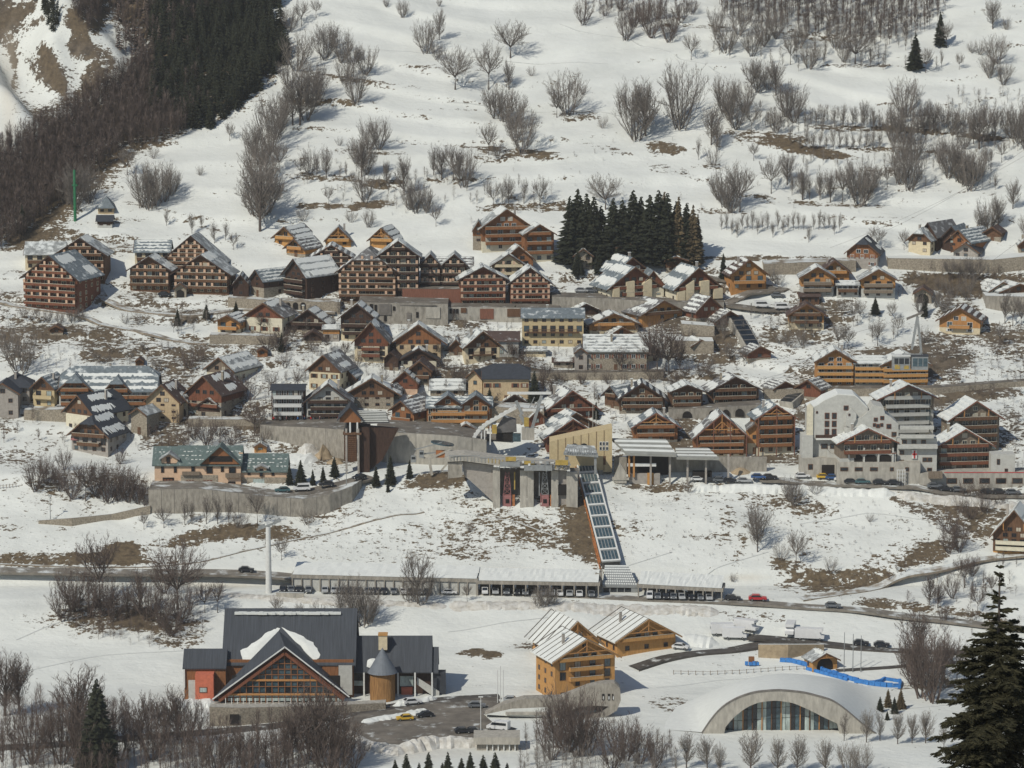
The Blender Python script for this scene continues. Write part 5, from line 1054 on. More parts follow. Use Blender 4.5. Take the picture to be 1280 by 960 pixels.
for (u0, u1, vb, ve, vr, y0) in [(193, 226, 609, 580, 558, 1.2), (224, 301, 611, 580, 557, .6), (301, 358, 611, 588, 567, 1.6)]:
    S.rect('wall', 'pink_render', u0, u1, ve, vb, y0, y0 + 9, down=2); hroof(S, 'roof', 'roof_green', u0 - 3, u1 + 2, ve + 1.5, vr, y0 - .6, 5.3)
    b = MB()
    for r in range(3):
        for k in range(int((u1 - u0) / 5)):
            if rnd.random() < .3: continue
            t = .28 + r * .2; u = u0 + 3 + k * 5 + rnd.random() * 2; p = S.P(u, ve + 1.5 + (vr - ve - 1.5) * t, y0 - .6 + 5.3 * t); b.box(p.x, p.x + .6, p.y - .05, p.y + .3, p.z - .05, p.z + .16)
    b.build('snow_guard_snow', 'snow_mat', S.root)
def gab(S, u0, u1, ve, vp, vb, y, mw, mr, dep=5, over=2.2, timber=True, name='gable'):
    c = (u0 + u1) / 2; g = S.poly(name, mw, [(u0 + 3, vb), (u1 - 3, vb), (u1 - 3, ve - 1), (c, vp + 1.5), (u0 + 3, ve - 1)], y, y + dep)
    for a, q in (((u0, ve), (c, vp)), ((u1, ve), (c, vp))):
        b = MB(); A, B_ = S.P(*a, y - 1), S.P(*q, y - 1); d = Vector((0, 0, .32)); e = Vector((0, dep + 2, 0)); b.add([A, B_, B_ + e, A + e, A - d, B_ - d, B_ + e - d, A + e - d], [(0, 1, 2, 3), (7, 6, 5, 4), (0, 4, 5, 1), (1, 5, 6, 2), (2, 6, 7, 3), (3, 7, 4, 0)]); b.build(name + '_roof', mr, S.root)
    return g
gab(S, 250, 302, 580, 557, 580, -.2, 'wood_rust', 'roof_green'); gab(S, 199, 225, 574, 566, 579, .9, 'pink_render', 'roof_pale', dep=3); gab(S, 317, 336, 585, 581, 590, 1.3, 'pink_render', 'roof_pale', dep=3)
def swin(S, u0, u1, v0, v1, y, fm='wood_brown', pm='glass', name='window'):
    w_ = S.rect(name, fm, u0, u1, v0, v1, y - .08, y); q = min(.8, (u1 - u0) * .15); S.rect('pane', pm, u0 + q, u1 - q, v0 + q, v1 - q, y - .12, y - .085, parent=None)
    return w_
for (u0, u1, v0, v1, y) in [(201, 205, 583, 591, 1.15), (217, 221, 583, 591, 1.15), (208, 213, 571, 579, .85), (239, 244, 583, 590, .55), (258, 266, 583, 592, .55), (276, 280, 583, 590, .55), (286, 295, 584, 592, .55), (309, 313, 587, 594, 1.55), (324, 329, 586, 596, 1.25), (339, 343, 588, 595, 1.55)]:
    swin(S, u0, u1, v0, v1, y)
for (u0, u1, v0) in [(203, 217, 597), (231, 244, 598), (253, 267, 598), (285, 294, 602)]:
    d_ = S.rect('garage_door', 'dark', u0, u1, v0, 609, (1.1 if u0 < 220 else .5) - .04, (1.1 if u0 < 220 else .55)); 
    for k in range(3): S.rect('door_leaf', 'wood_red', u0 + 1.2 + k * (u1 - u0 - 2) / 3, u0 + .4 + (k + 1) * (u1 - u0 - 2) / 3, v0 + 2, 609, (1.1 if u0 < 220 else .5) - .1, (1.1 if u0 < 220 else .5) - .05)
S.rect('balcony', 'wood_grey', 228, 250, 590, 594, -.4, .55); S.rect('balcony', 'wood_grey', 282, 301, 592, 597, -.4, .55); S.rect('stone_base', 'stone', 226, 272, 594, 611, .42, .58, down=1); S.rect('stone_base', 'stone', 302, 357, 597, 611, 1.42, 1.58, down=1)
S.rect('garage_opening', 'lit_glass', 316, 330, 599, 611, 1.36, 1.4); S.rect('gable_opening', 'dark', 262, 291, 570, 577, -.3, -.22); S.rect('chimney', 'pink_render', 298, 303, 566, 574, 3, 4)
# wooden lift tower on stilts
S = Site('wooden_lift_tower', 444, 592, 'tall red brown slatted wooden lift tower under a slate gable roof', 'tower')
S.rect('tower_body', 'wood_red', 431, 446, 543, 577, 0, 3); S.rect('side_body', 'wood_dark', 447, 462, 534, 586, 1, 9, down=1)
for k in range(13): S.rect('slat', 'wood_brown', 430.5, 446, 543 + k * 2.6, 544.6 + k * 2.6, -.2, -.01)
for u in (447, 432): S.rect('leg', 'grey_render', u, u + 2.4, 536, 601, -.35, .35, down=1)
gab(S, 422, 454, 525, 508, 528, .2, 'wood_rust', 'roof_slate', dep=8, name='gable'); 
S.poly('snowy_roof', 'roof_grey', [(446, 513), (482, 514), (487, 529), (455, 530)], 2, 2.6); b = MB()
for k in range(7):
    t = (k + .3) / 7.5; b.bar(S.P(448 + 6 * t, 513 + 16 * t, 1.95), S.P(482 + 4 * t, 514 + 15 * t, 1.95), .35, .2)
b.build('roof_snow', 'snow_mat', S.root)
S.rect('open_floor', 'dark', 434, 450, 528, 541, 1, 3); S.rect('white_post', 'white_metal', 437, 439, 528, 541, -.1, .4); S.rect('white_post', 'white_metal', 446, 448, 528, 541, -.1, .4); S.rect('deck', 'wood_brown', 429, 452, 541, 543.5, -.5, 2)
S.poly('footbridge', 'wood_dark', [(462, 533), (498, 536), (478, 575), (462, 588)], 3, 5)
# white stepped hotel
S = Site('white_hotel', 1056, 596, 'white rendered hotel block with stepped gable and columns of dark red windows', 'hotel')
S.poly('wall', 'white_render', [(1010, 575), (1010, 512), (1022, 507), (1030, 501), (1044, 495), (1047, 493.5), (1068, 495), (1072, 498), (1080, 506), (1085, 511), (1085, 575)], 3, 13)
S.poly('roof_snow', 'snow_mat', [(1010, 513.5), (1010, 510.5), (1022, 505.5), (1030, 499.5), (1044, 493.5), (1047, 492), (1068, 493.5), (1072, 496.5), (1080, 504.5), (1085, 509.5), (1085, 512), (1079, 507.5), (1067, 496.5), (1047, 495), (1030, 502)], 3.2, 12)
S.poly('middle_block', 'white_render', [(1056, 575), (1056, 540), (1068, 524), (1078, 521), (1088, 512), (1091, 506), (1104, 509), (1106, 517), (1114, 522), (1123, 530), (1124, 575)], 2.2, 11)
S.poly('corner_tower', 'pale_cream', [(1009, 575), (1009, 509), (1013, 505.5), (1016.5, 509), (1016.5, 575)], 2.6, 5)
S.poly('gable_relief', 'white_render', [(1057, 532), (1058, 516), (1064, 511), (1070, 517), (1070, 524), (1064, 535)], 1.6, 2.98)
S.poly('ledge', 'white_render', [(1055, 535), (1064, 535), (1065, 537), (1058, 541), (1055, 540)], .8, 2.9)
S.rect('snow_balcony', 'snow_mat', 1020, 1050, 548.5, 550, 1.5, 3)
for (u, v) in [(1095, 530), (1092, 522), (1100, 520)]: swin(S, u, u + 5, v, v + 5, 2.15, 'wood_red')
for i in range(2):
    for j in range(3): swin(S, 1031 + i * 9, 1037 + i * 9, 516 + j * 10, 524 + j * 10, 3, 'wood_red')
for (u, v) in [(1054.5, 507), (1060, 517), (1020, 514)]: swin(S, u, u + (6 if v < 510 else 2.5), v, v + (6 if v < 510 else 3), 1.55 if u == 1060 else 2.95, 'wood_red')
for (u, v, w_) in [(1091, 529, 4), (1100, 529, 4), (1108, 530, 6), (1114.5, 540, 6)]: swin(S, u, u + w_, v, v + 4.5 + (w_ > 4) * 1.5, 2.15, 'wood_red')
S.rect('side_wing', 'white_render', 1002, 1016, 545, 594, 1, 8, down=1); S.rect('ground_block', 'pale_concrete', 1000, 1050, 573, 597, 0, 6, down=2)
S.rect('floor_line', 'wood_dark', 1020, 1052, 544, 548, 2.6, 2.95)
for u in (1027, 1038, 1049): swin(S, u, u + 8, 555, 561, 2.95)
for u, w_ in ((1027, 16), (1050, 12)): S.rect('garage_opening', 'dark', u, u + w_, 581, 593, -.06, -.01)
swin(S, 1010, 1016, 580, 587, -.01)
S.poly('arch_cap', 'white_render', [(1034, 577), (1034, 562), (1039, 567), (1046, 569), (1053, 566), (1056, 562), (1056, 577)], 1.5, 2.9)
S = Site('hotel_arcade', 1100, 606, 'white rendered arcade plinth of the hotel with square dark windows and red white shield', 'hotel')
S.rect('plinth', 'pale_concrete', 1046, 1150, 578, 606, 0, 8, down=2); S.rect('terrace', 'white_render', 1056, 1120, 566, 579, 1.2, 6)
for u in (1063, 1081, 1099): S.poly('arch_opening', 'dark', [(u, 577.5), (u, 571), (u + 3, 568.5), (u + 12, 568.5), (u + 15, 571), (u + 15, 577.5)], 1.05, 1.15)
for u in (1060, 1079, 1097, 1115): S.rect('column', 'white_render', u, u + 2, 560, 579, .7, 1.04)
S.rect('handrail', 'red_panel', 1058, 1120, 566, 567, .5, .6)
for u in (1050, 1068, 1087, 1112, 1131): swin(S, u, u + (10 if u < 1100 else 5), 584, 589, -.01)
S.rect('stair_block', 'white_render', 1122, 1172, 548, 606, 3, 9, down=2)
for (u0, u1, v0, v1) in [(1125, 1167, 533, 537), (1125, 1167, 544, 548), (1122, 1172, 556, 561)]: S.rect('white_balcony', 'white_render', u0, u1, v0, v1, 1.4, 3)
for (u, v) in [(1128, 550), (1140, 550), (1152, 550), (1115, 540), (1125, 563), (1154, 572), (1160, 585), (1160, 572), (1125, 575)]: swin(S, u, u + 6, v, v + 5.5, 2.95)
sh = S.rect('shield', 'white_metal', 1140.5, 1147, 562.5, 573.5, 2.6, 2.9); S.rect('shield_cross', 'red_paint', 1142.8, 1144.6, 563.2, 573, 2.5, 2.58); S.rect('shield_bar', 'red_paint', 1141, 1146.5, 567, 569, 2.5, 2.58)
for i in range(4):
    S.rect('scaffold_pole', 'white_metal', 1120.5 + i * 3.2, 1121.5 + i * 3.2, 587, 604, -1.0, -.8, down=1)
for v in (587, 592, 597, 602): S.rect('scaffold_bar', 'white_metal', 1120, 1131.5, v, v + .8, -1.05, -.82)
S = Site('hotel_garage', 1215, 612, 'long pale garage plinth with five wide dark openings under the braced chalets', 'hotel')
S.rect('plinth', 'pale_concrete', 1150, 1296, 592, 612, 0, 9, down=2); S.rect('upper_block', 'white_render', 1240, 1270, 568, 592, 3, 8)
for k in range(6): swin(S, 1183 + k * 20.5, 1196 + k * 20.5, 597.5, 604.5, -.01)
swin(S, 1247, 1251, 574, 581, 2.95); swin(S, 1257, 1261, 586, 592, 2.95); S.rect('handrail', 'red_paint', 1180, 1296, 590, 591, .2, .3)
S.rect('awning', 'wood_grey', 1160, 1177, 590, 598, -1.6, -.1)
# --- funicular tubes with stations
def cabin(label, L, Rr, B, E, P, yaw, dep=6): return house(label, L, Rr, B, E, P, yaw=yaw, dep=dep, wall='stone', bf=.3, wood='wood_red', bays=1, fl=1, balc=(), roof='roof_grey', snow='strips', chim=False, name='lift_station', cat='lift station', found=3)
cabin('upper brown timber lift station beside the cream chalet', 867, 905, 400, 389, 370, -30, 7)
cabin('second timber lift station at the head of the dark tube', 893, 929, 408, 400, 388, -24, 6)
cabin('bottom timber lift station at the foot of the long dark tube', 933, 966, 450, 441, 432, -20, 6)
cabin('timber lift station over the short dark tube beside the orange white residence', 964, 996, 495, 485, 476, -24, 6)
cabin('timber lift head with snow striped roof right of the short dark tube', 994, 1027, 500, 486, 474, 30, 6)
def tube(label, a, c, wd, hh=2.4):
    A, C_ = at(*a) + Vector((0, 0, 2.2)), at(*c) + Vector((0, 0, 2.0)); d = (C_ - A); L = d.length; d.normalize(); r_ = d.cross(Vector((0, 0, 1))).normalized(); n_ = r_.cross(d).normalized()
    root = empty('lift_tube', A, label=label, cat='lift tube')
    def q(name, m, t0, t1, x0, x1, n0, n1):
        b = MB(); v = [d * (L * t) + r_ * x + n_ * n for t in (t0, t1) for n in (n0, n1) for x in (x0, x1)]; b.add(v, [(0, 1, 3, 2), (4, 6, 7, 5), (0, 4, 5, 1), (2, 3, 7, 6), (0, 2, 6, 4), (1, 5, 7, 3)]); return b.build(name, m, root)
    q('casing', 'pale_concrete', 0, 1, -wd - .5, wd + .5, -3.5, -.2); K = 6
    for k in range(K):
        for x0, x1 in ((-wd, -.06), (.06, wd)): q('glass_panel', 'glass', k / K + .01, (k + 1) / K - .01, x0, x1, -.18, .15)
        q('rib', 'dark_concrete', k / K - .008, k / K + .008, -wd - .1, wd + .1, -.17, .22)
tube('long dark glazed inclined lift tube stepping down the snow', (920, 404), (941, 440), 1.9)
tube('short dark glazed inclined lift tube beside the long white residence', (1007, 490), (982, 510), 1.7)
# --- pool hall
S = Site('pool_hall', 355, 884, 'large swimming hall with huge dark roof and glazed timber gable front', 'hall')
S.rect('wall', 'wood_rust', 276, 440, 828, 868, 9.5, 26, down=8)
hroof(S, 'main_roof', 'roof_pool', 274, 443, 834, 766, 9, 12.5); 
S.rect('white_pier', 'white_render', 421.5, 438.5, 835, 862, 8.6, 9.4, down=2); S.rect('wood_panel', 'wood_rust', 401, 421, 834, 848, 9.2, 9.45)
# front gable: wide glazed triangle
c, y = 356, 0
S.poly('gable_frame', 'wood_red', [(276, 880), (436, 872), (432, 868), (357, 810), (272, 872)], 1.3, 1.6)
b = MB(); ped = [(266, 873), (357, 807), (437, 870)]
for (a, q) in ((ped[0], ped[1]), (ped[2], ped[1])):
    A, Q = S.P(*a, -.6), S.P(*q, -.6); 
    back_q = S.P(346, 791, 10.5); back_a = S.P(a[0] + (34 if a[0] < 300 else -28), a[1] - (20 if a[0] < 300 else 24), 9.3); d = Vector((0, 0, .4))
    b.add([A, Q, back_q, back_a, A - d, Q - d, back_q - d, back_a - d], [(0, 1, 2, 3), (7, 6, 5, 4), (0, 4, 5, 1), (1, 5, 6, 2), (2, 6, 7, 3), (3, 7, 4, 0)])
b.build('gable_roof', 'roof_pool', S.root)
b = MB()
for (a, q) in ((ped[0], ped[1]), (ped[2], ped[1])):
    b.bar(S.P(*a, -.75) + Vector((0, 0, -.12)), S.P(*q, -.75) + Vector((0, 0, -.12)), .3, .28)
b.build('white_verge', 'white_metal', S.root)
b = MB()
for (a, q) in (((274, 876), (356, 816)), ((430, 874), (357, 816))): b.bar(S.P(*a, -.1), S.P(*q, -.1), .55, .7)
b.build('gable_rafter', 'wood_red', S.root)
top_v = lambda u: 817 + (356 - u) / 82 * 58 if u < 356 else 817 + (u - 356) / 74 * 57
cols = list(range(284, 428, 8)); rows_ = [822, 829, 836, 843, 850.5, 858, 866, 872, 877]
for i, u in enumerate(cols):
    for v0, v1 in zip(rows_, rows_[1:]):
        tv = max(top_v(u + .5), top_v(u + 7.5)) + 1
        if v1 <= min(top_v(u), top_v(u + 8)) + 2: continue
        a0, a1 = max(v0, top_v(u) + 1.5), max(v0, top_v(u + 8) + 1.5)
        if a0 > v1 - .5 and a1 > v1 - .5: continue
        pt = [(u + .7, v1 - .6), (u + 7.3, v1 - .6), (u + 7.3, min(a1 + .6, v1 - .7)), (u + .7, min(a0 + .6, v1 - .7))]
        S.poly('pane', 'lit_glass' if v0 >= 866 else ('blue_glass' if (i + int(v0)) % 3 else 'glass'), pt, .75, .85)
for u in cols + [428]: b = MB(); b.bar(S.P(u, 879, .6), S.P(u, min(max(top_v(u), 818), 876), .6), .2, .2); b.build('mullion', 'wood_rust', S.root)
for v, m in ((850, 'wood_orange'), (868, 'wood_orange'), (829, 'wood_rust'), (836, 'wood_rust'), (843, 'wood_rust'), (858, 'wood_rust')):
    hu = 82 * (v - 817) / 58; b = MB(); b.bar(S.P(356 - hu, v, .45), S.P(356 + hu * .9, v, .45), .3 if m == 'wood_orange' else .16, .45 if m == 'wood_orange' else .16); b.build('transom', m, S.root)
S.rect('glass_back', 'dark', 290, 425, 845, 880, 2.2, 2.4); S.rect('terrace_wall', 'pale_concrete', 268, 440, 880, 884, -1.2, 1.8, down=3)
for k in range(20): S.rect('railing_post', 'white_metal', 282 + k * 7.4, 282.8 + k * 7.4, 872, 880, -.9, -.8)
for sg, pts in ((-1, [(345, 790), (338, 792), (327, 797), (314, 808), (306, 813), (297, 818), (300, 829), (310, 831), (320, 827), (334, 812)]), (1, [(348, 790), (358, 794), (376, 801), (388, 808), (393, 815), (398, 823), (392, 830), (384, 824), (366, 806)])):
    b = MB()
    def onr(u, v): # point on the main roof slope
        t = (834 - v) / 68.0; return S.P(u, v, 9 + 12.5 * t) + Vector((0, 0, .1))
    rg = random.Random(sg + 3); fine = []
    for (u0, v0), (u1, v1) in zip(pts, pts[1:] + pts[:1]):
        for k in range(3): fine.append((u0 + (u1 - u0) * k / 3 + rg.uniform(-1, 1) * .8, v0 + (v1 - v0) * k / 3 + rg.uniform(-1, 1) * .8))
    P_ = [onr(u, v) for u, v in fine]; cc = sum(P_, Vector()) / len(P_) + Vector((0, -.1, .35)); n = len(P_)
    b.add(P_ + [cc] + [p - Vector((0, 0, .25)) for p in P_], [(i, (i + 1) % n, n) for i in range(n)] + [(i, n + 1 + i, n + 1 + (i + 1) % n, (i + 1) % n) for i in range(n)]); b.build('roof_snow', 'snow_mat', S.root)
b = MB()
for k in range(26):
    u = 287 + k * 5.2; a = S.P(u, 772, 20.2) + Vector((0, 0, .2)); wj = .5 + .4 * rnd.random(); b.box(a.x, a.x + 5.3 / S.s, a.y - wj, a.y + .6, a.z - .45, a.z + .05 + .1 * rnd.random())
b.build('ridge_snow', 'snow_mat', S.root)
# left annex, right wing, turret
S.rect('annex_wall', 'wood_rust', 228, 280, 838, 852, 6.5, 12, down=6); hroof(S, 'annex_roof', 'roof_pool', 226, 281, 837, 814, 6, 5)
S.rect('coral_block', 'coral_render', 243, 266, 844, 870, 3, 6.5, down=2); swin(S, 248, 258, 860, 867, 2.95, 'wood_red', 'lit_glass'); S.rect('white_post', 'white_metal', 227, 229, 838, 862, 6, 6.4); S.rect('ramp_wall', 'white_render', 234, 243, 852, 872, 4, 4.6, down=2); S.rect('door', 'dark', 287, 299, 895, 909, -8.2, -7.9)
S.rect('wing_wall', 'wood_dark', 440, 546, 842, 866, 13, 22, down=6); hroof(S, 'wing_roof', 'roof_pool', 439, 539, 844, 800, 11, 7); hroof(S, 'wing_roof', 'roof_pool', 537, 547, 845, 814, 11.6, 5)
for u in (452, 495, 516.5, 538): S.rect('white_post', 'white_metal', u, u + 2, 845, 874, 10.4, 10.8, down=1)
S.rect('chimney', 'cream', 471, 482, 799, 812, 14, 16.2, down=1); S.rect('chimney_cap', 'wood_honey', 470.5, 482.5, 797, 799, 13.8, 16.4)
S.rect('shop_glass', 'glass', 440, 452, 846, 862, 12.6, 12.9); S.rect('coral_panel', 'coral_render', 500, 514, 864, 872, 12, 12.6, down=1); S.rect('shop_glass', 'lit_glass', 498, 515, 850, 863, 12.6, 12.9)
S.poly('white_stair_wall', 'white_render', [(520, 851), (548, 869), (548, 876), (541, 876), (520, 860)], 11.2, 11.5); S.rect('blue_end', 'roof_slate', 540, 556, 846, 868, 12.2, 16, down=1); S.rect('glass_box', 'lit_glass', 440, 452, 856, 862, 12.2, 12.6)
p = S.P(477, 876, 7.5); b = MB(); b.tube(p - Vector((0, 0, 1)), p + Vector((0, 0, 6.6)), 2.85, n=20); b.build('turret', 'wood_planks', S.root)
for k in range(20):
    a_ = math.pi + k / 19 * math.pi; q = p + Vector((2.9 * math.cos(a_), 2.9 * math.sin(a_), 0)); bb = MB(); bb.box(q.x - .16, q.x + .16, q.y - .05, q.y + .1, q.z - .8 , q.z + 6.5); bb.build('board', 'wood_planks', S.root)
b = MB(); n = 24; z0 = p.z + 6.5; vs = [(p.x + 3.7 * math.cos(2 * math.pi * i / n), p.y + 3.7 * math.sin(2 * math.pi * i / n), z0) for i in range(n)] + [(p.x, p.y, z0 + 6.2), (p.x, p.y, z0)]
b.add(vs, [(i, (i + 1) % n, n) for i in range(n)] + [((i + 1) % n, i, n + 1) for i in range(n)]); b.build('turret_roof', 'roof_cone', S.root)
b = MB(); rg = random.Random(4); cen = S.P(464, 835, 11 + 7 * .2) + Vector((0, 0, .3)); ringp = [cen + Vector((1.9 * math.cos(t) * rg.uniform(.7, 1.1), 1.3 * math.sin(t) * rg.uniform(.7, 1.1), 1.0 * math.sin(t))) for t in np.linspace(0, 6.28, 14)[:-1]]
b.add(ringp + [cen + Vector((0, -.1, .4))], [(i, (i + 1) % 13, 13) for i in range(13)]); b.build('roof_snow', 'snow_mat', S.root)
# --- three timber chalets
A = dict(wall='wood_honey', bf=0, wood='wood_honey', roof='roof_pale', frame='wood_brown', trim='wood_planks', truss='wood_orange', name='timber_chalet', cat='chalet', floorh=3.2, found=4)
def ribs(root, info, dep, n=6, m='dark_concrete'):
    s_ = info['hP'] - info['hE']; h = info['W'] / 2 + 1.3
    for k in range(n + 1):
        l = -1 + (dep + 1.6) * k / n; b = MB()
        for sg in (-1, 1): b.bar((sg * h * .99, l, info['hE'] + .06), (0, l, info['hP'] + .06), .22, .16)
        b.build('roof_rib', m, root)
r1, i1 = house('rear left timber chalet with ribbed snowy roof, half hidden by the tall one', 686, 753, 832, 808, 775, yaw=-24, dep=14, bays=3, fl=2, balc=(1,), snow='none', chim=False, **{**A, 'roof': 'snow_mat'}); ribs(r1, i1, 14)
r2, i2 = house('right timber chalet with ribbed snowy roof and wide gable opening, beside the wet road', 766, 850, 815, 798, 772, yaw=-24, dep=14, bays=3, fl=1, balc=(1,), snow='none', chim=True, gwin=2, **{**A, 'roof': 'snow_mat'}); ribs(r2, i2, 14)
r3, i3 = house('tallest timber chalet, four floors of honey planks above the curved concrete wall', 688, 774, 873, 823, 797, yaw=-22, dep=14, bays=4, fl=4, balc=(2, 3, 4), bw=.55, snow='none', chim=True, **{**A, 'roof': 'snow_mat'}); ribs(r3, i3, 14)
# curved concrete
S = Site('curved_concrete_wall', 730, 897, 'smooth curved concrete shell wall with oval windows in front of the tallest timber chalet', 'wall')
pts = [(606, 893), (630, 880), (655, 873), (700, 872), (735, 858), (752, 854), (768, 853), (775, 860), (776, 875), (771, 888), (758, 896), (740, 897), (728, 894), (714, 897), (680, 900), (640, 896)]
S.poly('shell', 'concrete', pts, 0, 3.5)
S.poly('dark_slot', 'dark', [(711, 895), (716, 887), (727, 883), (745, 882), (760, 883), (752, 889), (740, 892), (728, 893)], -.12, -.02); S.poly('glass_strip', 'blue_glass', [(715, 894), (720, 889), (745, 888), (740, 892)], -.18, -.13)
for u, h in ((752.5, 8), (759.5, 8), (765, 8)): S.rect('oval_window', 'dark', u, u + (3 if u < 764 else 1.6), 867, 867 + h, -.1, -.02); S.rect('pane', 'white_metal', u + 1, u + 2.2, 870, 874, -.14, -.11)
S.poly('ledge', 'snow_mat', [(608, 893), (640, 886), (685, 884), (690, 897), (640, 895)], -.5, -.1); S.rect('low_wall', 'pale_concrete', 632, 684, 890, 893, -1.5, -.6)
def person_mesh(colr, hat):
    def mk():
        vv = [(0, 0, .92), (0, 0, 1.15), (0, 0, 1.38), (0, 0, 1.5), (0, -.01, 1.64), (.1, 0, .86), (.12, -.03, .48), (.12, .02, .06), (.12, -.1, .03), (-.1, 0, .86), (-.11, .03, .48), (-.12, .1, .06), (-.12, -.02, .03), (.2, 0, 1.36), (.27, -.02, 1.1), (.24, -.12, .86), (-.2, 0, 1.36), (-.27, .02, 1.1), (-.25, -.06, .86)]
        ee = [(0, 1), (1, 2), (2, 3), (3, 4), (0, 5), (5, 6), (6, 7), (7, 8), (0, 9), (9, 10), (10, 11), (11, 12), (2, 13), (13, 14), (14, 15), (2, 16), (16, 17), (17, 18)]
        rr = [.15, .14, .17, .06, .105, .1, .075, .05, .045, .1, .075, .05, .045, .075, .05, .04, .075, .05, .04]
        m = bpy.data.meshes.new('person_skeleton'); m.from_pydata(vv, ee, []); o = bpy.data.objects.new('person_skeleton', m); col.objects.link(o); md = o.modifiers.new('s', 'SKIN'); md.use_smooth_shade = True; o.modifiers.new('d', 'SUBSURF').levels = 1
        for i, r_ in enumerate(rr): m.skin_vertices[0].data[i].radius = (r_, r_)
        m.skin_vertices[0].data[0].use_root = True
        dg = bpy.context.evaluated_depsgraph_get(); ev = bpy.data.meshes.new_from_object(o.evaluated_get(dg)); bpy.data.objects.remove(o); ev.name = 'body'; ev.materials.clear(); ev.materials.append(MATS[colr]); ev.materials.append(MATS['dark']); ev.materials.append(MATS['pink_render'])
        for f in ev.polygons: f.material_index = 1 if f.center.z < .88 else (2 if f.center.z > 1.5 else 0)
        return ev
    return shared(('person', colr), mk), shared(('hat', hat), lambda: MB().tube((0, -.01, 1.66), (0, -.01, 1.79), .125, .07, 8).mesh('hat', hat))
def person(u, v, colr, hat, label, group=None, z=None, rz=0):
    p = at(u, v); p.z = road_z(p.x, p.y) + .02 if z is None else z; o = empty('person', p, R(rz), label=label, cat='person', group=group); bm_, hm = person_mesh(colr, hat); link('body', bm_, o); link('hat', hm, o)
for u in (648, 665): person(u, 893, 'dark', 'red_paint', ('left' if u < 650 else 'right') + ' of two people in dark jackets and red hats behind the low concrete wall')
INN = [('red_paint', 'dark'), ('blue_pad', 'white_metal'), ('dark', 'yellow_paint'), ('white_metal', 'dark'), ('car_blue', 'red_paint'), ('wood_red', 'dark'), ('pink_paint', 'white_metal')]
CW = dict(red_paint='red', blue_pad='bright blue', dark='black', white_metal='white', car_blue='dark blue', wood_red='brown', pink_paint='dull pink', yellow_paint='yellow')
for i in range(16):
    a_, h_ = INN[(i * 3) % 7]; u = 342 + i * 6.1 + (i * 7 % 5); person(u, 530 + (i * 3 % 4), a_, h_, 'person in a ' + CW[a_] + ' jacket, ' + pos_(i, 16) + ' of the people before the inn', group='people in front of the inn', rz=i * 47)
for i, u in enumerate((508, 516, 523, 541, 548, 604, 611, 615)):
    a_, h_ = INN[(i * 2) % 7]; person(u, 540 + i % 2, a_, h_, 'person in a ' + CW[a_] + ' jacket, ' + pos_(i, 8) + ' of the people before the shops', group='people in front of the shop chalets', rz=i * 61)
# bottom right corner canopy of car park
S = Site('underground_entrance', 617, 938, 'low concrete garage roof with white railing at the bottom of the car park', 'garage')
S.rect('roof', 'pale_concrete', 592, 650, 921, 930, -1, 6); S.rect('wall', 'concrete', 596, 648, 930, 950, 0, 1, down=3)
for k in range(6): S.rect('post', 'white_metal', 608 + k * 7, 609.6 + k * 7, 930, 946, -.5, -.2, down=1)
S.rect('handrail', 'white_metal', 608, 646, 928.5, 930.5, -.6, -.1)
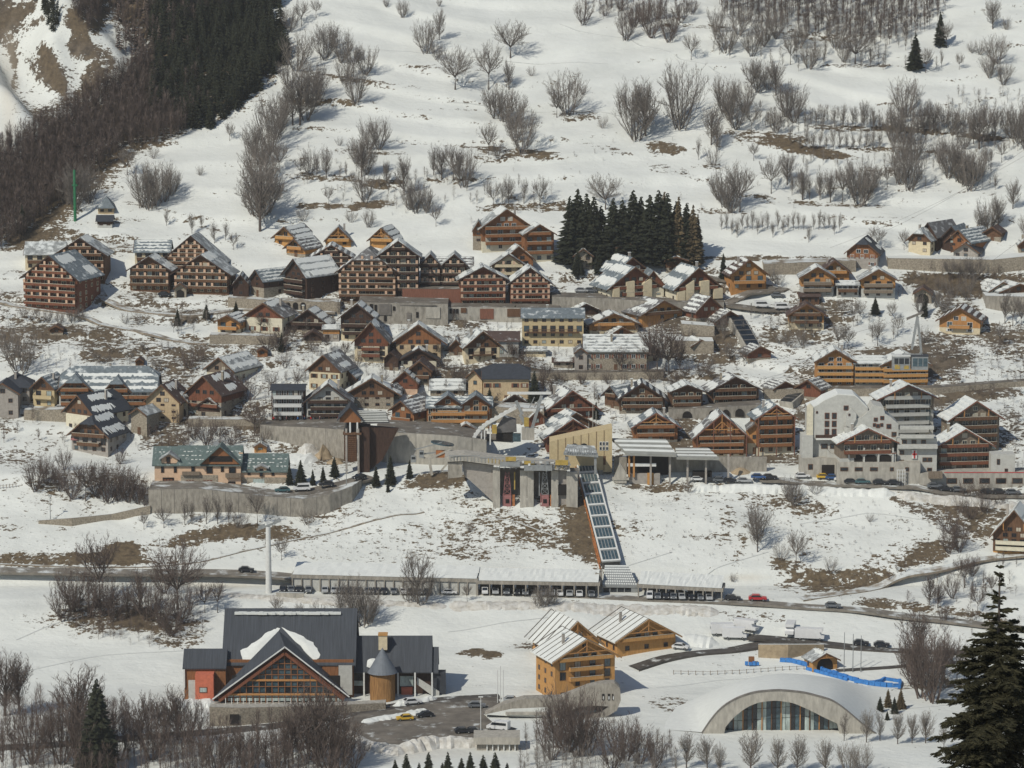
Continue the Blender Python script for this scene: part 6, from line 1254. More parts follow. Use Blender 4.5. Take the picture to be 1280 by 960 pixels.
# --- arched hall under the snow dome
def dome():
    a = at(877, 917); s = ppm(a) * .99
    root = empty('arched_hall', a, 0, label='snow covered hall with sweeping pale concrete arch and glass front', cat='hall')
    OU = [(877, 917), (886, 902), (900, 884.5), (920, 872), (942, 864.5), (972, 862), (1003, 865), (1036, 874), (1058, 884), (1080, 895), (1094, 903)]
    IN = [(905, 911), (915.6, 897), (931, 884.5), (946, 877.5), (968, 874.8), (990, 878), (1012, 888), (1029, 897), (1047, 905.5)]
    def curve(C):
        us = [c[0] for c in C]; vs_ = [c[1] for c in C]
        def f(t):
            u = us[0] + (us[-1] - us[0]) * t; return ((u - 877) / s, (917 - float(np.interp(u, us, vs_))) / s)
        P_ = [f(i / 80) for i in range(81)]
        for _ in range(10): P_ = [P_[0]] + [(P_[i][0], (P_[i-1][1] + 2 * P_[i][1] + P_[i+1][1]) / 4) for i in range(1, 80)] + [P_[-1]]
        return lambda t: (P_[0][0] + (P_[-1][0] - P_[0][0]) * t, float(np.interp(t * 80, range(81), [q[1] for q in P_])))
    outer0, inner = curve(OU), curve(IN); xe, ze = outer0(1); ge = gl(a.x + xe, a.y) - a.z - .2
    outer = lambda t: (outer0(t)[0], outer0(t)[1] + (ge - ze) * float(sst(.72, 1, t)))
    L = 217 / s; dz = 14 / s; i0, i1 = 28 / 217, 170 / 217
    N = 44; b = MB(); vs = []; fs = []
    outer_, inner_ = outer, inner
    # front face: from the outer line down to the inner line, and to the ground outside the opening
    for i in range(N + 1):
        t = i / N; x, zo = outer(t); ground = dz * x / L - 3.5
        ti = (x - inner(0)[0]) / (inner(1)[0] - inner(0)[0]); zi = inner(ti)[1] if 0 <= ti <= 1 else ground
        vs += [(x, 0, zo), (x, 0, min(zi, zo - .05)), (x, 2.5, zo - .02), (x, 3.4, min(zi, zo - .05))]
        if i: k = i * 4; fs += [(k - 4, k - 3, k + 1, k), (k - 4, k, k + 2, k - 2), (k - 3, k - 1, k + 3, k + 1)]
    b.add(vs, fs); b.build('arch', 'pale_concrete', root)
    b = MB(); vs = []; fs = []
    for i in range(N + 1): o = outer(i / N); vs += [(o[0], -.08, o[1] + .2), (o[0], -.08, o[1] - .12), (o[0], .6, o[1] + .25)]
    for i in range(1, N + 1): k = i * 3; fs += [(k - 3, k - 2, k + 1, k), (k - 3, k, k + 2, k - 1)]
    b.add(vs, fs); b.build('edge_trim', 'dark_concrete', root)
    bs = MB(); v2 = []; f2 = []
    for i in range(N + 1): n_ = inner(i / N); v2 += [(n_[0], .1, n_[1] - .05), (n_[0], 3.3, n_[1] - .05)]
    for i in range(N // 2 + 4, N + 1): k = i * 2; f2.append((k - 2, k - 1, k + 1, k))
    bs.add(v2, f2); bs.build('soffit', 'wood_orange', root)
    K = 24
    for k in range(K):
        t0, t1 = (k + .04) / K, (k + .96) / K; 
        x0 = inner(t0)[0]; x1 = inner(t1)[0]; ht = lambda x: next((inner(tt)[1] for tt in np.linspace(0, 1, 200) if inner(tt)[0] >= x), 0)
        h0, h1 = ht(x0), ht(x1); base = dz * x0 / L - 1.6; lv = [base, base + 3.4, base + 6.0, 99]
        for a_, c_ in zip(lv, lv[1:]):
            if a_ > max(h0, h1) - .1: break
            q = [(x0, 3.2, a_ + .06), (x1, 3.2, a_ + .06), (x1, 3.2, min(c_ - .06, max(h1, a_ + .1))), (x0, 3.2, min(c_ - .06, max(h0, a_ + .1)))]
            MB().prism(q, (0, .08, 0)).build('pane', 'lit_glass' if k % 5 in (2, 3) else ('blue_glass' if k % 2 else 'glass'), root)
        if k % 2 == 0: MB().box(x0 - .12, x0 + .12, 2.9, 3.15, base, max(h0, base + .5)).build('mullion', 'wood_brown' if k % 4 else 'wood_orange', root)
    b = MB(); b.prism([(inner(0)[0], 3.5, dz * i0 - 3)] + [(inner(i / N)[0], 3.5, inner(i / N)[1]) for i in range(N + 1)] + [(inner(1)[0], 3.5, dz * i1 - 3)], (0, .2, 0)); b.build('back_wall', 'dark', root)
    b = MB(); M_ = 16; vs = []; fs = []
    for j in range(M_ + 1):
        r = j / M_
        for i in range(-6, N + 7):
            t = min(max(i / N, 0), 1); o = outer(t); p0 = Vector((a.x + o[0], a.y + .5, a.z + o[1] + .22)); e_ = abs(2 * t - 1) ** 2
            q = at(862 + 250 * t, 843 + 34 * e_ * (1 if t < .5 else .75)); z = p0.z * (1 - r) + q.z * r; x = p0.x * (1 - r) + q.x * r; y = p0.y * (1 - r) + q.y * r
            z += math.sin(math.pi * r) * 1.6 * (1 - e_); k_ = max(-i, i - N, 0); x += (1 if i > 0 else -1) * k_ * 3.4; y += k_ * 1.2
            if k_: f_ = float(sst(0, 6, k_)); z = z * (1 - f_) + (gl(x, y) - .3) * f_
            z = max(z, gl(x, y) - .05 * (j < M_) - .5 * (j == M_)) if k_ < 6 else gl(x, y) - .3; vs.append((x - a.x, y - a.y, z - a.z))
    WW = N + 13
    for j in range(M_):
        for i in range(WW - 1): k = j * WW + i; fs.append((k, k + 1, k + WW + 1, k + WW))
    b.add(vs, fs); me_ = b.mesh('snow_cover', 'snow_mat'); me_.polygons.foreach_set('use_smooth', [True] * len(me_.polygons)); link('snow_cover', me_, root)
    return root
dome()
# ground apron in front of the arch
# blue crash padding
def pads(label, pts, n, hpx=4.5):
    P = [at(u, v) for u, v in pts]; root = empty('crash_padding', P[0], label=label, cat='safety padding')
    tot = sum((b - a).length for a, b in zip(P, P[1:])); k = 0; rg = random.Random(3)
    for i in range(n):
        d0 = tot * i / n; d1 = tot * (i + .94) / n
        def along(d):
            for a, b in zip(P, P[1:]):
                l = (b - a).length
                if d <= l: return a.lerp(b, d / l)
                d -= l
            return P[-1].copy()
        A, B_ = along(d0) - P[0], along(d1) - P[0]; h = hpx / 4.9 * rg.uniform(.85, 1.15); b = MB(); b.bar(A + Vector((0, 0, h * .5)), B_ + Vector((0, 0, h * .5)), .7, h); b.bar(A + Vector((0, -.1, h * .98)), B_ + Vector((0, -.1, h * .98)), .5, .15); b.build('pad', 'blue_pad', root)
pads('upper line of blue safety pads curving past the small timber shelter', [(975, 827), (990, 828), (1012, 834), (1040, 843), (1062, 850), (1085, 856), (1110, 859), (1124, 859)], 22, 5)
pads('lower parallel line of blue safety pads under the shelter', [(1008, 837), (1030, 843), (1060, 851)], 9, 3.5)
pads('short blue safety pads around the right end of the padding line', [(1068, 853), (1085, 855), (1100, 854), (1106, 850), (1126, 853), (1124, 861)], 10, 4)
S = Site('lift_cable_drum', 939, 832, 'small brown winch box wrapped in blue pads on the snow dome', 'winch')
S.rect('box', 'wood_rust', 936, 943, 822, 831, 0, 1.5); 
for k in range(4): S.rect('pad', 'blue_pad', 931 + k * 4.6, 935 + k * 4.6, 826.5 + (k % 2), 831.5, -.9 + abs(k - 1.5) * .3, -.3)
house('small open timber shelter with gable roof above the blue padding', 1013, 1049, 838, 825, 815, yaw=-20, dep=5, wall='wood_honey', bf=0, wood='wood_honey', bays=1, fl=1, balc=(), roof='roof_pale', snow='cap', chim=False, name='shelter', cat='shelter', truss=True, arches=1)
# pylons, lamp posts, cables
S = Site('green_pylon', 94, 276, 'tall green lift pylon on the snow beside the dark wood', 'pylon'); b = MB(); b.tube((0, 0, -1), (0, 0, S.Z(213)), .5, .38, 8); b.build('mast', 'green_paint', S.root); S.rect('crossarm', 'green_paint', 91, 97.5, 231, 233, -.3, .3)
S = Site('pale_pylon', 336, 741, 'thick pale steel ropeway pylon with tilted crossarm beside the road', 'pylon'); b = MB(); b.tube((0, 0, -1), (0, 0, S.Z(658)), .85, .62, 12); b.build('mast', 'white_metal', S.root); b = MB(); b.bar(S.P(322, 662), S.P(352, 650), .45, .5); b.bar(S.P(324, 659), S.P(332, 656), .3, .8); b.bar(S.P(343, 654), S.P(351, 648), .3, .8); b.build('crossarm', 'grey_metal', S.root)
def lamp(u, vb, vt, label, grp=None, m='grey_metal', head=True):
    S = Site('street_lamp', u, vb, label, 'street lamp', group=grp); b = MB(); b.tube((0, 0, -.3), (0, 0, S.Z(vt)), .12, .08, 6); b.build('pole', m, S.root)
    if head: MB().box(-.55, .55, -.2, .2, S.Z(vt), S.Z(vt) + .22).build('lamp_head', m, S.root)
lamp(63, 651, 620, 'lone lamp post on the white field at left'); lamp(601, 919, 871, 'white lamp post at the front edge of the car park', m='white_metal'); lamp(433, 617, 588, 'lamp post on the curved retaining wall'); lamp(856, 752, 738, 'short dark post beside the road right of the stairway foot'); lamp(747, 500, 488, 'lamp post on the snow above the deep red chalet'); lamp(484, 584, 560, 'thin lamp post below the wooden lift tower')
for k, u in enumerate((622, 625.5, 629)): lamp(u, 879, 832 + (k != 1) * 5, ['left', 'middle', 'right'][k] + ' one of three pale flag poles behind the car park', m='white_metal', head=False)
for k, u in enumerate((1055, 1066, 1076)): lamp(u, 840, 790 + k * 2, ordn(k, 3, 'thin poles right of the timber shelter'), m='grey_metal', head=False)
for k, (u, v, t) in enumerate([(736, 540, 514), (741, 552, 505), (745, 552, 514)]): lamp(u, v, t, ordn(k, 3, 'pale masts behind the yellow station hall'), m='pale_concrete', head=False)
for k, u in enumerate((1100, 1172, 1232)): pass
# aerial tram with its cable
tp = at(1140, 462); s = ppm(tp); base = at(1140, 520)
S = Site('cable_car', 1138, 520, 'double cable car with yellow striped left cabin and blue right cabin, on forked arm', 'cable car'); S.root.location.y -= 22; S.root.location.z += .0
S.s = ppm(S.root.location); 
pr_u, pr_v = proj(S.root.location.x, S.root.location.y, S.root.location.z); S.u = float(pr_u); S.v = float(pr_v)
S.rect('left_cabin', 'grey_metal', 1114, 1135.5, 446, 463, -1.5, 1.6); S.rect('window_band', 'glass', 1116, 1134, 448, 455, -1.6, -1.5); S.rect('yellow_stripe', 'yellow_paint', 1116.5, 1123, 456, 461.5, -1.6, -1.52); S.rect('yellow_stripe', 'yellow_paint', 1128, 1134, 457, 461.5, -1.6, -1.52); S.rect('cabin_roof', 'white_metal', 1113.5, 1136, 444.5, 446, -1.6, 1.7)
S.rect('right_cabin', 'grey_metal', 1137.5, 1158, 446, 462.5, -1.5, 1.6); S.rect('window_band', 'blue_glass', 1139, 1157, 448, 458, -1.6, -1.5); S.rect('cabin_roof', 'roof_slate', 1137, 1158.5, 444.5, 446, -1.6, 1.7)
for u in (1121, 1128, 1145, 1151): S.rect('window_post', 'grey_metal', u, u + .8, 447.5, 458, -1.66, -1.61)
b = MB(); b.bar(S.P(1144.5, 396), S.P(1138, 437), .7, .6); b.bar(S.P(1144.5, 396), S.P(1150, 441), .8, .6); b.bar(S.P(1126, 443), S.P(1152, 443), .4, .4); b.bar(S.P(1150, 440), S.P(1147, 445), .7, .6); b.build('hanger', 'grey_metal', S.root)
b = MB(); b.bar(S.P(1131, 399), S.P(1152, 390.5), .5, .6); b.build('carriage', 'dark_concrete', S.root)
def cable(label, a, c, sag=0, r=.03, n=24):
    b = MB(); P = [a.lerp(c, i / n) - Vector((0, 0, sag * 4 * (i / n) * (1 - i / n))) for i in range(n + 1)]
    for p, q in zip(P, P[1:]): b.tube(p, q, r, r, 4)
    return b.build('cable', 'dark_concrete', label=label, cat='cable')
car = S.root.location + S.P(1141.5, 394.5); st = at(661, 584) + Vector((0, 0, 18))
cable('track cable from the station pylon up to the cable car', st, car, 2, .035)
cable('track cable running from the cable car to the upper right', car, car + Vector((90, 60, 55)), 1, .035)
for k, (u0, v0, u1, v1) in enumerate([(1035, 319, 1300, 190), (1100, 300, 1300, 172)]):
    a = at(u0, v0); a += Vector((0, -6, 0)); c = at(u1, v1) + Vector((10, -20, 12)); cable(['lower', 'upper'][k] + ' thin cable crossing the snowfield at upper right', a + Vector((0, 0, 3)), c, 3, .035)
# fences of the snow dome
def fence(label, pts, n, h=1.1, m='wood_grey'):
    P = [at(u, v) for u, v in pts]; root = empty('fence', P[0], label=label, cat='fence'); tot = sum((b - a).length for a, b in zip(P, P[1:]))
    rail = MB(); last = None
    for i in range(n + 1):
        d = tot * i / n
        for a, b in zip(P, P[1:]):
            l = (b - a).length
            if d <= l + 1e-6: q = a.lerp(b, min(1, d / l)); break
            d -= l
        q = Vector((q.x, q.y, gl(q.x, q.y))) - P[0]
        link('post', shared(('fpost', h, m), lambda: MB().box(-.07, .07, -.07, .07, -.3, h).mesh('post', m)), root, q)
        if last is not None: rail.bar(last + Vector((0, 0, h * .8)), q + Vector((0, 0, h * .8)), .07)
        last = q
    rail.build('rail', m, root)
fence('wire fence along the top of the snow dome', [(842, 843), (880, 844), (930, 842), (980, 838), (1005, 837)], 18)
fence('guard rail fence below the right part of the road', [(905, 756), (1000, 762), (1100, 772), (1200, 783)], 30, .9)
fence('short fence on the edge of the white field, left', [(0, 611), (20, 609)], 5)

S = Site('awning', 95, 561, 'pink sun awning stretched on the terrace of the clipped gable chalet', 'awning'); S.root.location.z += 1.6
b = MB(); b.prism([(-1.3, -1.2, 1.0), (1.1, -1.2, 1.0), (1.1, 0, 2.0), (-1.3, 0, 2.0)], (0, 0, .12)); b.build('canvas', 'pink_paint', S.root)
for x_ in (-1.2, 1.0): MB().box(x_ - .04, x_ + .04, -1.2, -1.12, -2, 1.0).build('post', 'grey_metal', S.root)

house('tiny red shed among the shrubs under the cream and red gabled house', 321, 335, 446, 438, 434, dep=3, wall='wood_rust', bf=0, wood='wood_rust', bays=1, fl=1, balc=(), roof='roof_brown', snow='none', chim=False, name='shed', cat='shed', gwin=0)
house('small orange shed on the snow below the street wall of the inn', 317, 334, 566, 558, 553, dep=3, wall='wood_orange', bf=0, wood='wood_orange', bays=1, fl=1, balc=(), roof='roof_pale', snow='cap', chim=False, name='shed', cat='shed', gwin=0)
house('tiny brown hut in the orchard above the white hotel', 169, 180, 457, 451, 447, dep=3, wall='wood_brown', bf=0, wood='wood_brown', bays=1, fl=1, balc=(), roof='roof_brown', snow='none', chim=False, name='hut', cat='hut', gwin=0)
house('dark timber stack of roofs right of the twin apartment blocks', 290, 312, 372, 356, 343, dep=8, wall='wood_dark', bf=0, wood='wood_dark', bays=1, fl=1, balc=(), roof='roof_grey', snow='strips', chim=False, name='barn', cat='barn')
house('long low outbuilding with white front and red doors below the double gabled residence', 700, 727, 382, 374, 368, axis='x', dep=5, wall='grey_render', wood=None, bays=5, fl=1, balc=(), roof='wood_red', snow='none', chim=False, name='outbuilding', cat='outbuilding', frame='red_panel')
house('snow covered lean roof shed left of the long shuttered house', 690, 718, 460, 452, 446, axis='x', dep=5, wall='stone', wood=None, bays=2, fl=1, balc=(), roof='roof_brown', snow='full', chim=False, name='shed', cat='shed')
house('small dark chalet between the tan stone house and the red gabled barn', 196, 214, 512, 502, 494, yaw=20, dep=7, wall='stone', bf=.4, wood='wood_dark', bays=1, fl=1, balc=(), roof='roof_grey', snow='cap', chim=False)
house('small brown chalet squeezed right of the pale yellow house', 425, 446, 482, 472, 462, yaw=14, dep=8, wall='stone', bf=.5, wood='wood_brown', bays=2, fl=1, balc=(), roof='roof_pale', snow='full', chim=False)
house('low timber chalet right of the wood and cream chalet, below the carved gable', 862, 890, 440, 432, 424, yaw=-16, dep=8, wall='stone', bf=.4, wood='wood_brown', bays=2, fl=1, balc=(), roof='roof_grey', snow='full', chim=False)
house('small cream chalet beside the dark pair of trees, under the carved orange gable', 800, 826, 452, 440, 430, yaw=-14, dep=8, wall='cream', bf=.6, wood='wood_brown', bays=2, fl=1, balc=(), roof='roof_grey', snow='strips', chim=False)

for (u, v, lab, pts) in [(792, 376, 'cream', [[(764, 360), (772, 358), (772, 374), (764, 374)], [(781, 352), (791, 351), (791, 373), (781, 373)], [(802, 355), (813, 348), (813, 375), (802, 375)]]), (871, 378, 'cream', [[(844, 364), (854, 362), (854, 377), (844, 377)], [(855, 356), (865, 350), (865, 377), (855, 377)], [(873, 352), (884, 351), (884, 370), (873, 371)], [(890, 362), (901, 361), (901, 374), (890, 374)]])]:
    h_ = min((o for o in bpy.data.objects if o.name.startswith('chalet') and o.parent is None), key=lambda o: (o.location - at(u, v)).length)
    s_ = ppm(h_.location)
    for q in pts:
        b = MB(); b.prism([((a - u) / s_ / .93, -1.35, (v - c) / s_ / .988 + .1) for a, c in q], (0, 1.3, 0)); b.build('cream_bay', 'cream', h_)

house('small brown chalet between the tan arched gable and the cream centre house', 560, 580, 444, 434, 424, dep=7, wall='stone', bf=.4, wood='wood_brown', bays=1, fl=1, balc=(), roof='roof_grey', snow='cap', chim=False)
house('snow roofed stone shed right of the stone mansion on the street bend', 668, 690, 512, 504, 497, axis='x', dep=5, wall='stone', wood=None, bays=1, fl=1, balc=(), roof='roof_pale', snow='full', chim=False, name='shed', cat='shed')
house('little cream garage with snowy roof below the yellow hotel', 655, 684, 446, 438, 434, axis='x', dep=5, wall='cream', wood=None, bays=2, fl=1, balc=(), roof='roof_pale', snow='full', chim=False, name='garage', cat='garage')
house('dark brown chalet half hidden above the left shop chalets', 480, 500, 498, 489, 480, yaw=16, dep=8, wall='stone', bf=.4, wood='wood_dark', bays=1, fl=1, balc=(), roof='roof_grey', snow='strips', chim=False)
house('small red brown chalet peeping between the deep red chalet and the kiosk', 660, 682, 532, 522, 512, yaw=-14, dep=8, wall='wood_red', bf=0, wood='wood_red', bays=1, fl=1, balc=(), roof='roof_pale', snow='cap', chim=False)
# ---------------------------------------------------------------- trees
def bare_proto(kind, seed):
    """meshes of a bare tree 10 m tall: trunk with limbs, and the crown of fine branches and outer stems filling an egg shaped envelope"""
    rg = random.Random(seed); tb = MB(); cb = MB()
    #        limbs, radius, centre z, half height, leader height, leader radius, limb start range
    nl, rx, cz, rz, lh, lr, z0, z1 = dict(round=(80, 4.5, 6.2, 3.6, 2.6, .2, 1.3, 2.6), tall=(60, 2.2, 5.9, 4.1, 8.6, .14, 1.4, 7.6), vase=(76, 4.1, 5.4, 4.5, 0, .1, 0, .3), thin=(34, 1.25, 5.8, 4.2, 9.3, .085, 1.2, 8.6),
                                          bush=(40, 5.2, 4.8, 5.0, 0, .09, 0, .2), fork=(62, 3.4, 6.1, 3.8, 3.2, .15, 1.0, 3.2))[kind]
    lean = Vector((rg.uniform(-.5, .5), rg.uniform(-.5, .5), 0))
    def ax(z): return lean * (z / 10) ** 1.5
    if lh:
        n = 5
        for i in range(n): za, zb = lh * i / n - .3 * (i == 0), lh * (i + 1) / n; tb.tube(ax(max(za, 0)) + Vector((0, 0, za)), ax(zb) + Vector((0, 0, zb)), lr * (1 - .8 * i / n), lr * (1 - .8 * (i + 1) / n), 6)
    else:
        tb.tube((0, 0, -.4), (0, 0, .2), .16, .1, 7)
    def tri(p, q, w):
        d = q - p
        a = d.orthogonal().normalized(); a.rotate(Matrix.Rotation(rg.random() * 6.28, 3, d.normalized())); a *= w / 2
        cb.add([p - a, p + a, q], [(0, 1, 2)])
    nst = dict(round=9, tall=0, vase=9, thin=0, bush=12, fork=5)[kind]; stems_ = []
    for k in range(nl):
        main = k < nst
        th = 6.283 * (k + rg.random() * .7) / max(nst, 1) if main else rg.random() * 6.283; par = None
        if not main and nst: par = stems_[rg.randrange(nst)]; th = par[0] + rg.uniform(-1.0, 1.0)
        ph = rg.random() ** (.7 if lh and kind != 'round' else 1.0) if not main else rg.uniform(.55, .95); sh = rg.uniform(.8, 1.06) if rg.random() < .75 else rg.uniform(.45, .8)
        cc = (-.8 if lh else -.9) + (1.76 if lh else 1.86) * ph; rr = math.sqrt(max(0, 1 - min(1, abs(cc)) ** 2.0)) * sh
        if kind == 'vase' and cc < 0: rr *= 1 + .25 * cc
        e = Vector((math.cos(th) * rr * rx, math.sin(th) * rr * rx, cz + cc * rz * (sh if cc > 0 else 1))) + lean * .6
        if par is not None:
            tp_ = rg.uniform(.18, .72); b_ = par[1](tp_)
            if b_.z > e.z - .6: b_ = par[1](max(.08, tp_ * .3))
            c_ = Vector((b_.x + (e.x - b_.x) * .6, b_.y + (e.y - b_.y) * .6, b_.z + (e.z - b_.z) * .38))
        else:
            if lh: zs = min(max(z0, e.z * .55 - rg.random() * 1.5), z1); b_ = ax(zs) + Vector((0, 0, min(zs, lh)))
            else: r0 = rg.uniform(.03, .2) if k == 0 else rg.uniform(.1, 1.15); b_ = Vector((math.cos(th) * r0, math.sin(th) * r0, -.15))
            c_ = Vector((b_.x + (e.x - b_.x) * .62, b_.y + (e.y - b_.y) * .62, b_.z + (e.z - b_.z) * .42))
        B = lambda t, b_=b_, c_=c_, e=e: b_ * (1 - t) ** 2 + c_ * 2 * t * (1 - t) + e * t * t
        if main: stems_.append((th, B))
        n = 4; r_ = (rg.uniform(.09, .13) if main else rg.uniform(.03, .055)) * (1 if kind != 'thin' else .7)
        pts = [B(i / n) + Vector((rg.uniform(-1, 1), rg.uniform(-1, 1), 0)) * (.10 if 0 < i < n else 0) for i in range(n + 1)]
        for i in range(n): (tb if (i < 2 and par is None and (main or k % 2 == 0) if lh else k == 0) else cb).tube(pts[i], pts[i+1], r_ * (1 - .8 * i / n), r_ * (1 - .8 * (i + 1) / n), 3)  # without a leader, all ground stems but the first join the crown mesh
        ns = 8 if kind != 'thin' else 6; L_ = (e - b_).length
        for s_ in range(ns):
            t = .28 + .72 * (s_ + rg.random() * .8) / ns; j = min(n - 1, int(t * n)); p = pts[j].lerp(pts[j+1], min(1, t * n - j)); d = (pts[j+1] - pts[j]).normalized()
            a = d.orthogonal().normalized(); a.rotate(Matrix.Rotation(rg.random() * 6.28, 3, d)); d1 = (d * .9 + a * .62 + Vector((0, 0, .35))).normalized()
            l = L_ * .24 * (1.25 - .7 * t) * rg.uniform(.7, 1.25); q = p + d1 * l; tri(p, q, .055)
            for m_ in range(6):
                tt = rg.uniform(.15, 1); a2 = d1.orthogonal().normalized(); a2.rotate(Matrix.Rotation(rg.random() * 6.28, 3, d1)); d2 = (d1 * .9 + a2 * .6 + Vector((0, 0, .3))).normalized(); pp = p.lerp(q, tt); l2 = l * rg.uniform(.35, .7); tri(pp, pp + d2 * l2, .036)
                if m_ < 3: tri(pp + d2 * l2 * .4, pp + d2 * l2 * .4 + (d2 + Vector((rg.uniform(-.7, .7), rg.uniform(-.7, .7), .3))).normalized() * l2 * .7, .028)
    return tb, cb
PROT = {}
def proto(kind, i, bark='bark', tw='twig'):
    key = (kind, i, bark, tw)
    if key not in PROT:
        g = (kind, i)
        if g not in PROT: PROT[g] = bare_proto(kind, hash_seed(kind) + i * 17)
        tb, cb = PROT[g]; PROT[key] = (tb.mesh('trunk', bark), cb.mesh('crown', tw))
    return PROT[key]
def hash_seed(s): return sum(ord(c) * (i + 3) for i, c in enumerate(s))
def conifer_proto(seed, tiers=34, per=9, wd=2.1, flat=.25):
    rg = random.Random(seed); tb = MB(); cb = MB(); tb.tube((0, 0, -.3), (0, 0, 9.6), .2, .03, 6)
    for i in range(tiers):
        z = .7 + 9.0 * (i / tiers) ** 1.0; r = wd * (1 - i / tiers) ** .85 + .14
        n = per if i < tiers * .8 else 6
        for k in range(n):
            a = 6.28 * (k / n) + rg.random(); rr = r * rg.uniform(.65, 1.15); d = Vector((math.cos(a), math.sin(a), 0)); s_ = Vector((-d.y, d.x, 0))
            z_ = z + rg.uniform(-.22, .22); p0 = Vector((0, 0, z_ + .25)); tip = p0 + d * rr + Vector((0, 0, -.28 * rr - rg.random() * .2)); w_ = .2 * rr + .06
            mid = p0.lerp(tip, .55); dz = Vector((0, 0, -.12 - .16 * rr))
            cb.add([p0, mid + s_ * w_ + dz, tip, mid - s_ * w_ + dz, mid + Vector((0, 0, .1))], [(0, 1, 4), (0, 4, 3), (1, 2, 4), (4, 2, 3)])
            for m_ in range(4):
                t = rg.uniform(.3, .95); q = p0.lerp(tip, t); sg = 1 if m_ % 2 else -1; l = .38 * rr * (1.2 - t); cb.add([q, q + d * l * .5 + s_ * sg * l + Vector((0, 0, -.25 * l - .08)), q + d * l * .9 + Vector((0, 0, -.05))], [(0, 1, 2)])
    return tb, cb
CON = [conifer_proto(40 + i, wd=1.7 + .25 * (i % 3)) for i in range(4)]
CONM = {}
def conifer(u, v, h, label, m='needles', i=None, group=None, name='spruce_tree', wd=1.0):
    i = rnd.randrange(4) if i is None else i; key = (i, m)
    if key not in CONM: CONM[key] = (CON[i][0].mesh('trunk', 'bark'), CON[i][1].mesh('crown', m))
    p = at(u, v); k = h / ppm(p) / 10; o = empty(name, p, rnd.random() * 6.28, label=label, cat='tree', group=group); o.scale = (k * wd, k * wd, k)
    link('trunk', CONM[key][0], o); link('crown', CONM[key][1], o); return o
NT = [0]
def tree(u, v, h, kind, label, group=None, bark='bark', tw='twig', wd=1.0, name='bare_tree', cat='tree'):
    if len(label.split()) > 16: print('LONG', len(label.split()), label)
    NT[0] += 1
    p = at(u, v); k = h / ppm(p) / 10 * 1.03; tm, cm = proto(kind, rnd.randrange(3), bark, tw)
    o = empty(name, p, rnd.random() * 6.28, label=label, cat=cat, group=group); o.scale = (k * wd, k * wd, k)
    link('trunk', tm, o); link('crown', cm, o); return o
def grove(phrase, lst, kind='vase', **kw):
    lst = sorted(lst); n = len(lst)
    hs = [t[2] for t in lst]
    for i, t in enumerate(lst):
        k_ = t[3] if len(t) > 3 else kind; w_ = t[4] if len(t) > 4 else 1.0
        nm = 'shrub' if k_ == 'bush' or (k_ == 'vase' and t[2] <= 38) else 'sapling' if k_ == 'thin' else 'bare_tree'
        tree(t[0], t[1], t[2], k_, ({'shrub': 'bare shrub ', 'sapling': 'thin bare sapling ', 'bare_tree': 'bare tree '}[nm] + pos_(i, n) + ' ' + phrase).replace('  ', ' '), name=nm, cat='shrub' if nm == 'shrub' else 'tree', group=('bare trees ' + phrase) if n > 1 else None, wd=w_, **kw)
grove('at the very top left of the open slope', [(503, 22, 24), (483, 9, 12), (549, 8, 10)])
grove('in the pair column above the upper left snowfield', [(533, 67, 45), (549, 50, 40, 'tall'), (546, 75, 24)], 'vase')
grove('standing alone in the middle of the upper snowfield', [(569, 112, 56, 'round')])
grove('around the wide domed tree on the upper snowfield', [(611, 112, 60, 'fork'), (638, 72, 48, 'round', 1.2), (636, 112, 38, 'tall'), (664, 95, 14, 'bush')])
grove('in the dense clump below the domed tree', [(618, 148, 46, 'vase'), (630, 152, 50, 'vase'), (642, 160, 48), (652, 192, 62, 'vase', .9), (645, 176, 42), (611, 194, 42, 'fork'), (622, 197, 26, 'bush')])
grove('on the right of the upper snowfield beside the boulders', [(711, 144, 58, 'vase', 1.15), (696, 147, 36, 'fork'), (688, 118, 14, 'bush'), (728, 118, 14, 'bush'), (753, 160, 18, 'bush')])
grove('along the gully at the left edge of the open slope', [(405, 75, 48), (427, 78, 45), (442, 96, 46, 'fork'), (458, 94, 40, 'vase', 1.1), (444, 130, 48, 'vase'), (399, 125, 42), (389, 134, 46), (412, 60, 34), (432, 105, 40)])
grove('in the leaning line left of the second terrace', [(474, 187, 44, 'vase'), (462, 187, 42), (452, 221, 56, 'tall', 1.3), (458, 218, 40), (455, 252, 44, 'vase'), (483, 232, 32, 'tall'), (446, 205, 34), (424, 182, 12, 'bush')])
grove('on the terraces left of the leaning line', [(408, 222, 40, 'tall'), (386, 219, 36), (411, 256, 24, 'fork'), (433, 222, 22, 'thin'), (439, 278, 18, 'bush'), (461, 284, 24), (396, 222, 30, 'thin'), (375, 222, 26, 'fork')])
grove('in the rounded group above the orange gabled chalets', [(505, 244, 50, 'tall', 1.2), (520, 266, 46, 'vase'), (533, 266, 32), (512, 262, 34), (545, 283, 28, 'fork')])
grove('in the tall row on the second terrace', [(542, 219, 38, 'tall'), (552, 225, 42, 'tall', 1.2), (567, 225, 46, 'fork'), (580, 234, 52, 'vase'), (574, 228, 40, 'tall')])
grove('in the row above the highest russet chalet', [(617, 259, 32, 'fork'), (636, 255, 36, 'tall', 1.2), (655, 255, 32, 'thin', 1.4), (675, 258, 38, 'fork'), (628, 256, 26, 'thin')], tw='pale_twig')
grove('rising pale and domed behind the spruce clump', [(757, 262, 46, 'round', 1.2)], tw='pale_twig')
grove('in the big pair left of the egg shaped crown', [(795, 175, 78, 'vase', .95), (807, 170, 72, 'tall', 1.4), (789, 158, 55, 'fork')])
grove('with the egg shaped crown in the upper centre', [(851, 161, 86, 'vase', 1.0), (864, 75, 34, 'fork')])
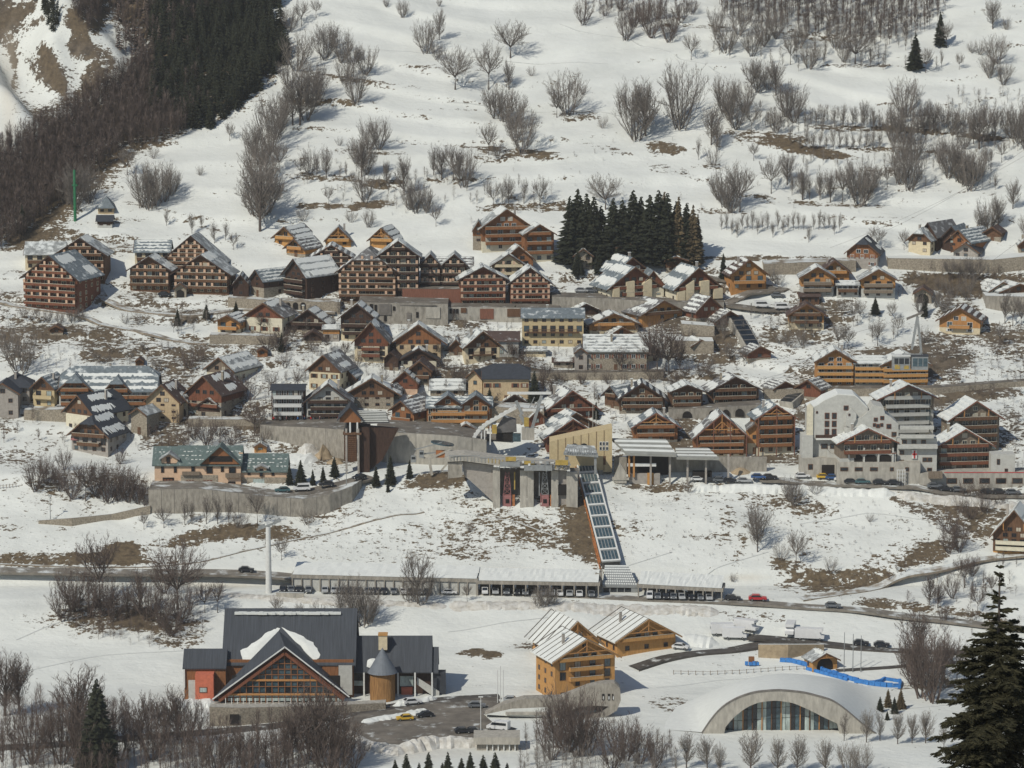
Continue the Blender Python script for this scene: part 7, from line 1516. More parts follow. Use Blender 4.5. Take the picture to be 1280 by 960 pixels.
grove('in the crowded clump left of the brown bank, upper right', [(904, 140, 48, 'vase'), (920, 162, 56), (910, 150, 46), (939, 122, 50, 'fork'), (948, 115, 42), (970, 119, 46, 'tall', 1.3), (992, 153, 50, 'vase', 1.1), (982, 146, 48), (930, 140, 44), (960, 112, 36)])
grove('standing above the brown bank, upper right', [(939, 166, 38, 'fork'), (970, 166, 32), (960, 160, 26, 'thin'), (988, 180, 22, 'thin')], tw='pale_twig')
grove('in the narrow broom clump in the centre of the slope', [(889, 181, 52, 'tall', 1.2), (892, 208, 28, 'bush'), (873, 200, 30, 'thin'), (896, 190, 40, 'tall')])
grove('scattered on the white field right of centre', [(942, 201, 24, 'fork'), (964, 242, 48, 'fork'), (984, 231, 42, 'tall', 1.3), (1004, 250, 36, 'thin', 1.5), (1012, 250, 32, 'thin', 1.3)])
grove('in the domed cluster above the sapling rows', [(907, 259, 52, 'vase', 1.1), (925, 265, 64, 'fork'), (914, 266, 46, 'vase'), (899, 250, 36)])
grove('in the upper centre thicket', [(814, 47, 52, 'vase'), (782, 50, 38, 'vase'), (836, 53, 34), (851, 28, 30, 'vase', 1.2), (729, 31, 34), (757, 20, 24, 'bush'), (806, 30, 34), (792, 34, 34), (822, 24, 32), (842, 40, 30), (775, 14, 20), (865, 18, 24)], tw='brown_twig')
grove('on the lower edge of the top right thicket', [(907, 66, 46, 'vase', 1.1), (925, 44, 42), (940, 70, 40), (955, 58, 46), (988, 81, 40, 'fork'), (1013, 86, 38, 'vase', 1.1), (1030, 82, 24, 'thin'), (1045, 60, 40), (970, 48, 42), (1000, 60, 36), (895, 40, 34, 'vase')])
grove('around the wide oak like crown under the top right thicket', [(1069, 80, 46, 'round', 1.3), (1088, 84, 32, 'thin', 1.3), (1055, 78, 30)])
grove('beside the two lone dark spruces', [(1157, 91, 32, 'fork'), (1177, 84, 24, 'thin'), (1199, 87, 22, 'fork'), (1183, 60, 34, 'fork')], tw='pale_twig')
grove('at the top right corner of the field', [(1241, 36, 38, 'tall', 1.5), (1258, 37, 18, 'bush')], tw='pale_twig')
grove('in the rounded clump near the right edge', [(1236, 97, 32, 'vase', 1.1), (1246, 80, 38, 'vase', 1.2), (1255, 106, 30, 'vase', 1.2), (1225, 68, 20, 'bush'), (1215, 66, 16, 'bush')])
grove('in the tall column left of the right hand bank', [(1133, 146, 52, 'vase', 1.1), (1117, 177, 46), (1130, 180, 56, 'vase'), (1137, 238, 62, 'vase', .9), (1125, 230, 52), (1126, 200, 44), (1143, 200, 40)])
grove('standing thin on the upper right terrace', [(1020, 156, 22, 'thin', 1.6), (1030, 157, 26, 'thin', 1.6), (1043, 159, 28, 'thin', 1.7), (1054, 160, 30, 'thin', 1.6), (1066, 160, 28, 'thin', 1.6), (1080, 160, 36, 'tall'), (1092, 162, 30, 'thin', 1.6)], tw='pale_twig')
grove('packed like stakes on the brown terrace, right', [(1000 + i * 8.3, 186 + (i % 3), 20 + (i * 7) % 9, 'thin', 1.5) for i in range(13)], tw='pale_twig')
grove('on the line under the stake like trees', [(1077, 257, 62, 'vase', 1.05), (1053, 253, 46, 'fork'), (1038, 253, 42, 'tall', 1.2), (1025, 250, 36, 'tall'), (1003, 250, 42, 'tall', 1.2), (1096, 234, 28, 'fork'), (1109, 234, 30, 'fork'), (1070, 244, 46), (1084, 250, 40), (990, 244, 26, 'thin', 1.5)])
grove('along the right part of the upper terrace', [(1155, 166, 38, 'tall', 1.2), (1167, 166, 40, 'tall', 1.2), (1180, 168, 38, 'fork'), (1193, 168, 36, 'vase'), (1205, 158, 26, 'bush'), (1147, 164, 26, 'thin', 1.4)])
grove('in the tall stand before the right edge', [(1224, 186, 58, 'tall', 1.4), (1236, 176, 50, 'fork'), (1217, 180, 46, 'tall'), (1244, 180, 40, 'thin', 1.5), (1206, 186, 34, 'vase')])
grove('in the V shaped thicket under the right hand terrace', [(1186, 222, 52, 'vase'), (1199, 228, 48), (1213, 238, 54, 'vase'), (1206, 232, 44), (1192, 206, 36), (1222, 226, 40), (1174, 204, 34)])
grove('at the right edge above the cables', [(1264, 173, 48, 'vase', 1.1), (1275, 178, 50, 'vase'), (1282, 186, 40), (1236, 211, 28, 'fork'), (1252, 203, 28, 'fork'), (1244, 237, 22, 'thin', 1.5), (1266, 261, 38, 'tall', 1.3)])
grove('beside the small hut of the upper right hamlet', [(1236, 288, 46, 'vase', 1.0), (1248, 286, 42, 'tall', 1.2), (1226, 284, 26), (1130, 312, 26, 'fork'), (1096, 312, 30, 'fork', 1.3), (1284, 300, 34)], tw='pale_twig')
for i in range(24):
    u = 902 + i * 6.4; r = i % 4
    tree(u, 287 + (i % 5 == 2) * 6 + (i % 7 == 3) * 10, 19 + (i * 5) % 8, 'thin', 'slender planted sapling ' + pos_(i, 24) + ' in the rows above the orange chalet', group='saplings planted in rows on the upper right field', tw='pale_twig', wd=1.3, name='sapling')
grove('in the tall leaning gully line left of the open slope', [(325, 289, 92, 'tall', 1.5), (329, 246, 80, 'vase', .8), (337, 190, 74, 'vase', .8), (344, 174, 60), (350, 216, 42, 'fork'), (346, 250, 28), (319, 270, 60), (333, 268, 60), (321, 225, 55), (327, 205, 60), (316, 196, 40)])
grove('on the slope between the gully and the dark wood', [(375, 156, 76, 'tall', 1.2), (366, 156, 62, 'tall', 1.2), (384, 150, 56), (372, 88, 52, 'vase', 1.2), (377, 33, 34, 'fork'), (378, 276, 20, 'bush'), (391, 118, 46), (360, 110, 40), (350, 160, 46), (395, 22, 24, 'fork'), (362, 40, 34)])
grove('in the broad clump on the left snowfield', [(178, 259, 56, 'vase', 1.0), (193, 257, 58, 'vase', 1.05), (206, 252, 52, 'vase'), (186, 262, 44), (215, 244, 34)])
grove('standing apart above the pyramid roofed chapel', [(159, 219, 36, 'fork', 1.3), (192, 198, 18, 'bush'), (250, 219, 14, 'bush'), (287, 176, 24, 'fork'), (96, 262, 62, 'vase'), (112, 254, 50, 'vase'), (84, 255, 46)])
grove('on the bank above the twin apartment blocks', [(240, 292, 26, 'thin', 1.6), (268, 304, 28, 'thin', 1.6), (282, 300, 24, 'thin', 1.6), (208, 282, 22, 'thin', 1.6), (292, 312, 22, 'fork'), (252, 286, 18, 'thin', 1.6)], tw='pale_twig')
grove('round and huge beside the grey barn at the left edge', [(24, 468, 66, 'vase', 1.1)])
grove('in the orchard below the left residences', [(30, 404, 22, 'fork'), (45, 406, 22, 'fork'), (60, 404, 20), (75, 406, 20), (90, 404, 22), (100, 402, 20), (157, 405, 16, 'bush'), (172, 405, 18, 'bush'), (121, 455, 16, 'fork', 1.3), (134, 457, 14, 'fork', 1.4), (162, 455, 18, 'fork', 1.2), (196, 466, 20, 'fork', 1.3), (217, 415, 16, 'fork'), (178, 440, 14, 'fork')])
grove('in the dark thicket under the pink awning chalet', [(45, 614, 44, 'vase', 1.1), (60, 606, 34), (74, 614, 36, 'vase'), (90, 624, 46, 'vase', 1.1), (107, 626, 52, 'fork', 1.2), (122, 622, 44), (135, 628, 54, 'vase', 1.1), (148, 626, 50, 'vase', 1.1), (160, 628, 48, 'vase'), (172, 630, 40), (182, 632, 34), (56, 592, 30, 'bush'), (80, 588, 30), (150, 580, 22)], tw='brown_twig')
grove('in the tall dark stand left of the pool hall', [(125, 752, 88, 'fork', 1.2), (110, 770, 60, 'vase', 1.1), (92, 764, 62, 'vase'), (80, 776, 56, 'vase'), (130, 768, 58), (175, 768, 60, 'tall'), (185, 775, 60, 'vase'), (222, 762, 92, 'round', 1.0), (226, 778, 52, 'vase', 1.1), (203, 784, 46), (205, 742, 44, 'vase', 1.2), (256, 766, 40, 'fork'), (272, 766, 42, 'fork'), (160, 772, 46, 'tall'), (142, 776, 44), (214, 795, 40, 'bush')], tw='brown_twig')
grove('along the slope under the curved retaining wall', [(180, 662, 24, 'fork'), (205, 660, 28, 'fork', 1.4), (231, 656, 34, 'thin', 1.6), (258, 655, 36, 'thin', 1.6), (272, 655, 38, 'thin', 1.6), (286, 654, 32, 'thin', 1.6), (300, 660, 28, 'bush'), (322, 656, 46, 'fork'), (384, 656, 26, 'bush'), (240, 655, 28, 'thin', 1.6)])
grove('in the great many stemmed pair below the gallery', [(436, 780, 60, 'vase', 1.1), (452, 782, 64, 'vase', 1.1), (461, 780, 46, 'vase'), (522, 757, 72, 'fork'), (527, 757, 50, 'vase'), (512, 755, 36, 'vase'), (345, 770, 26, 'fork', 1.3), (398, 772, 24, 'bush'), (374, 770, 18), (352, 700, 30, 'fork')])
grove('by the foot of the lower gallery wall', [(584, 752, 24, 'fork'), (680, 760, 34, 'vase', 1.1), (690, 758, 26), (672, 760, 26, 'bush'), (587, 664, 14, 'bush'), (916, 727, 12, 'bush')])
grove('on the bank under the white hotel', [(947, 676, 50, 'vase', 1.0), (947, 690, 60, 'thin', 1.5), (995, 707, 46, 'fork', 1.1), (976, 700, 26, 'bush'), (1038, 716, 22, 'bush'), (986, 626, 34, 'vase'), (993, 632, 34), (1019, 618, 22, 'bush'), (860, 615, 20, 'bush'), (1087, 652, 12, 'bush')])
grove('on the right side bank between the two roads', [(1162, 756, 40, 'tall', 1.2), (1172, 760, 36, 'tall', 1.2), (1190, 748, 34, 'vase'), (1206, 735, 42, 'fork', 1.3), (1222, 768, 40, 'fork'), (1186, 692, 36, 'vase'), (1200, 690, 40, 'vase'), (1216, 720, 30), (1240, 745, 30, 'fork'), (1180, 778, 24)], tw='brown_twig')
grove('in the dark stand right of the blue padding', [(1142, 856, 60, 'vase', 1.1), (1152, 872, 90, 'vase', 1.0), (1165, 878, 100, 'vase', .9), (1146, 845, 88, 'tall', 1.3), (1180, 852, 56, 'fork'), (1196, 856, 60, 'fork'), (1160, 860, 70, 'vase'), (1138, 842, 40)], tw='brown_twig')
grove('in the spaced row under the concrete arch', [(858, 960, 46, 'tall', 1.4), (884, 962, 44, 'tall', 1.4), (900, 968, 40, 'tall'), (938, 966, 56, 'tall', 1.4), (972, 966, 46, 'tall', 1.3), (996, 966, 48, 'tall', 1.4), (1032, 966, 44, 'tall', 1.4), (1060, 966, 42, 'vase'), (1076, 968, 44, 'vase'), (1055, 926, 40, 'thin', 1.5), (1083, 928, 42, 'tall', 1.2), (1100, 926, 40, 'thin', 1.5), (1122, 930, 42, 'tall', 1.2), (1140, 929, 38, 'tall', 1.2), (1157, 929, 42, 'tall', 1.3), (1180, 935, 34, 'thin', 1.5)], tw='pale_twig')
grove('tall and brushy in front of the curved concrete wall', [(700, 935, 70, 'vase', 1.1), (712, 940, 92, 'vase', 1.0), (724, 945, 86, 'vase'), (736, 944, 60, 'vase', 1.1), (780, 950, 60, 'vase', 1.2), (800, 955, 52, 'vase', 1.1), (690, 950, 60, 'vase'), (820, 960, 46, 'vase'), (765, 965, 64, 'vase')], tw='brown_twig')
grove('behind the black spruce in the bottom left', [(6, 895, 84, 'tall', 1.6), (24, 893, 76, 'tall', 1.4), (40, 955, 80, 'vase', 1.1), (76, 955, 86, 'vase'), (96, 930, 102, 'tall', 1.5), (106, 960, 90, 'vase'), (150, 950, 80, 'vase'), (142, 905, 34, 'bush'), (176, 938, 76, 'fork', 1.1), (190, 950, 80, 'vase', 1.1), (206, 930, 64, 'fork'), (222, 925, 70, 'tall', 1.3), (236, 928, 60, 'vase')], tw='brown_twig')
grove('in the brush before the pool hall, bottom edge', [(272, 962, 68, 'vase', 1.2), (310, 964, 62, 'vase', 1.2), (345, 968, 60, 'vase'), (366, 955, 72, 'tall', 1.4), (388, 950, 90, 'vase'), (398, 958, 108, 'tall', 1.6), (410, 962, 96, 'vase', 1.1), (424, 960, 78, 'vase'), (440, 962, 56, 'vase')], tw='brown_twig')
VT = [(430, 398, 18, 'fork'), (520, 398, 26, 'round', 1.2), (545, 404, 14, 'thin', 1.4)]
grove('against the grey base wall of the salmon residences', [(520, 402, 26, 'round', 1.0), (567, 402, 16, 'thin', 1.4)], tw='brown_twig')
grove('on the snow between the red gabled barn and the inn', [(318, 545, 44, 'fork', 1.2), (313, 500, 30, 'bush', 1.2), (305, 490, 26, 'bush'), (326, 556, 30, 'bush'), (290, 556, 28, 'bush', 1.3), (258, 556, 36, 'vase', 1.2), (242, 550, 30), (230, 556, 26, 'bush'), (272, 545, 26, 'bush')], tw='brown_twig')
grove('in the gardens below the cream and red gabled house', [(236, 460, 30, 'bush', 1.3), (248, 452, 26, 'bush', 1.2), (334, 437, 26, 'bush', 1.2), (350, 438, 30, 'vase', 1.3), (365, 430, 26, 'fork'), (325, 416, 28, 'fork'), (337, 416, 22, 'fork'), (390, 440, 22, 'bush'), (408, 440, 24, 'fork'), (356, 460, 22, 'bush'), (340, 484, 24, 'bush'), (372, 476, 18, 'bush')], tw='brown_twig')
grove('in the gardens around the red and the tan gabled chalets', [(432, 450, 24, 'fork'), (447, 458, 18, 'bush'), (497, 446, 22, 'bush'), (548, 450, 24, 'fork'), (556, 462, 22, 'bush'), (570, 476, 22, 'bush'), (588, 480, 22, 'bush'), (480, 476, 18, 'bush'), (545, 478, 20, 'fork'), (468, 500, 22, 'fork'), (436, 508, 18, 'fork')], tw='brown_twig')
grove('near the yellow hotel and its walled garden', [(655, 460, 30, 'bush', 1.3), (642, 452, 24, 'fork'), (636, 450, 26, 'thin', 1.4), (678, 500, 40, 'thin', 1.6), (690, 502, 30, 'thin', 1.6), (684, 482, 30, 'fork'), (716, 430, 26, 'thin', 1.3), (700, 478, 18, 'bush'), (774, 466, 34, 'fork', 1.1), (760, 480, 20, 'bush'), (728, 480, 18, 'bush')], tw='brown_twig')
grove('in the dark tall pair right of the long shuttered house', [(822, 470, 70, 'fork', 1.3), (836, 468, 62, 'round', 1.0), (848, 456, 34), (815, 478, 30, 'bush'), (857, 472, 22, 'bush'), (875, 470, 22, 'bush'), (888, 478, 24, 'fork'), (842, 480, 20, 'bush')], tw='brown_twig')
grove('along the dark inclined lift tube', [(905, 425, 34, 'thin', 1.5), (895, 415, 24, 'bush'), (912, 455, 28, 'fork'), (930, 458, 26, 'fork'), (885, 460, 20, 'bush'), (1003, 432, 24, 'bush'), (988, 434, 24, 'bush', 1.2), (975, 430, 18, 'bush')])
grove('frosty on the snow above the orange and white residence', [(1048, 438, 36, 'fork', 1.3), (1060, 436, 28, 'fork', 1.2), (1097, 432, 32, 'fork', 1.3), (1122, 420, 28, 'fork'), (1075, 402, 28, 'fork'), (1066, 392, 24, 'bush'), (1052, 398, 26, 'fork'), (1115, 400, 24, 'fork'), (1154, 428, 24, 'bush'), (966, 360, 26, 'fork'), (972, 356, 22, 'bush')], tw='pale_twig')
grove('on the dark bank right of the stone shed', [(1180, 392, 30, 'vase'), (1170, 384, 26, 'vase'), (1192, 372, 26, 'bush'), (1208, 375, 24, 'bush'), (1212, 362, 24, 'bush'), (1186, 352, 30, 'fork', 1.2), (1218, 350, 36, 'vase', 1.2), (1205, 348, 26), (1176, 362, 20, 'bush'), (1256, 404, 44, 'thin', 1.5), (1266, 408, 40, 'fork', 1.2), (1276, 412, 44, 'fork'), (1250, 432, 30, 'fork'), (1150, 392, 26, 'vase')])
grove('on the scrubby slope below the hotel garage', [(1190, 668, 40, 'bush', 1.2), (1200, 640, 26, 'bush'), (1214, 648, 26, 'bush', 1.2), (1230, 640, 28, 'bush'), (1250, 632, 20, 'bush'), (1207, 622, 26, 'bush'), (1222, 620, 22, 'bush')], tw='brown_twig')
# spruces
cl = [(712, 330, 86), (722, 326, 92), (733, 328, 88), (742, 330, 86), (751, 326, 70), (766, 330, 84), (778, 328, 80), (791, 328, 92), (801, 326, 82), (812, 330, 88), (823, 328, 92), (834, 330, 90), (845, 326, 76), (858, 330, 78)]
for i, (u, v, h) in enumerate(cl): conifer(u, v, h, 'dark spruce, ' + ordn(i, 14, 'spruces in the clump above the village'), group='spruces of the clump above the village', wd=1.45)
for i, (u, v, h) in enumerate([(830, 322, 84), (848, 330, 86), (866, 332, 78), (872, 326, 60)]): conifer(u, v, h, 'brownish bare larch, ' + ordn(i, 4, 'larches right of the spruce clump'), m='russet_needles', group='larches beside the spruce clump', name='larch_tree')
conifer(722, 344, 32, 'small dark spruce in front of the stone cottage', wd=1.5); conifer(748, 342, 34, 'small dark spruce right of the stone cottage', wd=1.3)
conifer(1144, 87, 46, 'left and lower one of two lone dark spruces high on the right', wd=1.3); conifer(1175, 58, 44, 'right and upper one of two lone dark spruces high on the right', wd=1.3)
conifer(28, 292, 38, 'small black spruce at the foot of the wood near the left edge', wd=1.2)
conifer(222, 407, 22, 'small spruce on the snow under the twin apartment blocks', wd=1.3); conifer(258, 398, 18, 'little spruce left of the small orange chalet', wd=1.5); conifer(295, 392, 16, 'little spruce above the small orange chalet', wd=1.4)
conifer(122, 966, 122, 'tall black green spruce among the brush in the bottom left', wd=1.35, i=1); conifer(120, 964, 112, 'second black green spruce close behind the tall one in the bottom left', wd=1.1, i=2)
for i, (u, v, h) in enumerate([(470, 608, 26), (488, 606, 38), (512, 598, 24), (485, 615, 14), (376, 606, 32), (391, 606, 20), (404, 606, 24), (362, 606, 26), (418, 596, 26)]): conifer(u, v, h, 'small dark spruce, ' + ordn(sorted([470, 488, 512, 485, 376, 391, 404, 362, 418]).index(u), 9, 'little spruces around the wooden lift tower'), group='little spruces around the lift tower', wd=1.35)
for i, (u, h) in enumerate([(494, 34), (508, 42), (524, 30), (536, 44), (553, 30), (560, 44), (577, 36), (588, 44), (604, 40), (619, 44), (634, 30)]): conifer(u, 990 if i % 2 else 984, h + (8 if i % 2 else 2), 'young spruce, ' + ordn(i, 11, 'spruce tips along the bottom edge'), group='spruce tips along the bottom edge', wd=1.5)
for i, (u, v, h) in enumerate([(1100, 890, 20), (1110, 884, 24), (1118, 892, 22), (1126, 886, 26), (1109, 900, 12)]): conifer(u, v, h, 'tiny spruce, ' + ordn(sorted([1100, 1110, 1118, 1126, 1109]).index(u), 5, 'tiny spruces right of the concrete arch'), m='russet_needles' if i % 2 else 'needles', group='tiny spruces right of the arch', wd=1.4)
conifer(644, 401, 20, 'small spruce on the snow by the pale base wall', wd=1.3); conifer(626, 400, 18, 'small spruce left of its twin by the pale base wall', wd=1.3); conifer(904, 350, 34, 'dark spruce left of the lone orange chalet', wd=1.2); conifer(668, 506, 44, 'dark spruce right of the slate roofed mansion', wd=1.3); conifer(612, 508, 24, 'small dark spruce in front of the mansion', wd=1.3); conifer(1094, 393, 22, 'broad dark spruce under the white terraces', wd=2.0); conifer(1156, 396, 32, 'dark spruce below the stone shed', wd=1.0); conifer(745, 524, 22, 'bushy spruce right of the deep red chalet', wd=1.4); conifer(352, 440, 26, 'dark conifer in the garden under the low eaved chalet', wd=1.2)
# forest and brushwood: far masses, one joined mesh each
def inpoly(u, v, pg):
    c = False; n = len(pg)
    for i in range(n):
        (a, b), (d, e) = pg[i], pg[(i + 1) % n]
        if (b > v) != (e > v) and u < (d - a) * (v - b) / (e - b) + a: c = not c
    return c
def mass(name, label, pg, step, protos, h, m, seed, kind='stuff', dens=1.0, wd=1.0, hole=None):
    rg = random.Random(seed); us = [p[0] for p in pg]; vs_ = [p[1] for p in pg]; V = []; F = []; off = 0
    arr = []
    for tb, cb in protos:
        v_ = np.array(tb.v + cb.v); o = len(tb.v); f_ = [f for f in tb.f] + [tuple(i + o for i in f) for f in cb.f]; arr.append((v_, f_))
    u = min(us)
    while u < max(us):
        v = min(vs_)
        while v < max(vs_):
            uu, vv = u + rg.uniform(-.5, .5) * step, v + rg.uniform(-.5, .5) * step
            if inpoly(uu, vv, pg) and rg.random() < dens:
                p = at(uu, vv); hh = rg.uniform(*h) / ppm(p) / 10; a = rg.random() * 6.28; v_, f_ = arr[rg.randrange(len(arr))]
                c, s_ = math.cos(a), math.sin(a); w_ = hh * wd
                V.append(np.stack([(v_[:, 0] * c - v_[:, 1] * s_) * w_ + p.x, (v_[:, 0] * s_ + v_[:, 1] * c) * w_ + p.y, v_[:, 2] * hh + p.z], -1)); F += [tuple(i + off for i in f) for f in f_]; off += len(v_)
            v += step * .55
        u += step
    if not V: return
    me_ = bpy.data.meshes.new(name); me_.from_pydata(np.concatenate(V).tolist(), [], F); me_.materials.append(MATS[m]); return link(name, me_, kind=kind, label=label, cat=cat_of(name))
def cat_of(n): return {'forest': 'forest', 'brushwood': 'brushwood'}.get(n, n)
LOWC = [conifer_proto(90 + i, tiers=11, per=6, wd=2.2) for i in range(3)]
def lowbare(seed, n=150, spread=3.0):
    rg = random.Random(seed); tb = MB(); cb = MB(); tb.tube((0, 0, -.4), (rg.uniform(-.3, .3), rg.uniform(-.3, .3), 8.5), .10, .03, 3)
    for k in range(n):
        z = rg.uniform(2.5, 9.2); a = rg.random() * 6.28; r = rg.random() ** .6 * spread * (1 - abs(z - 6) / 6); p = Vector((r * math.cos(a) * .35, r * math.sin(a) * .35, z - .6)); q = Vector((r * math.cos(a), r * math.sin(a), z + .6)); s_ = Vector((-math.sin(a), math.cos(a), 0)) * .05; cb.add([p - s_, p + s_, q], [(0, 1, 2)])
    return tb, cb
LOWB = [lowbare(7 + i) for i in range(4)]; BUSHP = [lowbare(70 + i, 90, 4.2) for i in range(3)]
FP_ = [(105, -30), (350, -30), (345, 20), (364, 60), (352, 88), (330, 96), (326, 108), (308, 128), (288, 138), (262, 160), (232, 158), (190, 150), (182, 118), (192, 92), (176, 72), (148, 60), (140, 30)]
mass('forest', 'dark conifer wood on the ridge at the upper left', [(180, 10), (350, -10), (345, 26), (365, 66), (352, 90), (330, 98), (326, 110), (308, 130), (288, 140), (262, 163), (220, 162), (186, 150), (186, 118), (196, 90)], 8.0, LOWC, (18, 46), 'needles', 5, wd=1.0, dens=.85)
mass('brushwood', 'brown bare trees mixed into the dark conifer wood', [(190, 60), (250, 60), (262, 150), (200, 160)], 13, LOWB, (28, 40), 'brown_twig', 25, dens=.4)
mass('brushwood', 'hedge like rows of bare saplings on the upper right terraces', [(940, 150), (1080, 152), (1280, 158), (1280, 176), (1100, 178), (1000, 172), (940, 168)], 8, LOWB, (16, 32), 'twig', 26, dens=.5)
mass('brushwood', 'grey thicket around the lower right terraces of the slope', [(960, 196), (1150, 200), (1250, 190), (1240, 236), (1130, 240), (1000, 236)], 12, LOWB + BUSHP, (14, 28), 'twig', 27, dens=.5)
mass('forest', 'dark conifers on the rim of the ravine at the top left', [(38, -20), (60, -14), (78, 36), (66, 40), (50, 16)], 8, LOWC, (22, 32), 'needles', 6, wd=.7)
mass('forest', 'mixed brown and dark wood behind the dark wood, top left', [(105, -30), (180, -30), (320, -30), (320, 6), (205, 60), (190, 92), (150, 72), (140, 30)], 11, LOWC[:1] + LOWB, (28, 40), 'brown_twig', 7, wd=.9)
mass('brushwood', 'brown bare wood falling across the left edge below the ravine', [(-30, 205), (60, 160), (130, 112), (190, 80), (200, 150), (250, 150), (230, 172), (150, 196), (120, 220), (70, 262), (30, 300), (-30, 330)], 6.4, LOWB, (26, 40), 'brown_twig', 8, wd=1.0)
mass('brushwood', 'bare thicket across the top right of the slope', [(890, -20), (1190, -20), (1180, 20), (1150, 50), (1090, 60), (1020, 48), (960, 40), (905, 30)], 7.5, LOWB + BUSHP[:1], (18, 34), 'brown_twig', 9, wd=1.1, dens=.85)
mass('brushwood', 'bare thicket at the top centre of the slope', [(700, -20), (860, -20), (855, 24), (800, 34), (730, 20)], 9, LOWB, (18, 30), 'brown_twig', 10, dens=.7)
mass('brushwood', 'low shrubs scattered through the upper gardens of the village', [(0, 395), (240, 440), (420, 430), (640, 450), (860, 470), (860, 560), (640, 500), (420, 500), (250, 560), (60, 560), (160, 520), (0, 440)], 10, BUSHP, (6, 14), 'brown_twig', 11, dens=.62, wd=1.4)
mass('brushwood', 'low shrubs scattered over the steep bank below the village', [(180, 655), (560, 610), (1000, 615), (1180, 640), (1180, 720), (900, 700), (400, 700), (200, 700)], 12, BUSHP, (2, 5), 'brown_twig', 12, dens=.6, wd=1.8)
mass('brushwood', 'dark shrubs in the gardens between the upper chalets', [(255, 392), (600, 396), (900, 400), (960, 470), (640, 470), (300, 440)], 11, BUSHP, (6, 13), 'brown_twig', 21, dens=.5, wd=1.4)
mass('brushwood', 'brown trees on the rim of the ravine at the top left', [(84, -20), (130, -20), (128, 30), (112, 46), (92, 20)], 6, LOWB, (20, 30), 'brown_twig', 22)
mass('brushwood', 'dark scrub on the rocky bank at the right', [(1165, 420), (1280, 440), (1290, 480), (1290, 640), (1180, 640), (1250, 600), (1262, 520), (1160, 470)], 10, BUSHP, (8, 16), 'brown_twig', 13, dens=.55, wd=1.4)
mass('brushwood', 'scrub on the dark bank below the upper right hamlet', [(1140, 340), (1290, 342), (1290, 362), (1180, 376), (1120, 370)], 8, BUSHP, (8, 16), 'brown_twig', 14, dens=.6, wd=1.3)
mass('brushwood', 'brown brush filling the bottom left corner', [(0, 900), (120, 900), (250, 925), (440, 935), (440, 985), (0, 985)], 9, LOWB + BUSHP, (34, 60), 'brown_twig', 15, dens=.5, wd=.9)
mass('brushwood', 'brush under the tall stand left of the pool hall', [(65, 745), (250, 740), (255, 790), (215, 815), (90, 795)], 9, BUSHP, (10, 24), 'brown_twig', 16, dens=.65, wd=1.3)
mass('brushwood', 'brush in front of the arch row at the bottom', [(650, 930), (700, 900), (800, 920), (850, 950), (850, 985), (650, 985)], 10, BUSHP + LOWB, (14, 40), 'twig', 17, dens=.6, wd=1.1)
mass('brushwood', 'small bushes along the terrace edges of the upper slope', [(360, 180), (700, 150), (900, 170), (1270, 160), (1270, 260), (900, 280), (430, 285)], 24, BUSHP, (4, 10), 'twig', 18, dens=.4, wd=1.3)
mass('brushwood', 'small bare garden trees among the lower houses of the village', [(0, 520), (240, 530), (420, 440), (640, 440), (860, 470), (880, 500), (640, 520), (420, 520), (250, 575), (0, 560)], 15, LOWB, (12, 24), 'brown_twig', 31, dens=.32, wd=1.3)
mass('brushwood', 'small bare garden trees among the upper houses of the village', [(200, 385), (420, 395), (860, 395), (1120, 390), (1120, 430), (860, 440), (420, 430), (220, 430)], 16, LOWB, (12, 24), 'twig', 32, dens=.28, wd=1.3)
mass('brushwood', 'fine bare undergrowth along the left terraces of the upper slope', [(376, 214), (600, 220), (690, 240), (690, 262), (430, 262), (376, 230)], 11, LOWB + BUSHP, (8, 24), 'twig', 33, dens=.4, wd=1.1)
mass('brushwood', 'fine bare undergrowth under the top right thicket', [(890, 40), (1180, 62), (1180, 86), (1000, 92), (890, 70)], 11, LOWB, (14, 28), 'twig', 34, dens=.4, wd=1.1)
mass('brushwood', 'fine bare undergrowth at the right edge of the slope', [(1140, 120), (1290, 110), (1290, 200), (1140, 210)], 13, LOWB + BUSHP, (10, 26), 'twig', 35, dens=.35, wd=1.1)
mass('brushwood', 'thin saplings and brush beside the two roads at lower right', [(1100, 700), (1290, 690), (1290, 810), (1120, 790)], 14, LOWB + BUSHP, (8, 24), 'brown_twig', 36, dens=.35, wd=1.1)
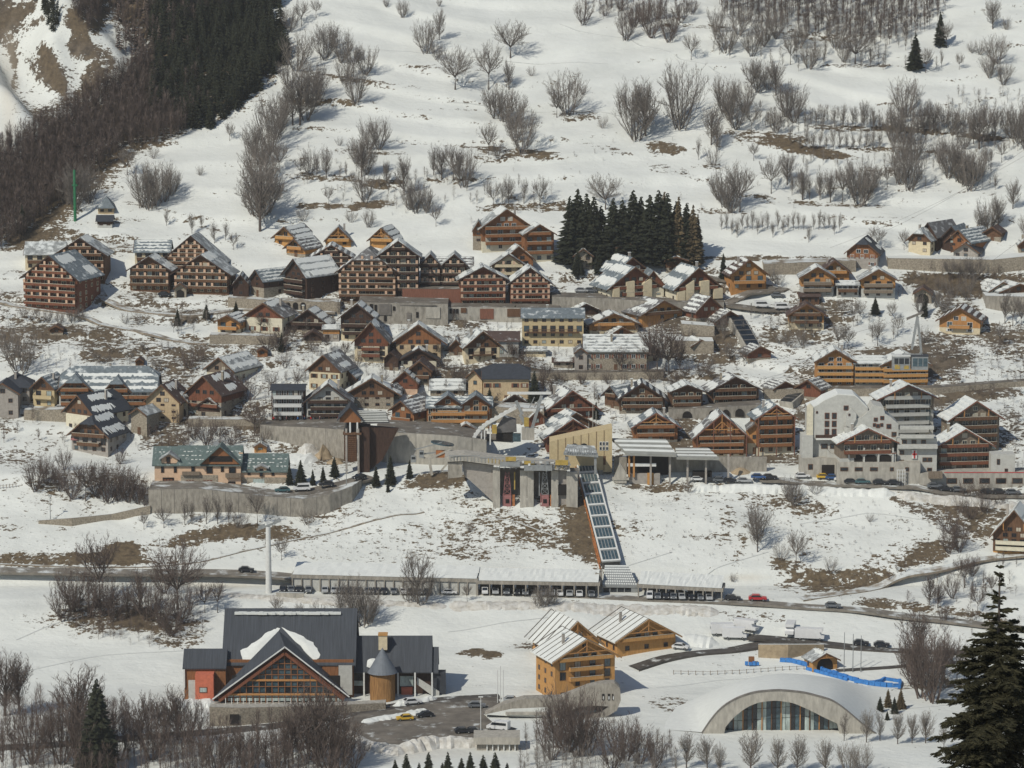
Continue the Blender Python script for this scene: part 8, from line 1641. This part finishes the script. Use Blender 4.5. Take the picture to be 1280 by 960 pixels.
# near spruce on the right, close to the camera
def near_spruce():
    dd = _F + np.array([1, 0, 0]) * (1250 - 640) / FP + _U * (480 - 706) / FP; t = 150 / dd[1]; tip = Vector((dd[0] * t, 150, CAMZ + dd[2] * t)); gz = float(H(tip.x, tip.y)); Ht = tip.z - gz
    root = empty('spruce_tree', (tip.x, tip.y, gz), label='big near spruce with ragged boughs filling the lower right corner', cat='tree'); rg = random.Random(11)
    tb = MB(); tb.tube((0, 0, -.5), (0, 0, Ht - .3), .38, .03, 9); tb.build('trunk', 'bark', root)
    cb = MB()
    def spray(p, d, l, w, n):
        s_ = d.cross(Vector((0, 0, 1))); s_ = s_.normalized() if s_.length > .05 else Vector((1, 0, 0)); u_ = s_.cross(d)
        for k in range(n):
            t = (k + rg.random()) / n; q = p + d * l * t; sg = 1 if k % 2 else -1; ll = w * (1.1 - .75 * t) * rg.uniform(.6, 1.2)
            e = q + (s_ * sg * ll * .8 + d * ll * .7 + u_ * rg.uniform(-.35, .25) * ll); r = .045; a = (e - q).cross(u_).normalized() * r
            cb.add([q - a, q + a, e], [(0, 1, 2)]); cb.add([q - u_ * r, q + u_ * r, e], [(0, 1, 2)])
            m_ = q.lerp(e, .5)
            for z in (-1, 1): e2 = m_ + (e - q).normalized() * ll * .4 + a.normalized() * z * ll * .35 + Vector((0, 0, -.12 * ll)); cb.add([m_ - u_ * r * .8, m_ + u_ * r * .8, e2], [(0, 1, 2)])
    z = Ht - .15; i = 0
    while z > Ht - 17:
        dep = Ht - z; r = .1 + dep * (.24 + .16 * min(1, dep / 4)) if dep < 5 else 2.1 + (dep - 5) * .17; n = 3 if dep < 1.6 else 6 if dep < 3 else 10
        for k in range(n):
            a = 6.28 * k / n + rg.random() * 1.3; z_ = z + rg.uniform(-.3, .3) * min(1, dep); rr = r * rg.uniform(.55, 1.15); up = .55 if dep < 1.2 else (.12 - min(.5, dep * .05)); d = Vector((math.cos(a), math.sin(a), up)).normalized(); p = Vector((0, 0, z_)); q = p + d * rr
            cb.tube(p, q, .03 + .008 * dep, .012, 3)
            spray(p + d * rr * .12, d, rr * .9, min(.75, .12 + rr * .30), int(10 + rr * 13)) 
            if rr > .8:
                s_ = Vector((-math.sin(a), math.cos(a), 0))
                for m_ in range(int(rr * 3.2)):
                    t = rg.uniform(.15, .97); sg = 1 if m_ % 2 else -1; l2 = rr * .42 * (1.25 - t); d2 = (d * .8 + s_ * sg * .8 + Vector((0, 0, rg.uniform(-.75, .45)))).normalized(); spray(p + d * rr * t, d2, l2, .24, int(6 + l2 * 12))
        z -= (.42 if dep < 2.4 else .27) + .02 * min(dep, 6); i += 1
    cb.build('boughs', 'near_needles', root)
near_spruce()
# ---------------------------------------------------------------- vehicles
def car_meshes(kind, colr):
    def mk():
        if kind == 'car': Lc, Wc, Hc, prof = 4.1, 1.7, 1.45, [(0, .35), (0, .75), (.15, .85), (1.0, .95), (1.65, 1.42), (3.2, 1.45), (3.9, 1.0), (4.1, .9), (4.1, .35)]
        else: Lc, Wc, Hc, prof = 5.4, 2.0, 2.3, [(0, .4), (0, 1.0), (.3, 1.2), (.9, 1.3), (1.5, 2.2), (5.3, 2.3), (5.4, 2.2), (5.4, .4)]
        b = MB(); b.prism([(x - Lc/2, -Wc/2 + .04, z) for x, z in prof], (0, Wc - .08, 0)); b.box(-Lc/2 + .1, Lc/2 - .1, -Wc/2, Wc/2, .4, .8)
        body = b.mesh('body', 'car_' + colr)
        g = MB()
        if kind == 'car':
            for sy in (-1, 1): g.prism([(-.9, sy * (Wc/2 - .02), .96), (1.65, sy * (Wc/2 - .02), .98), (1.1, sy * (Wc/2 - .02), 1.38), (-.4, sy * (Wc/2 - .02), 1.38)], (0, sy * .03, 0))
            g.add([(-1.03, -.72, .97), (-1.03, .72, .97), (-.43, .62, 1.41), (-.43, -.62, 1.41)], [(0, 1, 2, 3)]); g.add([(1.83, -.7, 1.03), (1.83, .7, 1.03), (1.2, .62, 1.43), (1.2, -.62, 1.43)], [(0, 3, 2, 1)])
            wh = 1.25; fr = -1.06
        else:
            for sy in (-1, 1): g.prism([(-1.6, sy * (Wc/2 - .02), 1.3), (2.3, sy * (Wc/2 - .02), 1.35), (2.3, sy * (Wc/2 - .02), 1.95), (-1.25, sy * (Wc/2 - .02), 1.95)], (0, sy * .03, 0))
            g.add([(-1.82, -.85, 1.34), (-1.82, .85, 1.34), (-1.28, .8, 2.1), (-1.28, -.8, 2.1)], [(0, 1, 2, 3)])
            wh = 1.75
        gm = g.mesh('windows', 'glass'); t = MB(); t.tube((0, -.1, 0), (0, .1, 0), .32, n=12); t.tube((0, -.13, 0), (0, .13, 0), .16, n=8, mi=1); tm = t.mesh('wheel', ['rubber', 'grey_metal'])
        l = MB(); l.box(-Lc/2 - .03, -Lc/2 + .02, -.75, -.45, .62, .8); l.box(-Lc/2 - .03, -Lc/2 + .02, .45, .75, .62, .8); lm = l.mesh('headlights', 'white_metal')
        return body, gm, tm, lm, wh, Wc
    return shared(('car', kind, colr), mk)
def car(u, v, rz, colr, label, kind='car', group=None, lift=.16, z=None, sc_=1):
    p = at(u, v); p.z = road_z(p.x, p.y) + .02 if z is None else z
    body, gm, tm, lm, wh, Wc = car_meshes(kind, colr)
    o = empty('parked_car' if kind == 'car' else 'van', p, R(rz), label=label, cat='car' if kind == 'car' else 'van', group=group); o.scale = (sc_,) * 3
    link('body', body, o); link('windows', gm, o)
    for sx in (-1, 1):
        for sy in (-1, 1): link('wheel', tm, o, (sx * wh, sy * (Wc/2 - .1), .32))
    link('headlights', lm, o)
    return o
CN = dict(white='white', silver='silver', grey='grey', black='black', red='red', blue='dark blue', yellow='yellow', teal='dark green')
seqc = ['black', 'grey', 'black', 'grey', None, 'silver', 'grey', 'black', 'black', 'grey', 'black', 'black', 'grey', 'white', 'black', 'grey', 'black', 'grey']
row = [354, 364, 374, 386, 406, 418, 428, 438, 448, 460, 470, 480, 492, 504, 514, 524, 534, 562]
g1 = 'cars parked nose out along the parking gallery'
allc = []
for i, u in enumerate(row):
    c = seqc[i] or 'silver'
    if u == 504: c = 'white'
    if u == 562: c = 'white'
    allc.append((u, 740 + (u - 354) * .0165, c, 90 + rnd.uniform(-4, 4) if u != 562 else 175))
for u, c in ((606, 'white'), (619, 'silver'), (633, 'grey'), (646, 'black'), (657, 'grey'), (680, 'grey'), (690, 'silver'), (700, 'white'), (712, 'silver'), (724, 'white'), (739, 'grey'), (812, 'white'), (822, 'grey'), (832, 'black'), (842, 'grey'), (852, 'silver'), (864, 'black'), (876, 'grey'), (886, 'silver')):
    allc.append((u, 742.5 + (u - 600) * .026, c, 90 + rnd.uniform(-4, 4)))
for i, (u, v, c, rz) in enumerate(allc):
    if u in (606, 812): car(u, v, rz, c, 'white van, ' + ('in the first dark bay of the gallery' if u < 700 else 'in the first bay right of the stairway foot'), kind='van', group=g1, sc_=.8)
    else:
        j = [k for k, a in enumerate(allc) if a[2] == c and a[0] not in (606, 812)]; car(u, v, rz, c, CN[c] + ' car, ' + ordn(j.index(i), len(j), CN[c] + ' cars along the parking gallery'), group=g1)
car(30, 721, 180, 'black', 'black car alone on the road at the far left') if False else None
car(308, 722, 182, 'black', 'black car driving alone on the road left of the pale pylon'); car(947, 752, 178, 'red', 'red car driving on the road right of the gallery', sc_=1.15); car(916, 751, 178, 'black', 'black car just left of the red car on the road'); car(1041, 763, 172, 'grey', 'grey car driving on the road toward the right edge')
car(515, 881, 200, 'white', 'white car parked along the snow ridge beside the pool hall', sc_=1.1); car(506, 901, 12, 'yellow', 'yellow car parked in the car park by the snow island'); car(531, 897, 20, 'black', 'dark blue black car right of the yellow one in the car park'); car(596, 885, 178, 'grey', 'grey car at the right side of the car park', sc_=1.05)
car(579, 917, 190, 'black', 'left dark car of the pair at the front edge of the car park'); car(593, 917, 175, 'black', 'right dark car of the pair at the front edge of the car park'); car(623, 913, -22, 'white', 'white minibus at the right corner of the car park', kind='van', sc_=1.0); car(640, 878, 180, 'silver', 'silver car half hidden behind the curved concrete ledge')
car(229, 609, 180, 'white', 'small white car parked before the red garage doors of the pink house', sc_=.95); car(353, 621, 10, 'teal', 'dark green car on the curved retaining wall street'); car(377, 619, 8, 'white', 'white van on the curved retaining wall street', kind='van', sc_=.85); car(408, 615, 12, 'black', 'black car with open tailgate right of the white van on the curved street'); car(449, 607, 40, 'black', 'black car where the curved street meets the snow')
car(851, 812, 160, 'white', 'white car parked right of the wide timber chalet', sc_=1.05); car(1076, 807, 175, 'black', 'left black car on the track right of the motor homes') ; car(1102, 809, 175, 'black', 'right black car on the track right of the motor homes')
for i, (u, v, c) in enumerate([(872, 602, 'white'), (887, 603, 'black'), (900, 603, 'grey'), (913, 604, 'black'), (930, 604, 'silver'), (948, 604, 'blue'), (962, 604, 'black')]): car(u, v, 180 + rnd.uniform(-5, 5), c, CN[c] + ' car, ' + ordn(i, 7, 'cars parked by the platform canopy'), group='cars parked along the station road')
for i, (u, v, c) in enumerate([(1003, 598, 'white'), (1030, 599, 'yellow'), (1041, 600, 'blue'), (1052, 602, 'white'), (1064, 607, 'black'), (1078, 608, 'teal'), (1100, 608, 'black'), (1118, 609, 'black'), (1168, 613, 'grey'), (1182, 615, 'black'), (1198, 616, 'grey'), (1234, 618, 'black'), (1250, 619, 'black'), (1266, 620, 'grey')]): car(u, v, 178 + rnd.uniform(-5, 5), c, CN[c] + ' car, ' + ordn(i, 14, 'cars parked below the white hotel'), group='cars parked at the foot of the white hotel')
car(953, 389, 185, 'white', 'white van parked on the road above the dark tube, left of two', kind='van', sc_=.85); car(978, 392, 185, 'white', 'white van parked beside the small orange and cream chalet', kind='van', sc_=.85); car(972, 372, 175, 'grey', 'grey car at the road bend under the orange chalet'); car(1012, 378, 180, 'white', 'white car beside the brown flat box building') if False else None
car(727, 366, 175, 'silver', 'silver car parked above the yellow hotel wall'); car(738, 366, 178, 'grey', 'grey car right of the silver one above the yellow hotel wall'); car(206, 371, 180, 'black', 'black car in front of the left twin apartment block'); car(77, 513, 185, 'white', 'white car between the yellow house and the white hotel'); car(533, 540, 178, 'black', 'black car on the street before the brown shop chalets')
# motor homes
def motorhome(u, v, rz, label, L=6.2):
    p = at(u, v); p.z = gl(p.x, p.y) + .16; o = empty('motorhome', p, R(rz), label=label, cat='motor home'); b = MB(); b.prism([(-L/2, -1.1, .5), (-L/2, -1.1, 1.2), (-L/2 + .8, -1.1, 1.35), (-L/2 + 1.2, -1.1, 2.1), (-L/2 + .4, -1.1, 2.3), (-L/2 + .4, -1.1, 3.0), (L/2, -1.1, 3.0), (L/2, -1.1, .5)], (0, 2.2, 0)); b.build('body', 'car_white', o)
    g = MB(); g.box(-.6, .4, -1.14, -1.08, 1.6, 2.2).box(1.2, 2.0, -1.14, -1.08, 1.6, 2.2); g.box(-L/2 + .9, -L/2 + 1.5, -1.13, -1.07, 1.5, 2.0); g.box(L/2 - .02, L/2 + .04, -.6, .6, 1.6, 2.2); g.build('windows', 'glass', o); MB().box(-L/2 + .4, L/2, -1.13, -1.1, 1.05, 1.2).build('stripe', 'car_blue', o)
    tm = car_meshes('car', 'white')[2]
    for sx in (-L/2 + 1, L/2 - 1.4):
        for sy in (-1, 1): link('wheel', tm, o, (sx, sy * 1.0, .34))
motorhome(903, 794, 185, 'snowy white motor home left of the row above the wet road'); motorhome(933, 789, 150, 'white motor home with blue stripe behind the first, turned to the right'); motorhome(988, 793, 80, 'tall white motor home seen end on in the middle of the row'); motorhome(1012, 800, 170, 'long white motor home at the right of the row', 7.5); motorhome(918, 799, 175, 'white motor home partly buried by snow in front of the row')
bpy.context.view_layer.update()
# ---------------------------------------------------------------- air
hb = MB(); hb.box(-640, 640, -270, 1925, 1.0, 560)
hm = bpy.data.materials.new('haze'); hm.use_nodes = True; ht = hm.node_tree; ht.nodes.clear()
ho = ht.nodes.new('ShaderNodeOutputMaterial'); hv = ht.nodes.new('ShaderNodeVolumePrincipled')
hv.inputs['Color'].default_value = (.98, .96, .90, 1); hv.inputs['Density'].default_value = .00007; hv.inputs['Anisotropy'].default_value = .2
ht.links.new(hv.outputs[0], ho.inputs['Volume']); MATS['haze'] = hm
hb.build('haze', 'haze', kind='stuff', label='thin pale mountain haze over the valley')
sc.cycles.volume_bounces = 0
